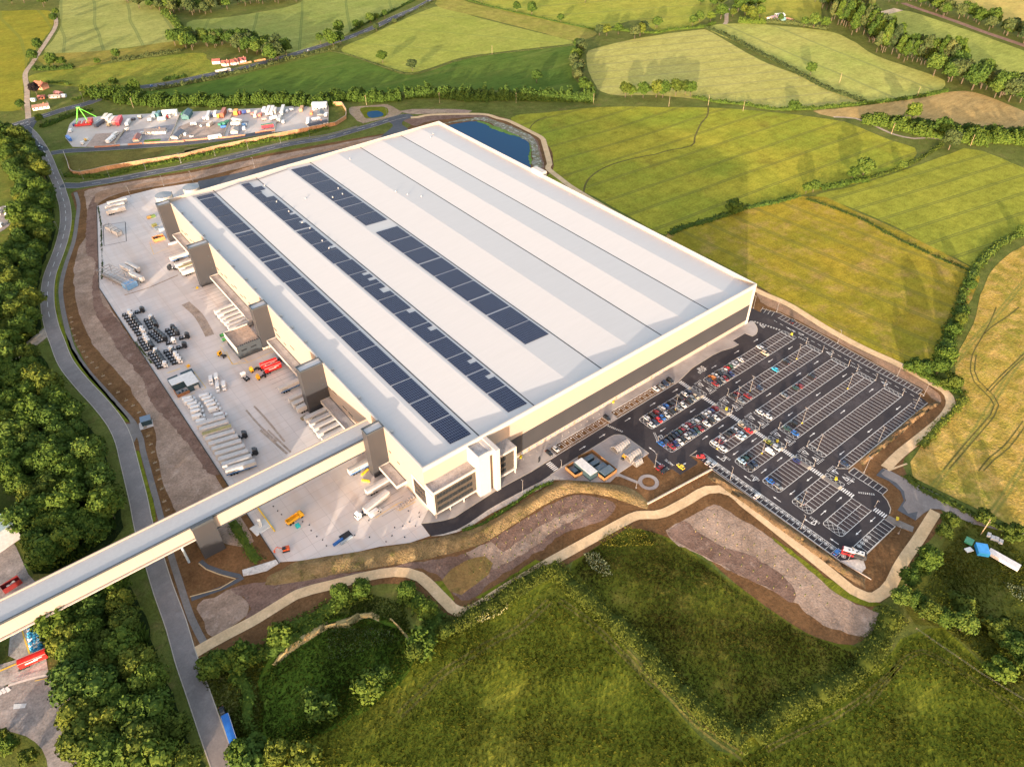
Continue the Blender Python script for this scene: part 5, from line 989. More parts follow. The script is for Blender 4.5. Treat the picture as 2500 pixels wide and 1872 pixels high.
# trees standing apart; label says where
lone = [('a',375,160,'w',1.15,leafB,'tall dark tree where the country lane passes the pale striped field'),('a',385,110,'w',.9,leafB,'second dark tree on the lane by the pale striped field'),('a',270,350,'w',1.25,leafB,'dark tree on the lane below the ochre field'),('a',235,420,'w',1.3,leafB,'dark tree where the lane bends at the ochre field'),
 ('a',370,460,'w',1.35,leafB,'wide dark tree on the rough strip above the farmhouse'),('a',430,450,'w',1.0,leafA,'paler tree beside the wide dark one above the farmhouse'),('a',660,430,'b',1.6,leafA,'small round tree in the tan strip'),('a',790,400,'d',.8,leafB,'dark tree at the end of the field hedge'),('a',250,640,'w',1.1,leafP,'purple leaved tree beside the farmhouse'),
 ('a',570,620,'b',2.0,leafC,'yellow shrub at the roadside below the farm plots'),('a',280,830,'w',.85,leafA,'tree in the corner of the road junction'),('a',150,740,'w',.9,leafB,'dark tree across the lane from the white cottage'),('a',2160,295,'d',.9,leafB,'lone dark tree at the corner of the far green crop'),
 ('b',372,425,'d',1.0,leafA,'lone tree on the edge of the light crop, left one of two'.replace('left one','one nearer the main road')),('b',572,480,'d',.95,leafD,'pale lone tree at the point of the light crop'),('b',1408,560,'d',.95,leafB,'lone round dark tree inside the dark pasture'),
 ('b',80,240,'d',1.2,leafB,'dark tree by the bend of the far main road'),('b',40,320,'d',1.3,leafA,'big tree in the roadside group beyond the dark pasture'),('b',90,300,'d',1.0,leafB,'dark roadside tree next to the big one beyond the pasture'),('b',10,290,'d',1.1,leafB,'dark roadside tree third of the group beyond the pasture'),('b',195,200,'d',.85,leafA,'tree on the field side of the far main road'),('b',230,190,'d',.6,leafB,'small tree on the field side of the far main road'),('b',290,160,'d',1.0,leafB,'dark tree halfway along the far main road'),('b',332,140,'d',.7,leafB,'smaller tree halfway along the far main road'),('b',385,120,'d',.7,leafB,'topmost tree on the field side of the far main road'),('b',330,210,'d',.7,leafD,'shrubby tree on the crop side of the far main road'),('b',452,155,'b',1.5,leafD,'low shrub on the crop side of the far main road'),
 ('b',1275,85,'d',1.0,leafB,'dark tree on the ditch beside the north crop, first of the pair'),('b',1375,105,'d',1.2,leafB,'larger dark tree on the ditch beside the north crop'),('b',1570,155,'d',.75,leafB,'small dark tree alone on the ditch of the north crop'),('b',1035,25,'d',1.0,leafB,'dark tree at the top of the rough strip'),('b',1735,20,'d',1.1,leafB,'dark tree at the far side of the north crop'),
 ('c',1042,508,'d',.95,leafB,'lone dark tree on the hedge between the two wheat fields'),('c',1395,1190,'d',1.2,leafB,'large dark tree on the hedge of the big crop'),('c',1318,1215,'d',.8,leafA,'middle tree beside the large one on the hedge of the big crop'),('c',1060,1295,'d',.75,leafB,'small dark round tree on the hedge near the patchy crop'),('c',1012,1305,'d',.65,leafA,'smaller green tree on the hedge near the patchy crop'),('c',1660,1135,'b',1.6,leafB,'small bush at the end of the big crop hedge'),
 ('c',520,1430,'b',2.6,leafB,'rounded dark bush on the hedge nearest the warehouse'),('c',1975,1010,'d',1.3,leafD,'gnarled pale tree at the corner of the lane'),('c',930,745,'b',2.5,leafA,'round bush on the hedge below the wheat field'),('c',1720,820,'d',1.2,leafA,'tree standing above the hedge by the tilled field'),('c',1910,920,'d',1.3,leafB,'dark round tree on the lane side of the tilled field hedge'),
 ('c',10,190,'d',1.0,leafB,'dark tree at the edge of the north crop'),('c',250,175,'d',.9,leafB,'first dark tree on the north crop boundary'),('c',295,150,'d',1.0,leafB,'second dark tree on the north crop boundary'),('c',370,150,'d',.9,leafA,'third tree on the north crop boundary'),('c',440,130,'d',1.4,leafA,'large tree beside the farm track'),('c',385,50,'d',1.1,leafA,'tree at the top of the farm track'),('c',440,35,'d',1.1,leafB,'dark tree at the top of the farm track'),('c',305,30,'d',.8,leafB,'dark tree on the far north boundary'),
 ('c',645,150,'d',1.3,leafC,'pale yellow willow beside the farm track'),('c',600,105,'d',1.0,leafC,'second pale yellow tree behind the willow'),('c',555,85,'d',1.5,leafA,'tree in the farmyard clump nearest the track'),('c',520,115,'d',.8,leafC,'small yellow shrub by the farm track'),('c',640,70,'d',1.5,leafB,'dark tall tree in the farmyard clump'),('c',600,30,'d',1.6,leafB,'tallest tree in the farmyard clump'),('c',690,60,'d',1.4,leafA,'outer tree of the farmyard clump'),('c',700,120,'d',1.1,leafA,'low tree between the willow and the small farm'),
 ('c',1000,185,'d',.9,leafB,'small dark tree on the barley boundary'),('c',1065,190,'d',1.2,leafB,'round dark tree on the barley boundary'),('c',1140,200,'d',1.0,leafA,'tree where the barley boundary meets the tall belt'),('c',840,150,'d',.7,leafB,'dark tree among the farm sheds'),
 (18,390,620,'w',1.35,leafA,'large light green tree at the tip of the patchy crop'),(18,350,690,'w',1.0,leafA,'tree just below the large one at the tip of the patchy crop'),(18,560,200,'w',.8,leafC,'small yellow green tree between patchy and golden crop'),(18,520,260,'b',1.8,leafA,'bush on the boundary between patchy and golden crop'),(18,490,800,'b',2.2,leafC,'yellow green bush at the corner of the sandy path'),(18,120,640,'b',2.2,leafA,'green bush on the inner side of the sandy path'),(18,230,650,'b',2.0,leafB,'dark bush behind the sandy path'),
 (17,660,1500,'w',.85,leafB,'dark tree in the boundary ditch above the golden crop'),(17,1180,920,'w',.6,leafB,'small dark tree on the ditch by the green rows'),
 ('d',180,890,'b',2.8,leafC,'bright green round bush by the track mouth at the road'),('a',905,395+210,'w',.95,leafA,'tree on the verge beside the blue car'),('a',770,570,'b',2,leafB,'dark bush on the far roadside')]
for (k,x,y,t,s,m_,l) in lone:
    p = Q(k,x,y); kk = {'w':WK,'d':DKK,'b':BK}[t]; tree(random.choice(kk), *p, s*(1.25 if t == 'd' else 1), m_, 'bush' if t == 'b' else 'broadleaf_tree', l, 'bush' if t == 'b' else 'tree')
# tree belts far away: each tree a thing
def belt(pts, step, wd, kinds, mats, s, name, label, group, sz=1):
    for p in resample(pts, step, False, step*.12, False):
        for j in range(max(1,int(wd/step))): ss = s*random.uniform(.8,1.2); tree(random.choice(kinds), p[0]+random.uniform(-wd/2,wd/2), p[1]+random.uniform(-wd/2,wd/2), ss, random.choice(mats), name, label, 'tree', group, sz=ss*sz)
PK = ['p0','p1']
belt(QP('c','1180,20 1250,90 1290,150 1350,200 1500,290 1590,360 1700,390 1850,430 1960,480'), 7.5, 30, PK, [leafD,leafB,leafA], 1.6, 'belt_tree', 'tall slim tree in the long belt running past the barley field', 'trees in the tall belt', 1)
belt(QP('c','1990,520 2080,560 2160,590 2260,620 2420,680'), 9, 29, DKK, [leafD,leafB], 1.9, 'belt_tree', 'rounded tree in the thick belt above the tilled field', 'trees in the belt above the tilled field')
belt(QP(19,'30,10 250,60 450,150 620,200 760,230 900,290 1080,350 1242,410 1400,480'), 11, 22, DKK, [leafD,leafA], 1.6, 'belt_tree', 'tree in the wooded strip beside the railway', 'trees along the railway')
belt(QP('a','930,5 1100,60 1200,90 1330,90 1480,60 1600,40 1800,15 1950,0'), 13, 39, DKK, [leafB,leafD], 1.6, 'belt_tree', 'dark tree in the wood between the two far crops', 'trees in the far wood')
belt(QP('a','1250,300 1330,310 1420,320 1500,290 1600,310 1700,340 1780,350 1850,370 1880,400'), 8.5, 26, DKK, [leafB,leafB,leafD], 1.55, 'belt_tree', 'dark tree in the copse behind the bungalows', 'trees in the copse behind the bungalows')
belt(QP('a','-40,25 60,25 150,20 260,30 330,35'), 18, 20, DKK, [leafB], 1.5, 'belt_tree', 'dark tree in the row at the far corner', 'trees in the far corner row')
belt(QP('b','1820,240 1900,250 1960,230 2040,250 2150,220 2200,190'), 12, 16, DKK, [leafD,leafC,leafA], 1.3, 'belt_tree', 'tree in the clump at the head of the wheat field', 'trees at the head of the wheat field')
belt(QP('b','1990,655 2050,660 2110,660 2180,655')+QP('c','30,640 80,660 130,650 190,640 240,640'), 9, 8, DKK, [leafA,leafC], 1.25, 'belt_tree', 'tree in the short sunlit row at the foot of the wheat field', 'trees in the short sunlit row')
belt(QP('b','1700,330 1680,400 1670,470 1690,540 1730,600 1770,650'), 9, 8, DKK, [leafD,leafA], 1.15, 'belt_tree', 'tree in the row closing the dark pasture', 'trees closing the dark pasture')
belt(QP('c','1460,20 1560,15 1640,30'), 12, 6, DKK, [leafA], 1.2, 'belt_tree', 'tree at the head of the east pasture', 'trees at the head of the east pasture')
# hedges: lumpy cores with leaf clumps, one object per hedge
def hedge(pts, w_, h_, mat, label, dens=2.2, size=.5, name='hedge', gaps=0, seed=1, cat='hedge'):
    c = resample(pts, 2.0, False); g = np.random.default_rng(seed*13+5); C = []; N_ = []; ev = []; ef = []; acc = 0
    o0 = c[0]
    rings = []; ph = g.uniform(0,6,4)
    for i in range(len(c)-1):
        (ax,ay),(bx,by) = c[i],c[i+1]; L = math.dist(c[i],c[i+1])
        if L < .01: continue
        tx, ty = (bx-ax)/L,(by-ay)/L; acc += L
        k = .80+.22*math.sin(acc*.31+ph[0])+.16*math.sin(acc*.83+ph[1])+.12*g.normal()
        if gaps and math.sin(acc*.07+ph[2]) > 1-gaps: k *= .35
        k = max(.25,k); hh, ww = h_*k, w_*(.6+.4*k)
        rings.append([(ax-o0[0]-ty*ww*.36*math.cos(t)+0, ay-o0[1]+tx*ww*.36*math.cos(t), hh*.70*math.sin(t)-.1) for t in np.linspace(0,PI,6)])
        n = int(L*dens*2.6*max(1,w_/2.5)*max(1,h_/2.5)**.7); th = g.uniform(0,PI,n); a = g.uniform(0,L,n); q = g.uniform(.72,1.2,n)
        cr = np.cos(th); si = np.sin(th)
        C.append(np.stack([ax-o0[0]+tx*a-ty*ww/2*cr*q, ay-o0[1]+ty*a+tx*ww/2*cr*q, hh*si*q],1)); N_.append(np.stack([-ty*cr, tx*cr, si],1))
    for r_ in rings: ev += r_
    for i in range(len(rings)-1):
        for j in range(5): ef.append((i*6+j, i*6+j+1, (i+1)*6+j+1, (i+1)*6+j))
    C = np.concatenate(C); N_ = np.concatenate(N_)
    o = bpy.data.objects.new(name, mesh_quads(name, cards(C,N_,size,seed), mat, (ev, ef))); COL.objects.link(o); o.location = (*o0,0); return tag(o, label, cat)
H = hedge
H(QP('a','600,660 720,640 860,680 1000,690 1150,700 1300,690 1450,700 1600,690 1780,680 1950,690 2200,700')+QP('b','100,660 300,670 500,660'), 20, 8, leafA, 'broad belt of scrub behind the showmen yard', 1.6, .9, 'tree_belt', seed=2, cat='tree belt')
H(QP('b','520,650 700,640 860,655 1000,665 1150,660 1300,660 1450,665 1600,665 1800,675'), 18, 9, leafB, 'dark belt of scrub between the pond and the dark pasture', 1.6, .9, 'tree_belt', seed=3, cat='tree belt')
H(QP('a','620,650 700,630 800,640 900,610 950,600'), 10, 8, leafA, 'roadside thicket above the showmen yard', 2, .8, seed=4)
H(QP('a','230,470 330,470 420,465 500,460'), 8, 4, leafB, 'dark hedge below the wide dark tree', 2, .7, seed=5)
H(QP('a','760,410 860,405 960,385 1080,370 1220,345'), 9, 4, leafD, 'hedge between the tan strip and the yellow green field', 2, .7, seed=6)
H(QP('a','1110,90 1170,140 1220,210 1235,270'), 10, 6, leafB, 'hedge down the side of the pale striped field', 2, .8, seed=7)
H(QP('a','1010,610 1150,590 1300,560 1420,535 1560,500 1700,470 1850,430 1950,400 2080,375 2208,345')+QP('b','60,330'), 6, 3.5, leafD, 'long roadside hedge along the dark pasture', 2, .7, seed=8)
H(QP('a','1100,545 1200,525 1260,515'), 6, 3, leafB, 'short thick hedge by the main road', 2, .7, seed=9)
H(QP('b','160,215 280,150 420,85 540,25 600,0'), 5, 2.5, leafB, 'hedge on the field side of the far main road', 2, .7, seed=10, gaps=.3)
H(QP('b','200,250 330,205 500,120 650,40 720,5'), 4, 2, leafD, 'low hedge on the crop side of the far main road', 2, .6, seed=11, gaps=.3)
H(QP('b','30,348 160,375 300,425 420,465 560,497 700,465 900,405 1130,365 1400,335 1660,305'), 3, .8, leafD, 'thin rough line between the light crop and the dark pasture', 1.6, .5, seed=12)
H(QP('b','930,0 1060,35 1200,70 1420,120 1620,165 1850,210'), 3.5, 1.6, leafB, 'ditch hedge of the north crop', 2, .6, seed=13)
H(QP('b','1900,200 2050,215 2208,225')+QP('c','100,205 230,195 330,185 400,160'), 5, 3, leafA, 'hedge above the wheat field', 2, .7, seed=14)
H(QP('c','345,190 460,235 600,305 700,360 850,430 1000,515 1150,595 1300,650 1410,690'), 7, 3, leafD, 'diagonal hedge between the two pale wheat fields', 2, .7, seed=15)
H(QP('c','250,655 420,690 600,705 760,735 900,740 1050,735 1200,720 1420,700 1600,680 1800,650 1960,615'), 6, 2.6, leafA, 'hedge along the foot of the wheat fields', 2, .7, seed=16)
H(QP('c','740,150 850,155 960,165 1100,190 1160,200'), 9, 4, leafD, 'shrubby boundary beside the small farm', 2, .7, seed=17)
H(QP('c','560,150 620,155 740,155'), 10, 6, leafA, 'thicket beside the farm track', 2, .8, seed=18)
H(QP('c','1390,810 1480,820 1600,840 1750,880 1900,910 2050,930 2208,960')+QP(19,'700,1380 900,1400 1242,1430 1500,1480'), 22, 7, leafA, 'wide tall hedge between the lane and the tilled field', 1.6, .9, seed=19)
H(QP('c','1480,800 1640,815 1850,835 2000,850 2208,880')+QP(19,'900,1310 1242,1340 1500,1370'), 8, 4, leafB, 'hedge on the edge of the tilled field', 2, .8, seed=20)
H(QP('c','90,1580 200,1530 320,1500 460,1455 600,1405 800,1365 960,1320'), 6, 2.2, leafB, 'hedge from the warehouse to the small dark trees', 2, .6, seed=21)
H(QP('c','1110,1275 1180,1260 1250,1250 1330,1225 1440,1215'), 7, 3, leafA, 'thick hedge between the small and the large trees', 2, .7, seed=22)
H(QP('c','1450,1200 1600,1150 1700,1110 1800,1060 1880,1010 1930,970'), 5, 1.6, leafC, 'patchy hedge at the end of the big crop', 1.6, .6, seed=23, gaps=.4)
H(QP('c','1020,1340 1200,1400 1400,1480 1600,1590')+QP(17,'300,1120 480,1200 640,1260 700,1290'), 5, .7, leafC, 'low rough line between the patchy and the green rows', 1.2, .5, seed=24)
H(QP(17,'1242,900 1180,930 1100,960 980,1030 880,1110 800,1200 740,1280 690,1380 660,1450 620,1540 600,1650'), 7, 2.4, leafB, 'dark ditch hedge curving above the golden crop', 2, .6, seed=25)
H(QP(18,'620,0 580,100 530,190 490,260 480,340 450,400 420,480'), 9, 3.4, leafA, 'hedge between the patchy and golden crops', 2, .6, seed=26)
H(QP(18,'20,590 120,620 220,680 330,740 430,790 520,830 600,860 650,890'), 8, 2.6, leafA, 'bushy hedge outside the bend of the sandy path', 2, .5, seed=27)
H(QP(18,'640,910 600,980 520,1060 440,1140 380,1200 300,1290 240,1360 180,1430'), 5, 1.8, leafC, 'low weedy hedge beside the straight sandy path', 2, .5, seed=28)
H(QP(26,'240,130 300,190 400,240 520,300 640,360 760,410 860,440'), 5, 1.4, leafC, 'low hedge beside the concrete track', 2, .5, seed=29)
H(QP('f','905,540 960,520 1050,490 1100,455 1180,410 1270,345 1350,290 1430,245 1530,210'), 2.6, 1.2, leafA, 'low green planting along the road below the offices', 3, .4, seed=30)
H(QP('f','760,1190 900,1170 1000,1095 1150,1015 1300,905 1420,840 1500,790'), 9, 3.2, leafH, 'yellow green hedge beside the sandy path, meeting it at the meadow corner', 5, .34, seed=31)
H(QP('f','1500,780 1600,860 1700,960 1800,1040 1900,1125 2050,1260 2208,1390')+QP(27,'200,1060 300,1160 420,1270 520,1370 620,1440 700,1490 760,1510'), 10, 2.8, leafH, 'long yellow green hedge down the left side of the meadow basin'.replace('left side','hollow side'), 5, .34, seed=32)
H(QP(27,'770,1500 850,1410 950,1340 1060,1280 1200,1220 1330,1150 1400,1090 1450,1010 1480,940 1530,850 1570,790'), 10, 3, leafH, 'yellow green hedge climbing from the basin to the car park corner', 5, .34, seed=33)
H(QP('e','1390,1480 1480,1440 1600,1440 1700,1400 1790,1350 1870,1260 1930,1210 2000,1180 2100,1130 2208,1080')+QP('f','60,1040 130,1000 220,970 300,950'), 8, 3.4, leafA, 'green hedge around the top of the hollow', 2.2, .5, seed=34)
H(QP(16,'570,900 640,880 760,840 850,790 960,720 1060,640 1158,580'), 7, 3.2, leafA, 'bushes lining the sandy cut of the hollow', 3, .4, seed=51)
H(QP(16,'480,1010 560,1060 600,1160 590,1280 620,1400 700,1500'), 6, 1.6, leafA, 'low growth down the road side of the hollow', 3, .4, seed=52)
H(QP('f','500,960 580,1000 640,1070 700,1110 740,1160 700,1230 650,1280'), 9, 4, leafA, 'bushes on the side of the hollow nearest the path bend', 2.2, .5, seed=35)
H(QP('d','660,10 680,130 685,260 690,400 685,510'), 1.4, .8, leafD, 'thin weeds along the straight yard edge', 1.6, .35, seed=36, gaps=.3)
H(QP(10,'300,780 350,850 420,930 520,1060 620,1180'), 1.8, .6, leafD, 'grey green weeds on the yard kerb by the lorry tractors', 2, .35, seed=37)
H(QP('a','430,1180 700,1190 900,1140 1100,1100 1300,1060 1600,990 1800,950 2000,920 2208,860'), 7, 1.8, leafA, 'long green bank planting outside the orange fence', 2, .6, seed=38)
H(QP('a','300,560 420,560 480,575'), 5, 2.5, leafB, 'clipped dark hedge behind the farmhouse', 2, .6, seed=39)
H(QP('a','280,860 350,835 430,800 520,770 620,745'), 7, 3.5, leafA, 'scrub between the main road and the showmen yard', 2, .7, seed=40)
H(QP('a','490,680 560,655 620,640'), 5, 2.5, leafA, 'hedge beside the layby', 2, .6, seed=41)
H(QP('e','1560,470 1640,600 1700,700 1760,760'), 6, 1.2, leafA, 'green weeds beside the bridge tower', 2, .4, seed=42, gaps=.3)
# near trees and bushes
near = [(26,450,400,'w',.75,leafC,'yellow green tree beside the concrete track end'),(26,420,460,'w',.7,leafC,'yellow green tree just below the track end'),(26,330,610,'w',1.05,leafA,'broad green tree by the corner of the sandy path'),(26,240,700,'w',.85,leafA,'green tree below the broad one at the path corner'),(26,300,650,'w',.8,leafA,'green tree squeezed beside the broad one'),(26,200,800,'w',.8,leafB,'dark shrubby tree below the path corner'),(26,330,880,'w',.85,leafC,'olive tree on the near edge of the rough plot'),(26,420,910,'w',.8,leafA,'tree in the middle of the rough plot edge'),(26,520,940,'w',.95,leafB,'large dark tree at the end of the rough plot edge'),(26,270,820,'w',.75,leafA,'tree inside the near corner of the rough plot'),
 (26,640,370,'b',1.8,leafC,'yellow bush behind the sheds'),(26,780,450,'b',2.0,leafC,'olive bush at the far end of the sheds'),(26,700,960,'b',2.4,leafC,'olive bush alone in the rough plot'),(26,810,1080,'w',.9,leafB,'dark bronze tree near the picture edge plot'),(26,760,1010,'b',2.2,leafB,'dark bush beside the bronze tree'),(26,715,1170,'b',2.2,leafA,'round green bush behind the wire fence'),(26,520,830,'b',2.2,leafC,'bright olive bush inside the rough plot'),(26,855,1180,'w',.8,leafB,'dark tree furthest along the wire fence'),
 (16,400,960,'w',.85,leafA,'large round bush beside the widened verge'),(16,480,950,'w',.8,leafA,'round bush next to the large one above the verge'),(16,350,990,'b',2.2,leafA,'smaller bush at the road end of the round bushes'),(16,560,920,'b',2.4,leafA,'bush at the top of the hollow entrance'),(16,1060,1230,'w',.85,leafA,'yellow green tree inside the hollow'),(16,1120,1290,'b',2.4,leafA,'bush touching the tree inside the hollow'),(16,840,760,'b',2.3,leafA,'dark green bush at the top of the hollow'),
 (16,560,1590,'w',.9,leafA,'bush by the front of the blue lorry'),(16,640,1620,'b',2.6,leafB,'dark bush second from the blue lorry'),(16,820,1600,'w',.9,leafC,'yellow green bush at the bottom of the hollow'),(16,1000,1630,'b',2.4,leafC,'pale bush at the very bottom of the hollow'),
 ('f',600,1400,'w',.8,leafC,'yellow bush on the meadow side of the hollow'),('f',640,1340,'b',2.6,leafA,'dark green bush beside the yellow one by the hollow'),('f',370,1550,'w',.75,leafA,'round green bush in the hollow below the flowers'),('f',280,1620,'b',2.4,leafA,'low round bush at the hollow edge'),('f',540,980,'w',.8,leafA,'pale flowering bush beside the path bend'),('f',690,1120,'w',.75,leafA,'bush with white blossom at the path bend'),('f',800,1250,'w',.7,leafC,'bronze yellow bush below the path bend'),('f',100,1010,'w',.8,leafA,'bush at the head of the hollow'),('f',240,970,'w',.8,leafA,'second bush at the head of the hollow')]
for (k,x,y,t,s,m_,l) in near:
    p = Q(k,x,y); tree(random.choice({'w':WK,'b':BK}[t]), *p, s, m_, 'bush' if 'bush' in l else 'broadleaf_tree', l, 'bush' if 'bush' in l else 'tree')
# long grass
def tufts(poly, n, mat, hgt, seed, name='long_grass', w_=.35, label=None):
    g = np.random.default_rng(seed); P = np.array(poly); lo, hi = P.min(0), P.max(0); pts = g.uniform(lo, hi, (n*3,2)); x, y = pts[:,0], pts[:,1]
    c = np.zeros(len(pts), bool); j = len(P)-1
    for i in range(len(P)):
        k = (P[i,1] > y) != (P[j,1] > y); c ^= k & (x < (P[j,0]-P[i,0])*(y-P[i,1])/(P[j,1]-P[i,1]+1e-12)+P[i,0]); j = i
    pts = pts[c][:n]; n = len(pts); dens = np.sin(pts[:,0]*.11+1)*np.sin(pts[:,1]*.13)+g.normal(0,.6,n); pts = pts[dens > -.5]; n = len(pts)
    a = g.uniform(0,PI,n); h = hgt*g.uniform(.5,1.4,n)*(1+.4*np.sin(pts[:,0]*.2)*np.sin(pts[:,1]*.17)); ww = w_*g.uniform(.6,1.5,n); dx, dy = np.cos(a)*ww, np.sin(a)*ww; lx, ly = g.normal(0,.35,n)*h, g.normal(0,.35,n)*h
    z = np.full(n,.0); V = np.stack([np.stack([pts[:,0]-dx,pts[:,1]-dy,z],1),np.stack([pts[:,0]+dx,pts[:,1]+dy,z],1),np.stack([pts[:,0]+dx*.6+lx,pts[:,1]+dy*.6+ly,h],1),np.stack([pts[:,0]-dx*.6+lx,pts[:,1]-dy*.6+ly,h],1)],1).reshape(-1,3)
    o = bpy.data.objects.new(name, mesh_quads(name, V, mat)); COL.objects.link(o); return tag(o, label, None, None, 'stuff')
gA = earth('grass_blades', (.058,.066,.008), (.044,.056,.007), (.078,.078,.011), .016, .5, 0, f3=(.5,.66)); gB = earth('grass_blades_basin', (.042,.042,.008), (.030,.034,.007), (.060,.052,.013), .04, .5, 0, f3=(.5,.66)); gC = earth('grass_blades_dark', (.038,.056,.008), (.028,.045,.007), (.06,.08,.012), .06, .5, 0)
tufts(QP('p','640,1872 700,1790 790,1740 860,1650 1000,1560 1140,1530 1280,1460 1400,1400 1450,1480 1560,1640 1700,1800 1800,1860 2050,1700 2160,1640 2210,1560 2300,1545 2400,1630 2560,1740 2560,1890'), 60000, gA, .34, 1)
tufts(QP('p','1400,1390 1440,1345 1520,1300 1590,1295 1680,1350 1800,1440 1950,1540 2100,1600 2110,1640 2040,1680 1900,1740 1780,1780 1700,1740 1600,1630 1480,1470'), 26000, gB, .32, 2)
tufts(QP('p','640,1720 640,1660 700,1570 800,1520 900,1510 980,1540 1010,1600 980,1660 880,1730 760,1800 660,1850'), 12000, gC, .5, 3)
tufts(QP('p','2310,1340 2360,1270 2420,1300 2560,1390 2560,1740 2440,1640 2300,1530 2230,1500'), 12000, gA, .4, 4)
tufts(QP('p','470,1625 545,1640 620,1600 700,1560 660,1600 630,1660 645,1730 640,1800 620,1872 580,1872 560,1800 520,1700 490,1660'), 6000, gA, .5, 14)
tufts(QP('p','640,1590 760,1500 900,1450 985,1470 1010,1560 960,1520 880,1505 780,1515 700,1550'), 5000, gC, .5, 15)
fl = plain('blossom_white', (.17,.20,.11), .8)
tufts(QP('f','0,1200 200,1180 400,1200 480,1280 300,1330 100,1400 0,1400'), 1500, fl, .35, 5, 'wild_flowers', .10); tufts(QP('f','1720,690 1800,680 1900,780 1920,840 1860,850 1760,780'), 450, fl, .6, 6, 'wild_flowers', .16); tufts(QP(26,'740,680 858,720 858,800 800,760'), 350, fl, .5, 7, 'wild_flowers', .14)
tufts(QP('f','870,1150 1000,1110 1200,1050 1240,1060 1100,1140 900,1190'), 200, plain('blossom_cream', (.22,.22,.10), .8), 1.6, 8, 'wild_flowers', .16)
fy = earth('yellow_weeds', (.13,.12,.018), (.10,.10,.016), None, .3, 1, 0)
tufts(QP('f','1830,610 1900,530 2050,500 2140,560 2208,640 2100,640 1950,650 1850,640'), 1800, fy, .6, 9, 'yellow_weeds', .22)
for i_, pl in enumerate(UGP): tufts(pl, 26000, leafB if i_ % 2 else leafA, 3.0, 60+i_, 'undergrowth', .55)
# mounded banks
def berm(up, lo, h, mat, label, name='grass_bank'):
    a = resample(up, 3, False); b_ = resample(lo, 3, False); n = 60
    pa = [a[int(i*(len(a)-1)/(n-1))] for i in range(n)]; pb = [b_[int(i*(len(b_)-1)/(n-1))] for i in range(n)]; m_ = 8; vs = []
    for i in range(n):
        e = min(1, i/4, (n-1-i)/4)
        for j in range(m_+1):
            t = j/m_; z = h*e*math.sin(PI*min(1,t*1.02))**.8*(1+.12*math.sin(i*.5+j)) if 0 < t < 1 else 0
            vs.append((pa[i][0]*(1-t)+pb[i][0]*t+random.gauss(0,.12), pa[i][1]*(1-t)+pb[i][1]*t+random.gauss(0,.12), .1+z))
    mb = MB(); mb.add(vs, [(i*(m_+1)+j,(i+1)*(m_+1)+j,(i+1)*(m_+1)+j+1,i*(m_+1)+j+1)[::-1] for i in range(n-1) for j in range(m_)]); return struct(mb.build(name, mat, None, True))
dryg = earth('dry_grass', (.26,.175,.085), (.20,.14,.062), (.14,.125,.035), .08, 1.3, 1, .5, f3=(.55,.7), grain=1.3)
berm(QP('e','1790,900 1800,850 1900,800 2000,745 2208,715')+QP('f','0,712 350,655 700,592 920,545 1100,470 1300,355 1530,215 1640,200 1800,215 2010,242 2110,300 2160,345'), QP('e','1790,905 1850,905 2000,885 2208,850')+QP('f','0,842 300,792 700,722 1000,642 1200,532 1450,372 1650,288 1850,300 1960,330 2100,380 2155,395'), 1.5, dryg, '')
tb = earth('sandy_cut', (.42,.31,.14), (.34,.27,.12), (.2,.2,.06), .15, 1.2, .8)
berm(QP('f','-20,1180 60,1150 120,1130 200,1095 300,1085 350,1110'), QP('f','-20,1200 60,1195 150,1190 230,1135 300,1130 345,1150'), .8, tb, ''); berm(QP('e','1835,1440 1900,1350 2050,1230 2208,1150'), QP('e','1860,1450 1950,1370 2080,1280 2208,1200'), .8, tb, ''); berm(QP('f','430,1130 480,1180 560,1275'), QP('f','420,1140 470,1190 550,1285'), .6, tb, '')
mound = earth('brown_bank', (.155,.10,.052), (.13,.085,.045), (.14,.12,.04), .06, 1.2, .8)
berm(QP(8,'-2400,0 0,600')[:0]+[(115.6,-64),(116.3,-98),(116.6,-128),(117.8,-139)], [(110.8,-64),(111.3,-98),(111.8,-128),(113,-142)], .9, mound, '', 'bank')
berm(QP(7,'2100,-150 1800,-0 1400,350 1000,680 700,940'), QP(7,'2200,-100 1900,70 1500,420 1100,750 800,1010'), 1.0, mound, '', 'bank')
# ------------------------------------------------------------------ lamp posts and poles
polem = plain('galvanised', (.22,.205,.195), .5, .1)
def lamp_proto(h, name, two=False, yellow=False):
    r = empty(name, (0,0,-500)); MB().cyl(0,0,0,h,.11,.07,7).build('pole', polem, r)
    for s in ((1,-1) if two else (1,)): MB().box(-.16,.16,min(0,s*.95),max(0,s*.95),h,h+.14).build('lamp_head', polem, r)
    MB().box(-.28,.28,-.28,.28,0,.5).build('base', plain('yellow_base', (.50,.36,.02), .5) if yellow else polem, r); return r
LP = lamp_proto(8.5,'lamp_post'); LY = lamp_proto(10,'lamp_post',True,True); LT = lamp_proto(10,'lamp_post',True); LS = lamp_proto(4.2,'lamp_post'); PP = empty('utility_pole', (0,0,-500)); MB().cyl(0,0,0,10,.18,.12,7).build('pole', plain('wood_pole', (.34,.25,.15), .9), PP); MB().box(-1.1,1.1,-.09,.09,9.2,9.4).build('crossarm', plain('wood_pole', (.34,.25,.15), .9), PP)
protos += [LP,LY,LT,LS,PP]
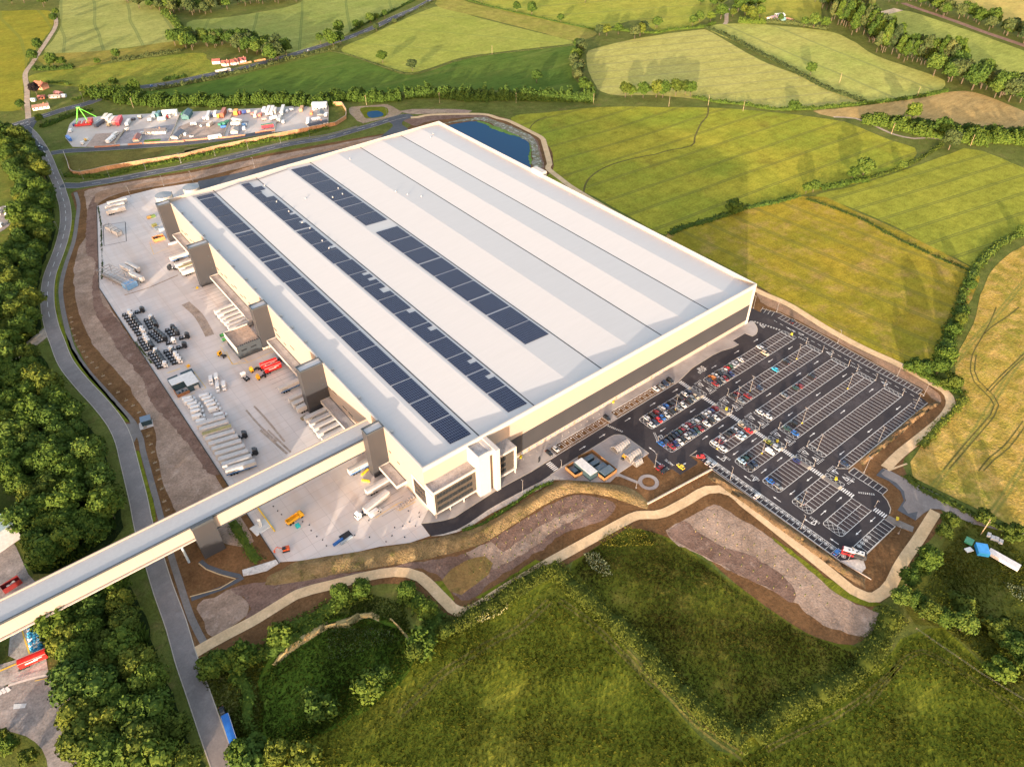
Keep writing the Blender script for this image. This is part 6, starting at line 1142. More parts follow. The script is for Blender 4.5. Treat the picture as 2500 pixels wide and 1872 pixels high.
lamps = [(1,730,100,LP,'nearest the warehouse corner'),(1,1150,160,LP,'behind the outer bays, opposite the black car'),(2,330,280,LP,'behind the outer bays, middle of the strip'),(2,1400,880,LP,'behind the outer bays, second before the corner'),(2,1875,1230,LP,'at the outer corner of the car park'),(1,1510,1010,LY,'with yellow base in the second lamp row, far end'),(4,225,410,LY,'with yellow base in the second lamp row, near end'),(4,1985,365,LY,'with yellow base in the twin lamp row, far end'),(4,1165,985,LY,'with yellow base beside the two black cars'),(3,800,745,LY,'with yellow base among the crowded disabled rows'),(5,1555,270,LY,'with yellow base between the two white saloons'),(6,440,350,LY,'with yellow base beside the white van'),
 (3,1900,600,LT,'over the black cars at the head of the second lamp row'),(6,1440,285,LT,'at the head of the fifth empty row'),(6,1140,1300,LT,'over the grey saloon at the corner island'),(2,1710,1460,LT,'on the last single row'),(7,1060,590,LT,'on the single row by the brown bank'),(7,805,1135,LT,'on the brown ground by the tarmac end'),(8,405,665,LP,'beside the ringed bays, near the end'),(5,1785,830,LP,'beside the ringed bays, near the start'),(8,1250,1250,LP,'on the pale pad by the coach'),(5,430,590,LP,'beside the small bays at the ring path'),(5,95,970,LS,'on the ring path'),
 (9,520,1330,LS,'at the zebra crossing by the plant store'),(23,1965,800,LP,'on the kerb below the offices'),(8,2160,760,LS,'on the brown verge by the last bays')]
for (k,x,y,pr,l) in lamps:
    p = Q(k,x,y); clone(pr, (*p,.15), random.uniform(-.1,.1), 'grey lamp post '+l, 'car park lamp posts')['category'] = 'lamp post'
for i,(x,y) in enumerate(((232.5,-33),(232.5,-49),(232.3,-64.5),(232.5,-80.3),(163,-33.5),(163,-65),(163,-81),(163.3,-97.5),(233,-43),(233,-59),(233,-75),(233,-90),(154.5,-43),(154.5,-59.6),(154.5,-75),(154.5,-90.5),(154.3,-121.5),(109.6,-34.5))):
    clone(LS, (x,y,Z0), random.uniform(0,3), f'short lamp post number {i+1} at the row ends'.replace(f'number {i+1} ', '') , 'short lamp posts at the row ends')['category'] = 'lamp post'
rd = [(14,120,880),(14,585,780),(14,1030,695),(14,1468,605),(14,1860,525),(13,400,1465),(13,865,1420),(13,1520,1290),(13,2160,1170),('b',238,835),('b',400,790),('a',290,1600+0),('a',1105,935+320),('a',880,1325),('a',1300,1225),('a',1715,1130),('d',405,190),('e',480,1500),(13,60,1475),('a',205,830),('a',460,790),('a',345,745),('a',565,685)]
for (k,x,y) in rd: clone(LP, (*Q(k,x,y),.1), random.uniform(0,3), 'slim grey lamp post standing along the access roads', 'lamp posts along the access roads')['category'] = 'lamp post'
for (k,x,y) in (('b',262,712),('b',755,697),('b',1270,697),('b',1790,700),('c',90,720),('c',355,712),('c',590,750),('c',1590,905),('c',1760,660),('c',2122,985),('a',1160,130),('a',900,730),('b',1108,370),('c',1240,560),(26,630,440)): clone(PP, (*Q(k,x,y),0), 0.6, 'wooden utility pole carrying the line across the fields', 'wooden utility poles')['category'] = 'pole'
# bollards on the forecourt
bo = empty('bollard', (0,0,-500)); MB().cyl(0,0,0,1.0,.14,n=8).build('post', polem, bo); protos.append(bo)
for i in range(13): clone(bo, (52+i*4.1,-2.6,.3), 0, 'short steel bollard on the paving in front of the disabled bays', 'bollards on the forecourt')['category'] = 'bollard'
tot = empty('totem_sign', (*Q(9,122,1235),.3), .3, 'black totem sign standing on the paving by the zebra crossing', 'sign'); MB().box(-.7,.7,-.12,.12,0,3.2).build('panel', chassis, tot)
def gritbin(k,x,y,l): r = empty('grit_bin', (*Q(k,x,y),.25), .5, l, 'grit bin', 'yellow grit bins'); MB().frustum((-.6,.6,-.45,.45),(-.75,.75,-.55,.55),0,.8).build('bin', plain('bin_yellow', (.50,.38,.02), .5), r); MB().box(-.78,.78,-.58,.58,.8,.92).build('lid', plain('bin_yellow', (.50,.38,.02), .5), r)
for a in ((3,1720,735,'yellow grit bin on the second crossing island'),(6,715,140,'yellow grit bin by the olive saloon'),(6,1770,815,'yellow grit bin on the hatched island of the sixth crossing'),(8,2135,505,'yellow grit bin on the path out of the car park'),(9,1455,170,'yellow grit bin against the warehouse wall by the disabled bays'),(23,1940,320,'yellow grit bin beside the glazed entrance'),(1,1420,570,'yellow grit bin on the hatched end of the bus row')): gritbin(*a)
# cycle shelters
clear = plain('clear_panel', (.20,.20,.20), .35, spec=.3); framem = plain('shelter_frame', (.40,.36,.34), .5)
def shelter(x, y, L_, D_, rot, label, hz=2.3):
    r = empty('cycle_shelter', (x,y,.28), rot, label, 'cycle shelter', 'cycle shelters'); MB().box(-L_/2-.4,L_/2+.4,-D_/2-.5,D_/2+.5,0,.08).build('base', kerbm, r)
    n = 8; rings = [[(x_, D_/2*math.cos(PI*j/n), .3+hz*math.sin(PI*j/n)) for j in range(n+1)] for x_ in (-L_/2, L_/2)]
    b = MB(); vs = rings[0]+rings[1]; b.add(vs, [(j,j+1,j+n+2,j+n+1) for j in range(n)]); b.build('canopy', clear, r)
    b = MB(); k = int(L_/1.3)
    for i in range(k+1):
        x_ = -L_/2+L_*i/k
        for j in range(n): b.tube((x_,D_/2*math.cos(PI*j/n),.32+hz*math.sin(PI*j/n)),(x_,D_/2*math.cos(PI*(j+1)/n),.32+hz*math.sin(PI*(j+1)/n)),.09,4)
    for j in range(0,n+1,2): b.tube((-L_/2,D_/2*math.cos(PI*j/n),.33+hz*math.sin(PI*j/n)),(L_/2,D_/2*math.cos(PI*j/n),.33+hz*math.sin(PI*j/n)),.07,4)
    b.build('frame', framem, r)
s1, s2, s3 = Q(9,1585,950,1), Q(9,1800,1110,1), Q(9,1895,1235,1)
shelter(*s1, 8.6, 4.6, .02, 'barrel roofed cycle shelter nearest the road corner'); shelter(*s2, 7.6, 4.6, .02, 'barrel roofed cycle shelter with yellow machine at its end'); shelter(*s3, 4.2, 2.4, .02, 'small single cycle shelter on the grass edge', 1.6)
r = empty('mini_dumper', (*Q(9,1640,1150,1),.28), .3, 'small yellow site dumper at the end of the cycle shelter', 'dumper'); MB().frustum((-.2,1.3,-.7,.7),(-.4,1.6,-.9,.9),.5,1.3).build('skip', ym, r); MB().box(-1.6,-.3,-.6,.6,.4,1.2).build('engine', chassis, r)
for x in (-1.1,.9):
    for sy in (-1,1): MB().cyl(x,.35,sy*.7-.12,sy*.7+.12,.35,n=8,ax='y').build('wheel', tyre, r)
# plant store
wood_ = earth('timber_fence', (.235,.125,.055), (.195,.105,.046), (.28,.16,.075), .5, 3, .3); teal = plain('teal_steel', (.03,.055,.065), .5); tealt = plain('teal_top', (.085,.12,.15), .5); capw = plain('pale_roof', (.52,.53,.52), .5)
wall_run('timber_fence', [(67.9,-19.9),(63.1,-19.8),(62.9,-26.8),(67,-27.1)], 2.6, .18, wood_, 'timber fence round the small store beside the green container', 'fence', None, .2)
wall_run('timber_fence', [(72,-18.8),(80.2,-19.8),(80.4,-36),(72,-36.5),(71.9,-32.6)], 2.6, .18, wood_, 'timber fence round the blue grey plant boxes', 'fence', None, .2)
r = empty('plant_container', (67.2,-32.2,.28), 0, 'dark teal plant container with white roof between timber fences', 'container'); MB().box(0,4.4,0,10.8,0,3.6).build('body', teal, r); MB().box(-.05,4.45,-.05,10.85,3.6,3.75).build('roof', capw, r)
for (x,y,l,w__,h,s) in ((73,-23.6,4.8,2.2,2.0,'blue grey plant box next to the top fence corner'),(73.2,-27.4,4.6,2.2,2.0,'blue grey plant box, middle of the fenced three'),(73.4,-31.3,5.4,2.6,1.9,'low blue grey plant box beside the largest one'),(73.0,-35.6,6.2,3.6,2.6,'largest blue grey plant box in the fenced store'),(64.0,-25,2.4,2.4,1.6,'small round topped plant box in the lower timber store')):
    r = empty('plant_box', (x,y,.28), 0, s, 'plant box', 'plant boxes in the timber store'); MB().box(0,l,0,w__,0,h).build('body', teal, r); MB().box(-.05,l+.05,-.05,w__+.05,h,h+.15).build('lid', tealt, r)
# gatehouse and plant building in the yard
g_ = empty('plant_building', (-60,145), 0, 'dark teal plant building with pale L-shaped roof and brick bin yard', 'building')
MB().prism([(0,6),(6.2,6),(6.2,.4),(12,.4),(12,11.4),(0,11.4)], 0, 4.3).build('wall', teal, g_); MB().prism([(-.2,5.8),(6,5.8),(6,.2),(12.2,.2),(12.2,11.6),(-.2,11.6)], 4.3, 4.5).build('roof', capw, g_)
MB().box(9,11.4,.33,.398,0,2.7).build('roller_door', plain('roller_grey', (.4,.38,.36), .5), g_); brickm = earth('brick', (.30,.14,.07), (.25,.12,.06), None, 1, 4, .3)
b = MB(); b.box(0,6.2,-.2,.1,0,2.0); b.box(-.25,0,-.2,5.8,0,2.0); b.build('yard_wall', brickm, g_)
for (x,y) in ((1.2,2),(3,3),(4.6,1.4)): MB().box(x,x+1,y,y+.9,0,1.3).build('bin', plain('bin_dark', (.05,.09,.11), .5), g_)
for (x0,x1,y0,y1,l) in ((-60,-54.5,158,161,'blue grey tank box beside the plant building, kerb end'),(-53,-46.5,158.4,161.4,'blue grey tank box beside the plant building, open end')):
    r = empty('tank_box', (x0,y0,.15), 0, l, 'tank', 'tank boxes'); MB().box(0,x1-x0,0,y1-y0,0,2.4).build('body', plain('steel_blue', (.12,.17,.23), .5), r); MB().box(.3,x1-x0-.3,.3,y1-y0-.3,2.4,2.6).build('hatch', teal, r)
r = empty('substation', (*Q('d',992,1470,0),.1), -.2, 'small dark green substation cabin on the brown bank beside the footway', 'substation'); MB().box(-2.3,2.3,-2,2,0,3).build('wall', teal, r); MB().box(-2.5,2.5,-2.2,2.2,3,3.2).build('roof', plain('steel_blue', (.12,.17,.23), .5), r); struct(MB().box(-3.2,3.2,-3,2.6,-.2,.14,0,-.2,Q('d',985,1480,0)).build('concrete_pad', conc))
# lorry wash frames
def frame_thing(x0,y0,x1,y1,h,rot,c,label,k,name='wash_frame'):
    r = empty(name, (*c,.15), rot, label, 'frame'); b = MB()
    for x in (x0,x1):
        for y in (y0,(y0+y1)/2,y1): b.box(x-.12,x+.12,y-.12,y+.12,0,h)
    b.build('post', polem, r); b = MB()
    for i in range(k+1): y = y0+(y1-y0)*i/k; b.box(x0,x1,y-.12,y+.12,h,h+.25)
    for x in (x0,(x0+x1)/2,x1): b.box(x-.15,x+.15,y0,y1,h+.25,h+.45)
    b.build('beam', polem, r); return r
fr = frame_thing(-4.5,-16,4.5,16,5,R(17),Q('d',800,500,2),'open steel wash frame over grey lanes beside the parked trailers',9)
MB().box(-3.5,3.5,-15,-9,.3,3.6).build('machine', plain('wash_blue', (.15,.3,.5), .5), fr); MB().box(-3,-1,-13,14,.2,2.2).build('lane_barrier', polem, fr)
fr = frame_thing(-1.8,-9,1.8,9,3.4,R(14),Q('d',768,180,1),'white covered loading frame inside the marked rectangle', 4); MB().box(-1.6,1.6,-8,8,.4,3).build('tank', plain('dirty_white', (.55,.52,.48), .6), fr)
b = MB(); rr = QP('d','695,140 845,118 852,248 702,278'); [ribbon([rr[i], rr[(i+1)%4]], .45, .165, b) for i in range(4)]; struct(b.build('yard_markings', plain('black_line', (.05,.05,.05), .8)))
# clutter in the yard
def crate(k,x,y,L_,W_,H_,rot,matr,name,label,cat,group=None,z=.15,open_=False,fill=None):
    r = empty(name, (*Q(k,x,y),z), rot, label, cat, group)
    if open_:
        b = MB(); t = .12; b.box(-L_/2,L_/2,-W_/2,-W_/2+t,0,H_); b.box(-L_/2,L_/2,W_/2-t,W_/2,0,H_); b.box(-L_/2,-L_/2+t,-W_/2+t,W_/2-t,0,H_); b.box(L_/2-t,L_/2,-W_/2+t,W_/2-t,0,H_); b.box(-L_/2+t,L_/2-t,-W_/2+t,W_/2-t,.0,.2); b.build('walls', matr, r)
        b = MB(); g = random.Random(int(x+y))
        for _ in range(7): u, v = g.uniform(-L_*.38,L_*.38), g.uniform(-W_*.3,W_*.3); b.box(u-.5,u+.5,v-.4,v+.4,.2,H_*g.uniform(.5,1.0),0)
        b.build('contents', fill or polem, r)
    else:
        MB().frustum((-L_/2,L_/2,-W_/2,W_/2),(-L_/2*.97,L_/2*.97,-W_/2*.94,W_/2*.94),0,H_).build('body', matr, r); MB().box(-L_/2*.9,L_/2*.9,-W_/2*.85,W_/2*.85,H_,H_+.12).build('lid', matr, r)
    return r
crate(29,320,880,7.5,4.6,2.6,.0,plain('crate_orange', (.55,.24,.09), .8),'timber_enclosure','orange brown timber enclosure of bins at the foot of the corner tower','enclosure',None,.15,True,plain('bin_dark', (.05,.09,.11), .5))
for (x,y,c,l) in ((200,420,(.13,.20,.06),'green scissor lift parked beside the corner tower'),(230,600,(.30,.30,.10),'green and orange boom lift folded by the corner tower'),(290,670,(.14,.17,.20),'grey plant item by the corner tower'),(380,690,(.40,.45,.50),'pale blue box by the corner tower'),(130,440,(.42,.25,.08),'small orange lift platform by the corner tower')): crate(29,x,y,3.4,2.0,1.7,.1,plain('p_%d'%x, c, .6),'access_platform',l,'lift','plant by the corner tower')
crate(29,600,960,6,1.6,1.4,.0,plain('sacks', (.42,.40,.42), .8),'gas_bottles','row of grey bottle cages under the dock canopy','cage')
for (x,y,l) in ((1500,885,'green skip by the driver office corner'),(1515,912,'smaller green skip by the driver office corner')): crate('d',x,y,2.6,1.5,1.3,.1,plain('skip_green', (.05,.22,.06), .6),'skip',l,'skip','green skips')
for i in range(3): crate(30,415+i*65,310-i*22,1.4,1.4,1.6,0,plain('cream_box', (.58,.50,.40), .6),'cabinet',f'cream cabinet against the driver office, {ordn[i]} of three','cabinet','cream cabinets')
crate(12,1145,1300,1.8,1.8,1.3,0,plain('cyan_tank', (.02,.40,.40), .5),'water_bowser','cyan water bowser beside the tipper truck','bowser')
crate(12,1690,1515,5,1,.9,.12,plain('barrier_blue', (.02,.10,.32), .5),'water_barrier','blue plastic barrier at the yard edge','barrier'); crate(12,1800,1490,6,1,.8,.12,plain('barrier_grey', (.25,.30,.34), .5),'water_barrier','grey plastic barrier at the yard edge','barrier')
crate(12,1790,1425,5,3.6,.15,.05,chassis,'road_plate','black square plate with white mark on the yard','plate'); crate(24,755,1415,3,2,1,.2,plain('scrap', (.2,.16,.10), .8),'scrap_pile','small brown heap of scrap by the fourth tower','heap'); crate(10,1260,1215,1.4,1.2,1,.2,ym,'barrier_block','yellow barrier block near the plant building','barrier')
r = crate(12,650,1305,8,6,.25,.15,capw,'concrete_plinth','white concrete plinth with upright at the yard corner','plinth'); MB().box(-.5,.5,-.5,.5,.25,5).build('upright', capw, r)
b = MB(); b.box(-.25,.25,-16,16,0,.5); o = b.build('crash_barrier', plain('barrier_yellow', (.75,.50,.03), .5)); tag(o,'yellow crash barrier beside the white plinth','barrier'); o.location = (*Q(12,715,1200),.15); a0, a1 = Q(12,610,1070), Q(12,805,1340); o.rotation_euler.z = math.atan2(a1[1]-a0[1],a1[0]-a0[0])-PI/2; o.scale = (1,.55,1)
for (k,x,y,l,s) in ((24,765,1330,1.6,'yellow bump guard at the foot of the fourth tower'),('d',1330,565,1.6,'yellow bump guard at the foot of the second tower'),(12,2050,575,4.5,'yellow bump guard at the foot of the last tower'),(12,2060,690,4,'second yellow guard by the last tower')): crate(k,x,y,l,.7,.9,.3 if x != 2060 else -.9,plain('barrier_yellow', (.75,.50,.03), .5),'bump_guard',s,'guard','yellow bump guards')
r = empty('pallet_row', (*Q(23,390,935),.15), .12, 'row of caged pallets boxed by yellow lines near the office corner', 'cage'); MB().box(-5,5,-1,1,0,.3).build('base', kerbm, r)
for i in range(8): MB().box(-4.8+i*1.2,-3.9+i*1.2,-.8,.8,.3,1.5).build('cage', framem, r)
for i,(k,x,y) in enumerate([(12,815,1030),(12,875,1090),(12,925,1140),(12,1210,1235),(12,1300,1280),(12,1325,1355),(12,1400,1435),(12,1480,1480),(12,1530,1560),(12,2100,1220),(12,2110,1445),(12,1910,1420),(23,425,1035),(23,570,1060),(23,575,1118),(23,440,1185),(23,520,1238),(23,350,1240),(23,240,1260),(23,205,1370),(23,125,1450),(23,375,1390)]): crate(k,x,y,.55,.35,.25,i,chassis,'drain_block','small black weight lying on the yard by the site boundary','block','black weights on the yard')
# fenced works area by the bridge leg
b = MB(); ribbon(resample(QP('e','1350,745 1390,780 1500,820 1610,845 1630,860 1500,925 1290,1000'),2,False,0,False), 2.0, .17, b); struct(b.build('footway', tar_mid)); b = MB(); ribbon(resample(QP('e','1340,760 1390,800 1480,835 1590,865 1480,930 1280,985'),2,False,0,False), .5, .25, b); struct(b.build('timber_edging', plain('ply', (.50,.35,.18), .8)))
land('footway', QP('e','1632,805 1700,785 1860,735 1880,760 1800,810 1700,835 1640,845'), capw if False else earth('pale_slab', (.55,.52,.48), (.48,.45,.42), None, .3, 1, .2), .3, 0, thick=.3)
wall_run('mesh_fence', QP(27,'10,230 300,120 480,55 560,40 800,180 1050,350 1250,480 1380,590'), 1.5, .05, plain('mesh', (.10,.075,.045), .9), 'thin brown mesh fence between the sandy path and the car park bank', 'fence') if False else None
fp = empty('fence_post', (0,0,-500)); MB().cyl(0,0,0,1.7,.07,n=5).build('post', plain('post_dark', (.06,.05,.035), .9), fp); protos.append(fp)
for p in resample(QP(5,'320,1290 700,1140 1100,980 1320,870 1500,770')+QP(27,'640,150 800,230 1000,360 1200,500 1300,580 1400,610'), 3.2, False, 0, False): clone(fp, (*p,.1), 0, 'dark fence post in the line between sandy path and car park', 'posts of the path side fence')['category'] = 'fence post'
# saplings with stakes on the mulch
sp = empty('sapling', (0,0,-500)); MB().cyl(0,0,0,1.3,.055,n=5).build('guard', plain('tree_guard', (.36,.28,.10), .7), sp); MB().frustum((-.1,.1,-.1,.1),(-.22,.22,-.22,.22),1.1,1.5).build('crown', leafC, sp); protos.append(sp)
sap = scatter(QP('f','900,660 1100,560 1400,400 1620,320 1900,350 1880,430 1600,540 1300,700 1000,900'), 3.3, 5, 90)+scatter(QP(27,'400,330 560,250 800,420 1100,620 1200,760 900,670 600,500'), 4.0, 6, 70)
for p in sap: clone(sp, (*p,.12), random.random()*6, 'young staked sapling in the bark mulch', 'saplings in the mulch beds')['category'] = 'sapling'
wp = empty('planting_pit', (0,0,-500)); MB().box(-.9,.9,-.5,.5,0,.1).build('mulch_square', earth('pit', (.30,.22,.14), (.25,.18,.12), None, 1, 2, .3), wp); MB().cyl(0,0,0,1.6,.06,n=5).build('stake', plain('tree_guard', (.55,.42,.14), .7), wp); protos.append(wp)
for p in resample(QP('d','480,760 500,880 560,990 650,1100 740,1210 850,1320 940,1400')+QP('e','1030,10 1060,130 1090,260 1130,400'), 6.5, False, .2): clone(wp, (*p,.1), 0, 'square planting pit in the brown strip beside the footway', 'planting pits by the footway')['category'] = 'planting pit'
# ------------------------------------------------------------------ showmen yard
land('yard_concrete', QP('a','470,838 512,800 700,783 930,772 1200,760 1560,740 1880,725 2100,706 2190,705')+QP(14,'2115,110 2112,330 1820,415 1400,460 1000,500')+QP('a','1640,912 1250,955 960,975 640,992 490,992 440,930'), slab_mat('showmen_concrete', (.47,.425,.39), (.42,.38,.35), (.32,.28,.26), 14, 9, .6, (.36,.29,.22), .4), .13, 0)
land('gravel', QP(13,'620,645 1140,610 960,830 430,885'), earth('pink_gravel', (.36,.28,.23), (.31,.25,.21), None, .1, 1, .2), .15, 0); land('gravel', QP(13,'1130,600 2060,470 1940,770 970,830'), earth('grey_hardstanding', (.28,.27,.28), (.25,.24,.25), None, .1, 1, .2), .15, 0)
land('gravel', QP(14,'90,390 230,330 770,320 690,560 0,570'), earth('pink_gravel', (.36,.28,.23), (.31,.25,.21), None, .1, 1, .2), .155, 0); land('gravel', QP(14,'790,380 940,310 1040,310 960,500 750,520'), earth('grey_hardstanding', (.28,.27,.28), (.25,.24,.25), None, .1, 1, .2), .16, 0)
land('field', QP(13,'1500,755 1790,735 1785,770 1480,800'), lily, .17, 0); land('field', QP(13,'100,1050 200,1030 440,990 1100,950 1850,905 1600,1085 1000,1210 500,1300 250,1320 150,1290 130,1190'), earth('mown_grass', (.135,.115,.03), (.11,.10,.028), (.10,.11,.025), .03, 1, .3), .1, 3); land('field', QP(13,'1870,905 2212,880 2212,985 1620,1080')+QP(14,'430,655 520,650 0,790')[:2], earth('mown_grass2', (.17,.15,.06), (.15,.135,.05), None, .03, 1, .3), .105, 0)
orf = earth('orange_fence', (.40,.215,.11), (.35,.19,.095), (.44,.25,.14), .3, 2, .3, stretch=(1,1,.2))
wall_run('panel_fence', resample(QP('p','158,378 168,403 172,420 180,427 197,429 225,424 258,416 353,400 450,385 523,367 604,350 682,334 749,321 820,307')+QP('b','125,803 128,760 98,712 40,712'), 8, False, 0, False), 3.4, .2, orf, 'long orange timber fence curving behind the new access road', 'fence', kerbm)
bw = plain('brick_orange', (.38,.18,.11), .8)
for i,(s,l) in enumerate((('600,895 850,880 1060,860','first'),('1200,850 1460,830','second'),('1490,825 1950,805 2212,790','third'))): wall_run('garden_wall', QP(13,s), 1.5, .3, bw, f'low orange brick wall along the showmen road, {l} stretch', 'wall')
for i,(s,l) in enumerate((('140,585 250,580 500,555 740,540 990,510','fourth'),('1130,480 1250,455 1390,445','fifth'))): wall_run('garden_wall', QP(14,s), 1.5, .3, bw, f'low orange brick wall along the showmen road, {l} stretch', 'wall')
for i,(k,s,l) in enumerate(((13,'1290,370 960,830','between the tanker plot and the long bungalow'),(13,'2160,270 1940,780','beside the long bungalow'),(14,'830,190 690,540','between the white mobile home and the cream cabin'),(14,'1470,150 1390,430','beside the green topped trailer'),(14,'2115,120 2110,330','closing the last plot'))): wall_run('plot_wall', QP(k,s), 1.6, .3, kerbm, f'grey dividing wall {l}', 'wall')
cmat = lambda c: plain('f_'+'_'.join('%02d'%int(v*99) for v in c), c, .5)
def boxtruck(k,x1,y1,x2,y2,W_,H_,c,label,kind='box_trailer',cab=None,top=None,grp=None):
    a, b_ = Q(k,x1,y1,1), Q(k,x2,y2,1); L_ = max(3,math.dist(a,b_)); r = empty(kind, ((a[0]+b_[0])/2,(a[1]+b_[1])/2,.15), math.atan2(b_[1]-a[1],b_[0]-a[0]), label, kind.replace('_',' ').replace('box ','').replace('show ','')); 
    MB().box(-L_/2,L_/2-(1.8 if cab else 0),-W_/2,W_/2,.7,H_).build('body', cmat(c), r); MB().box(-L_/2-.05,L_/2-(1.8 if cab else 0)+.05,-W_/2-.05,W_/2+.05,H_,H_+.15).build('roof', cmat(top or tuple(min(.75,v*1.1+.04) for v in c)), r)
    if cab: MB().box(L_/2-1.75,L_/2,-W_/2+.1,W_/2-.1,.5,2.6).build('cab', cmat(cab), r); MB().box(L_/2-.02,L_/2+.02,-W_/2+.3,W_/2-.3,1.5,2.3).build('windscreen', carglass, r)
    for x in (-L_*.32,L_*.32):
        for sy in (-1,1): MB().cyl(x,.45,sy*(W_/2-.3)-.15,sy*(W_/2-.3)+.15,.45,n=8,ax='y').build('wheel', tyre, r)
    return r
def caravan(k,x1,y1,x2,y2,W_,H_,c,label,name='caravan'):
    a, b_ = Q(k,x1,y1,1), Q(k,x2,y2,1); L_ = max(3,math.dist(a,b_)); r = empty(name, ((a[0]+b_[0])/2,(a[1]+b_[1])/2,.15), math.atan2(b_[1]-a[1],b_[0]-a[0]), label, name.replace('_',' '))
    ring = lambda x, s: [(x,-W_/2*s,.5),(x,-W_/2*s,H_*.85),(x,-W_/2*s*.8,H_*s),(x,W_/2*s*.8,H_*s),(x,W_/2*s,H_*.85),(x,W_/2*s,.5)]
    MB().loft([ring(-L_/2,.92),ring(-L_/2+.5,1),ring(L_/2-.7,1),ring(L_/2,.88)]).build('body', cmat(c), r)
    for i in range(3): u = -L_*.36+i*L_*.28; MB().box(u,u+L_*.14,-W_/2-.02,W_/2+.02,1.4,2.1).build('window', carglass, r)
    for sy in (-1,1): MB().cyl(0,.35,sy*(W_/2-.2)-.1,sy*(W_/2-.2)+.1,.35,n=8,ax='y').build('wheel', tyre, r)
    return r
def house(k,x1,y1,x2,y2,W_,wh,rh,wc,rc,label,name='bungalow',chim=True,gables=0):
    a, b_ = Q(k,x1,y1,1), Q(k,x2,y2,1); L_ = max(4,math.dist(a,b_)); r = empty(name, ((a[0]+b_[0])/2,(a[1]+b_[1])/2,0), math.atan2(b_[1]-a[1],b_[0]-a[0]), label, name.replace('_',' '))
    MB().box(-L_/2,L_/2,-W_/2,W_/2,0,wh).build('wall', cmat(wc), r); b = MB(); o = .4
    b.loft([[(-L_/2-o,-W_/2-o,wh-.1),(-L_/2-o,0,wh+rh),(-L_/2-o,W_/2+o,wh-.1)],[(L_/2+o,-W_/2-o,wh-.1),(L_/2+o,0,wh+rh),(L_/2+o,W_/2+o,wh-.1)]])
    for g in range(gables):
        u = -L_/2+L_*(g+.6)/(gables+.2); b.loft([[(u-2.2,-W_/2-1.6,wh-.1),(u,-W_/2-1.6,wh+rh*.8),(u+2.2,-W_/2-1.6,wh-.1)],[(u-2.2,0,wh-.1),(u,0,wh+rh*.8),(u+2.2,0,wh-.1)]])
    rf = b.build('roof', cmat(rc), r)
    for g in range(gables): u = -L_/2+L_*(g+.6)/(gables+.2); MB().box(u-2,u+2,-W_/2-1.4,-W_/2,0,wh).build('gable_wall', cmat(wc), r)
    if chim: MB().box(L_*.2,L_*.2+.8,-.4,.4,wh+rh*.6,wh+rh+1).build('chimney', cmat((.35,.16,.1)), rf)
    n = max(2,int(L_/3.2))
    for i in range(n): u = -L_/2+L_*(i+.3)/n; MB().box(u,u+1.1,-W_/2-.03,W_/2+.03,1,2.2).build('window', carglass, r)
    return r
r = empty('fairground_ride', (*Q(13,420,480,0),.15), R(-25), 'fairground ride folded with bright green A-frame over a red deck', 'ride')
MB().box(-7,7,-4.5,4.5,.5,2.2).build('deck', cmat((.55,.04,.04)), r); MB().box(3.5,7.5,-3,5,2.2,4.4).build('control_house', cmat((.5,.04,.05)), r)
for i in range(5): MB().box(-6+i*2,-5+i*2,-3,3,2.2,2.9).build('seat', cmat(((.5,.5,.5),(.6,.1,.1))[i%2]), r)
gn = plain('ride_green', (.16,.62,.06), .5)
for (a,b_) in (((-6,-3,2),(-.6,0,15.5)),((-6,3,2),(-.6,0,15.5)),((5,-3,2),(.6,0,15.5)),((3,3,2),(.6,0,15.5)),((.6,0,15.2),(11,4,5))): MB().tube(a,b_,.32,6).build('leg', gn, r)
MB().box(-1.6,1.6,-.6,.6,15.3,16.1).build('crosshead', gn, r)
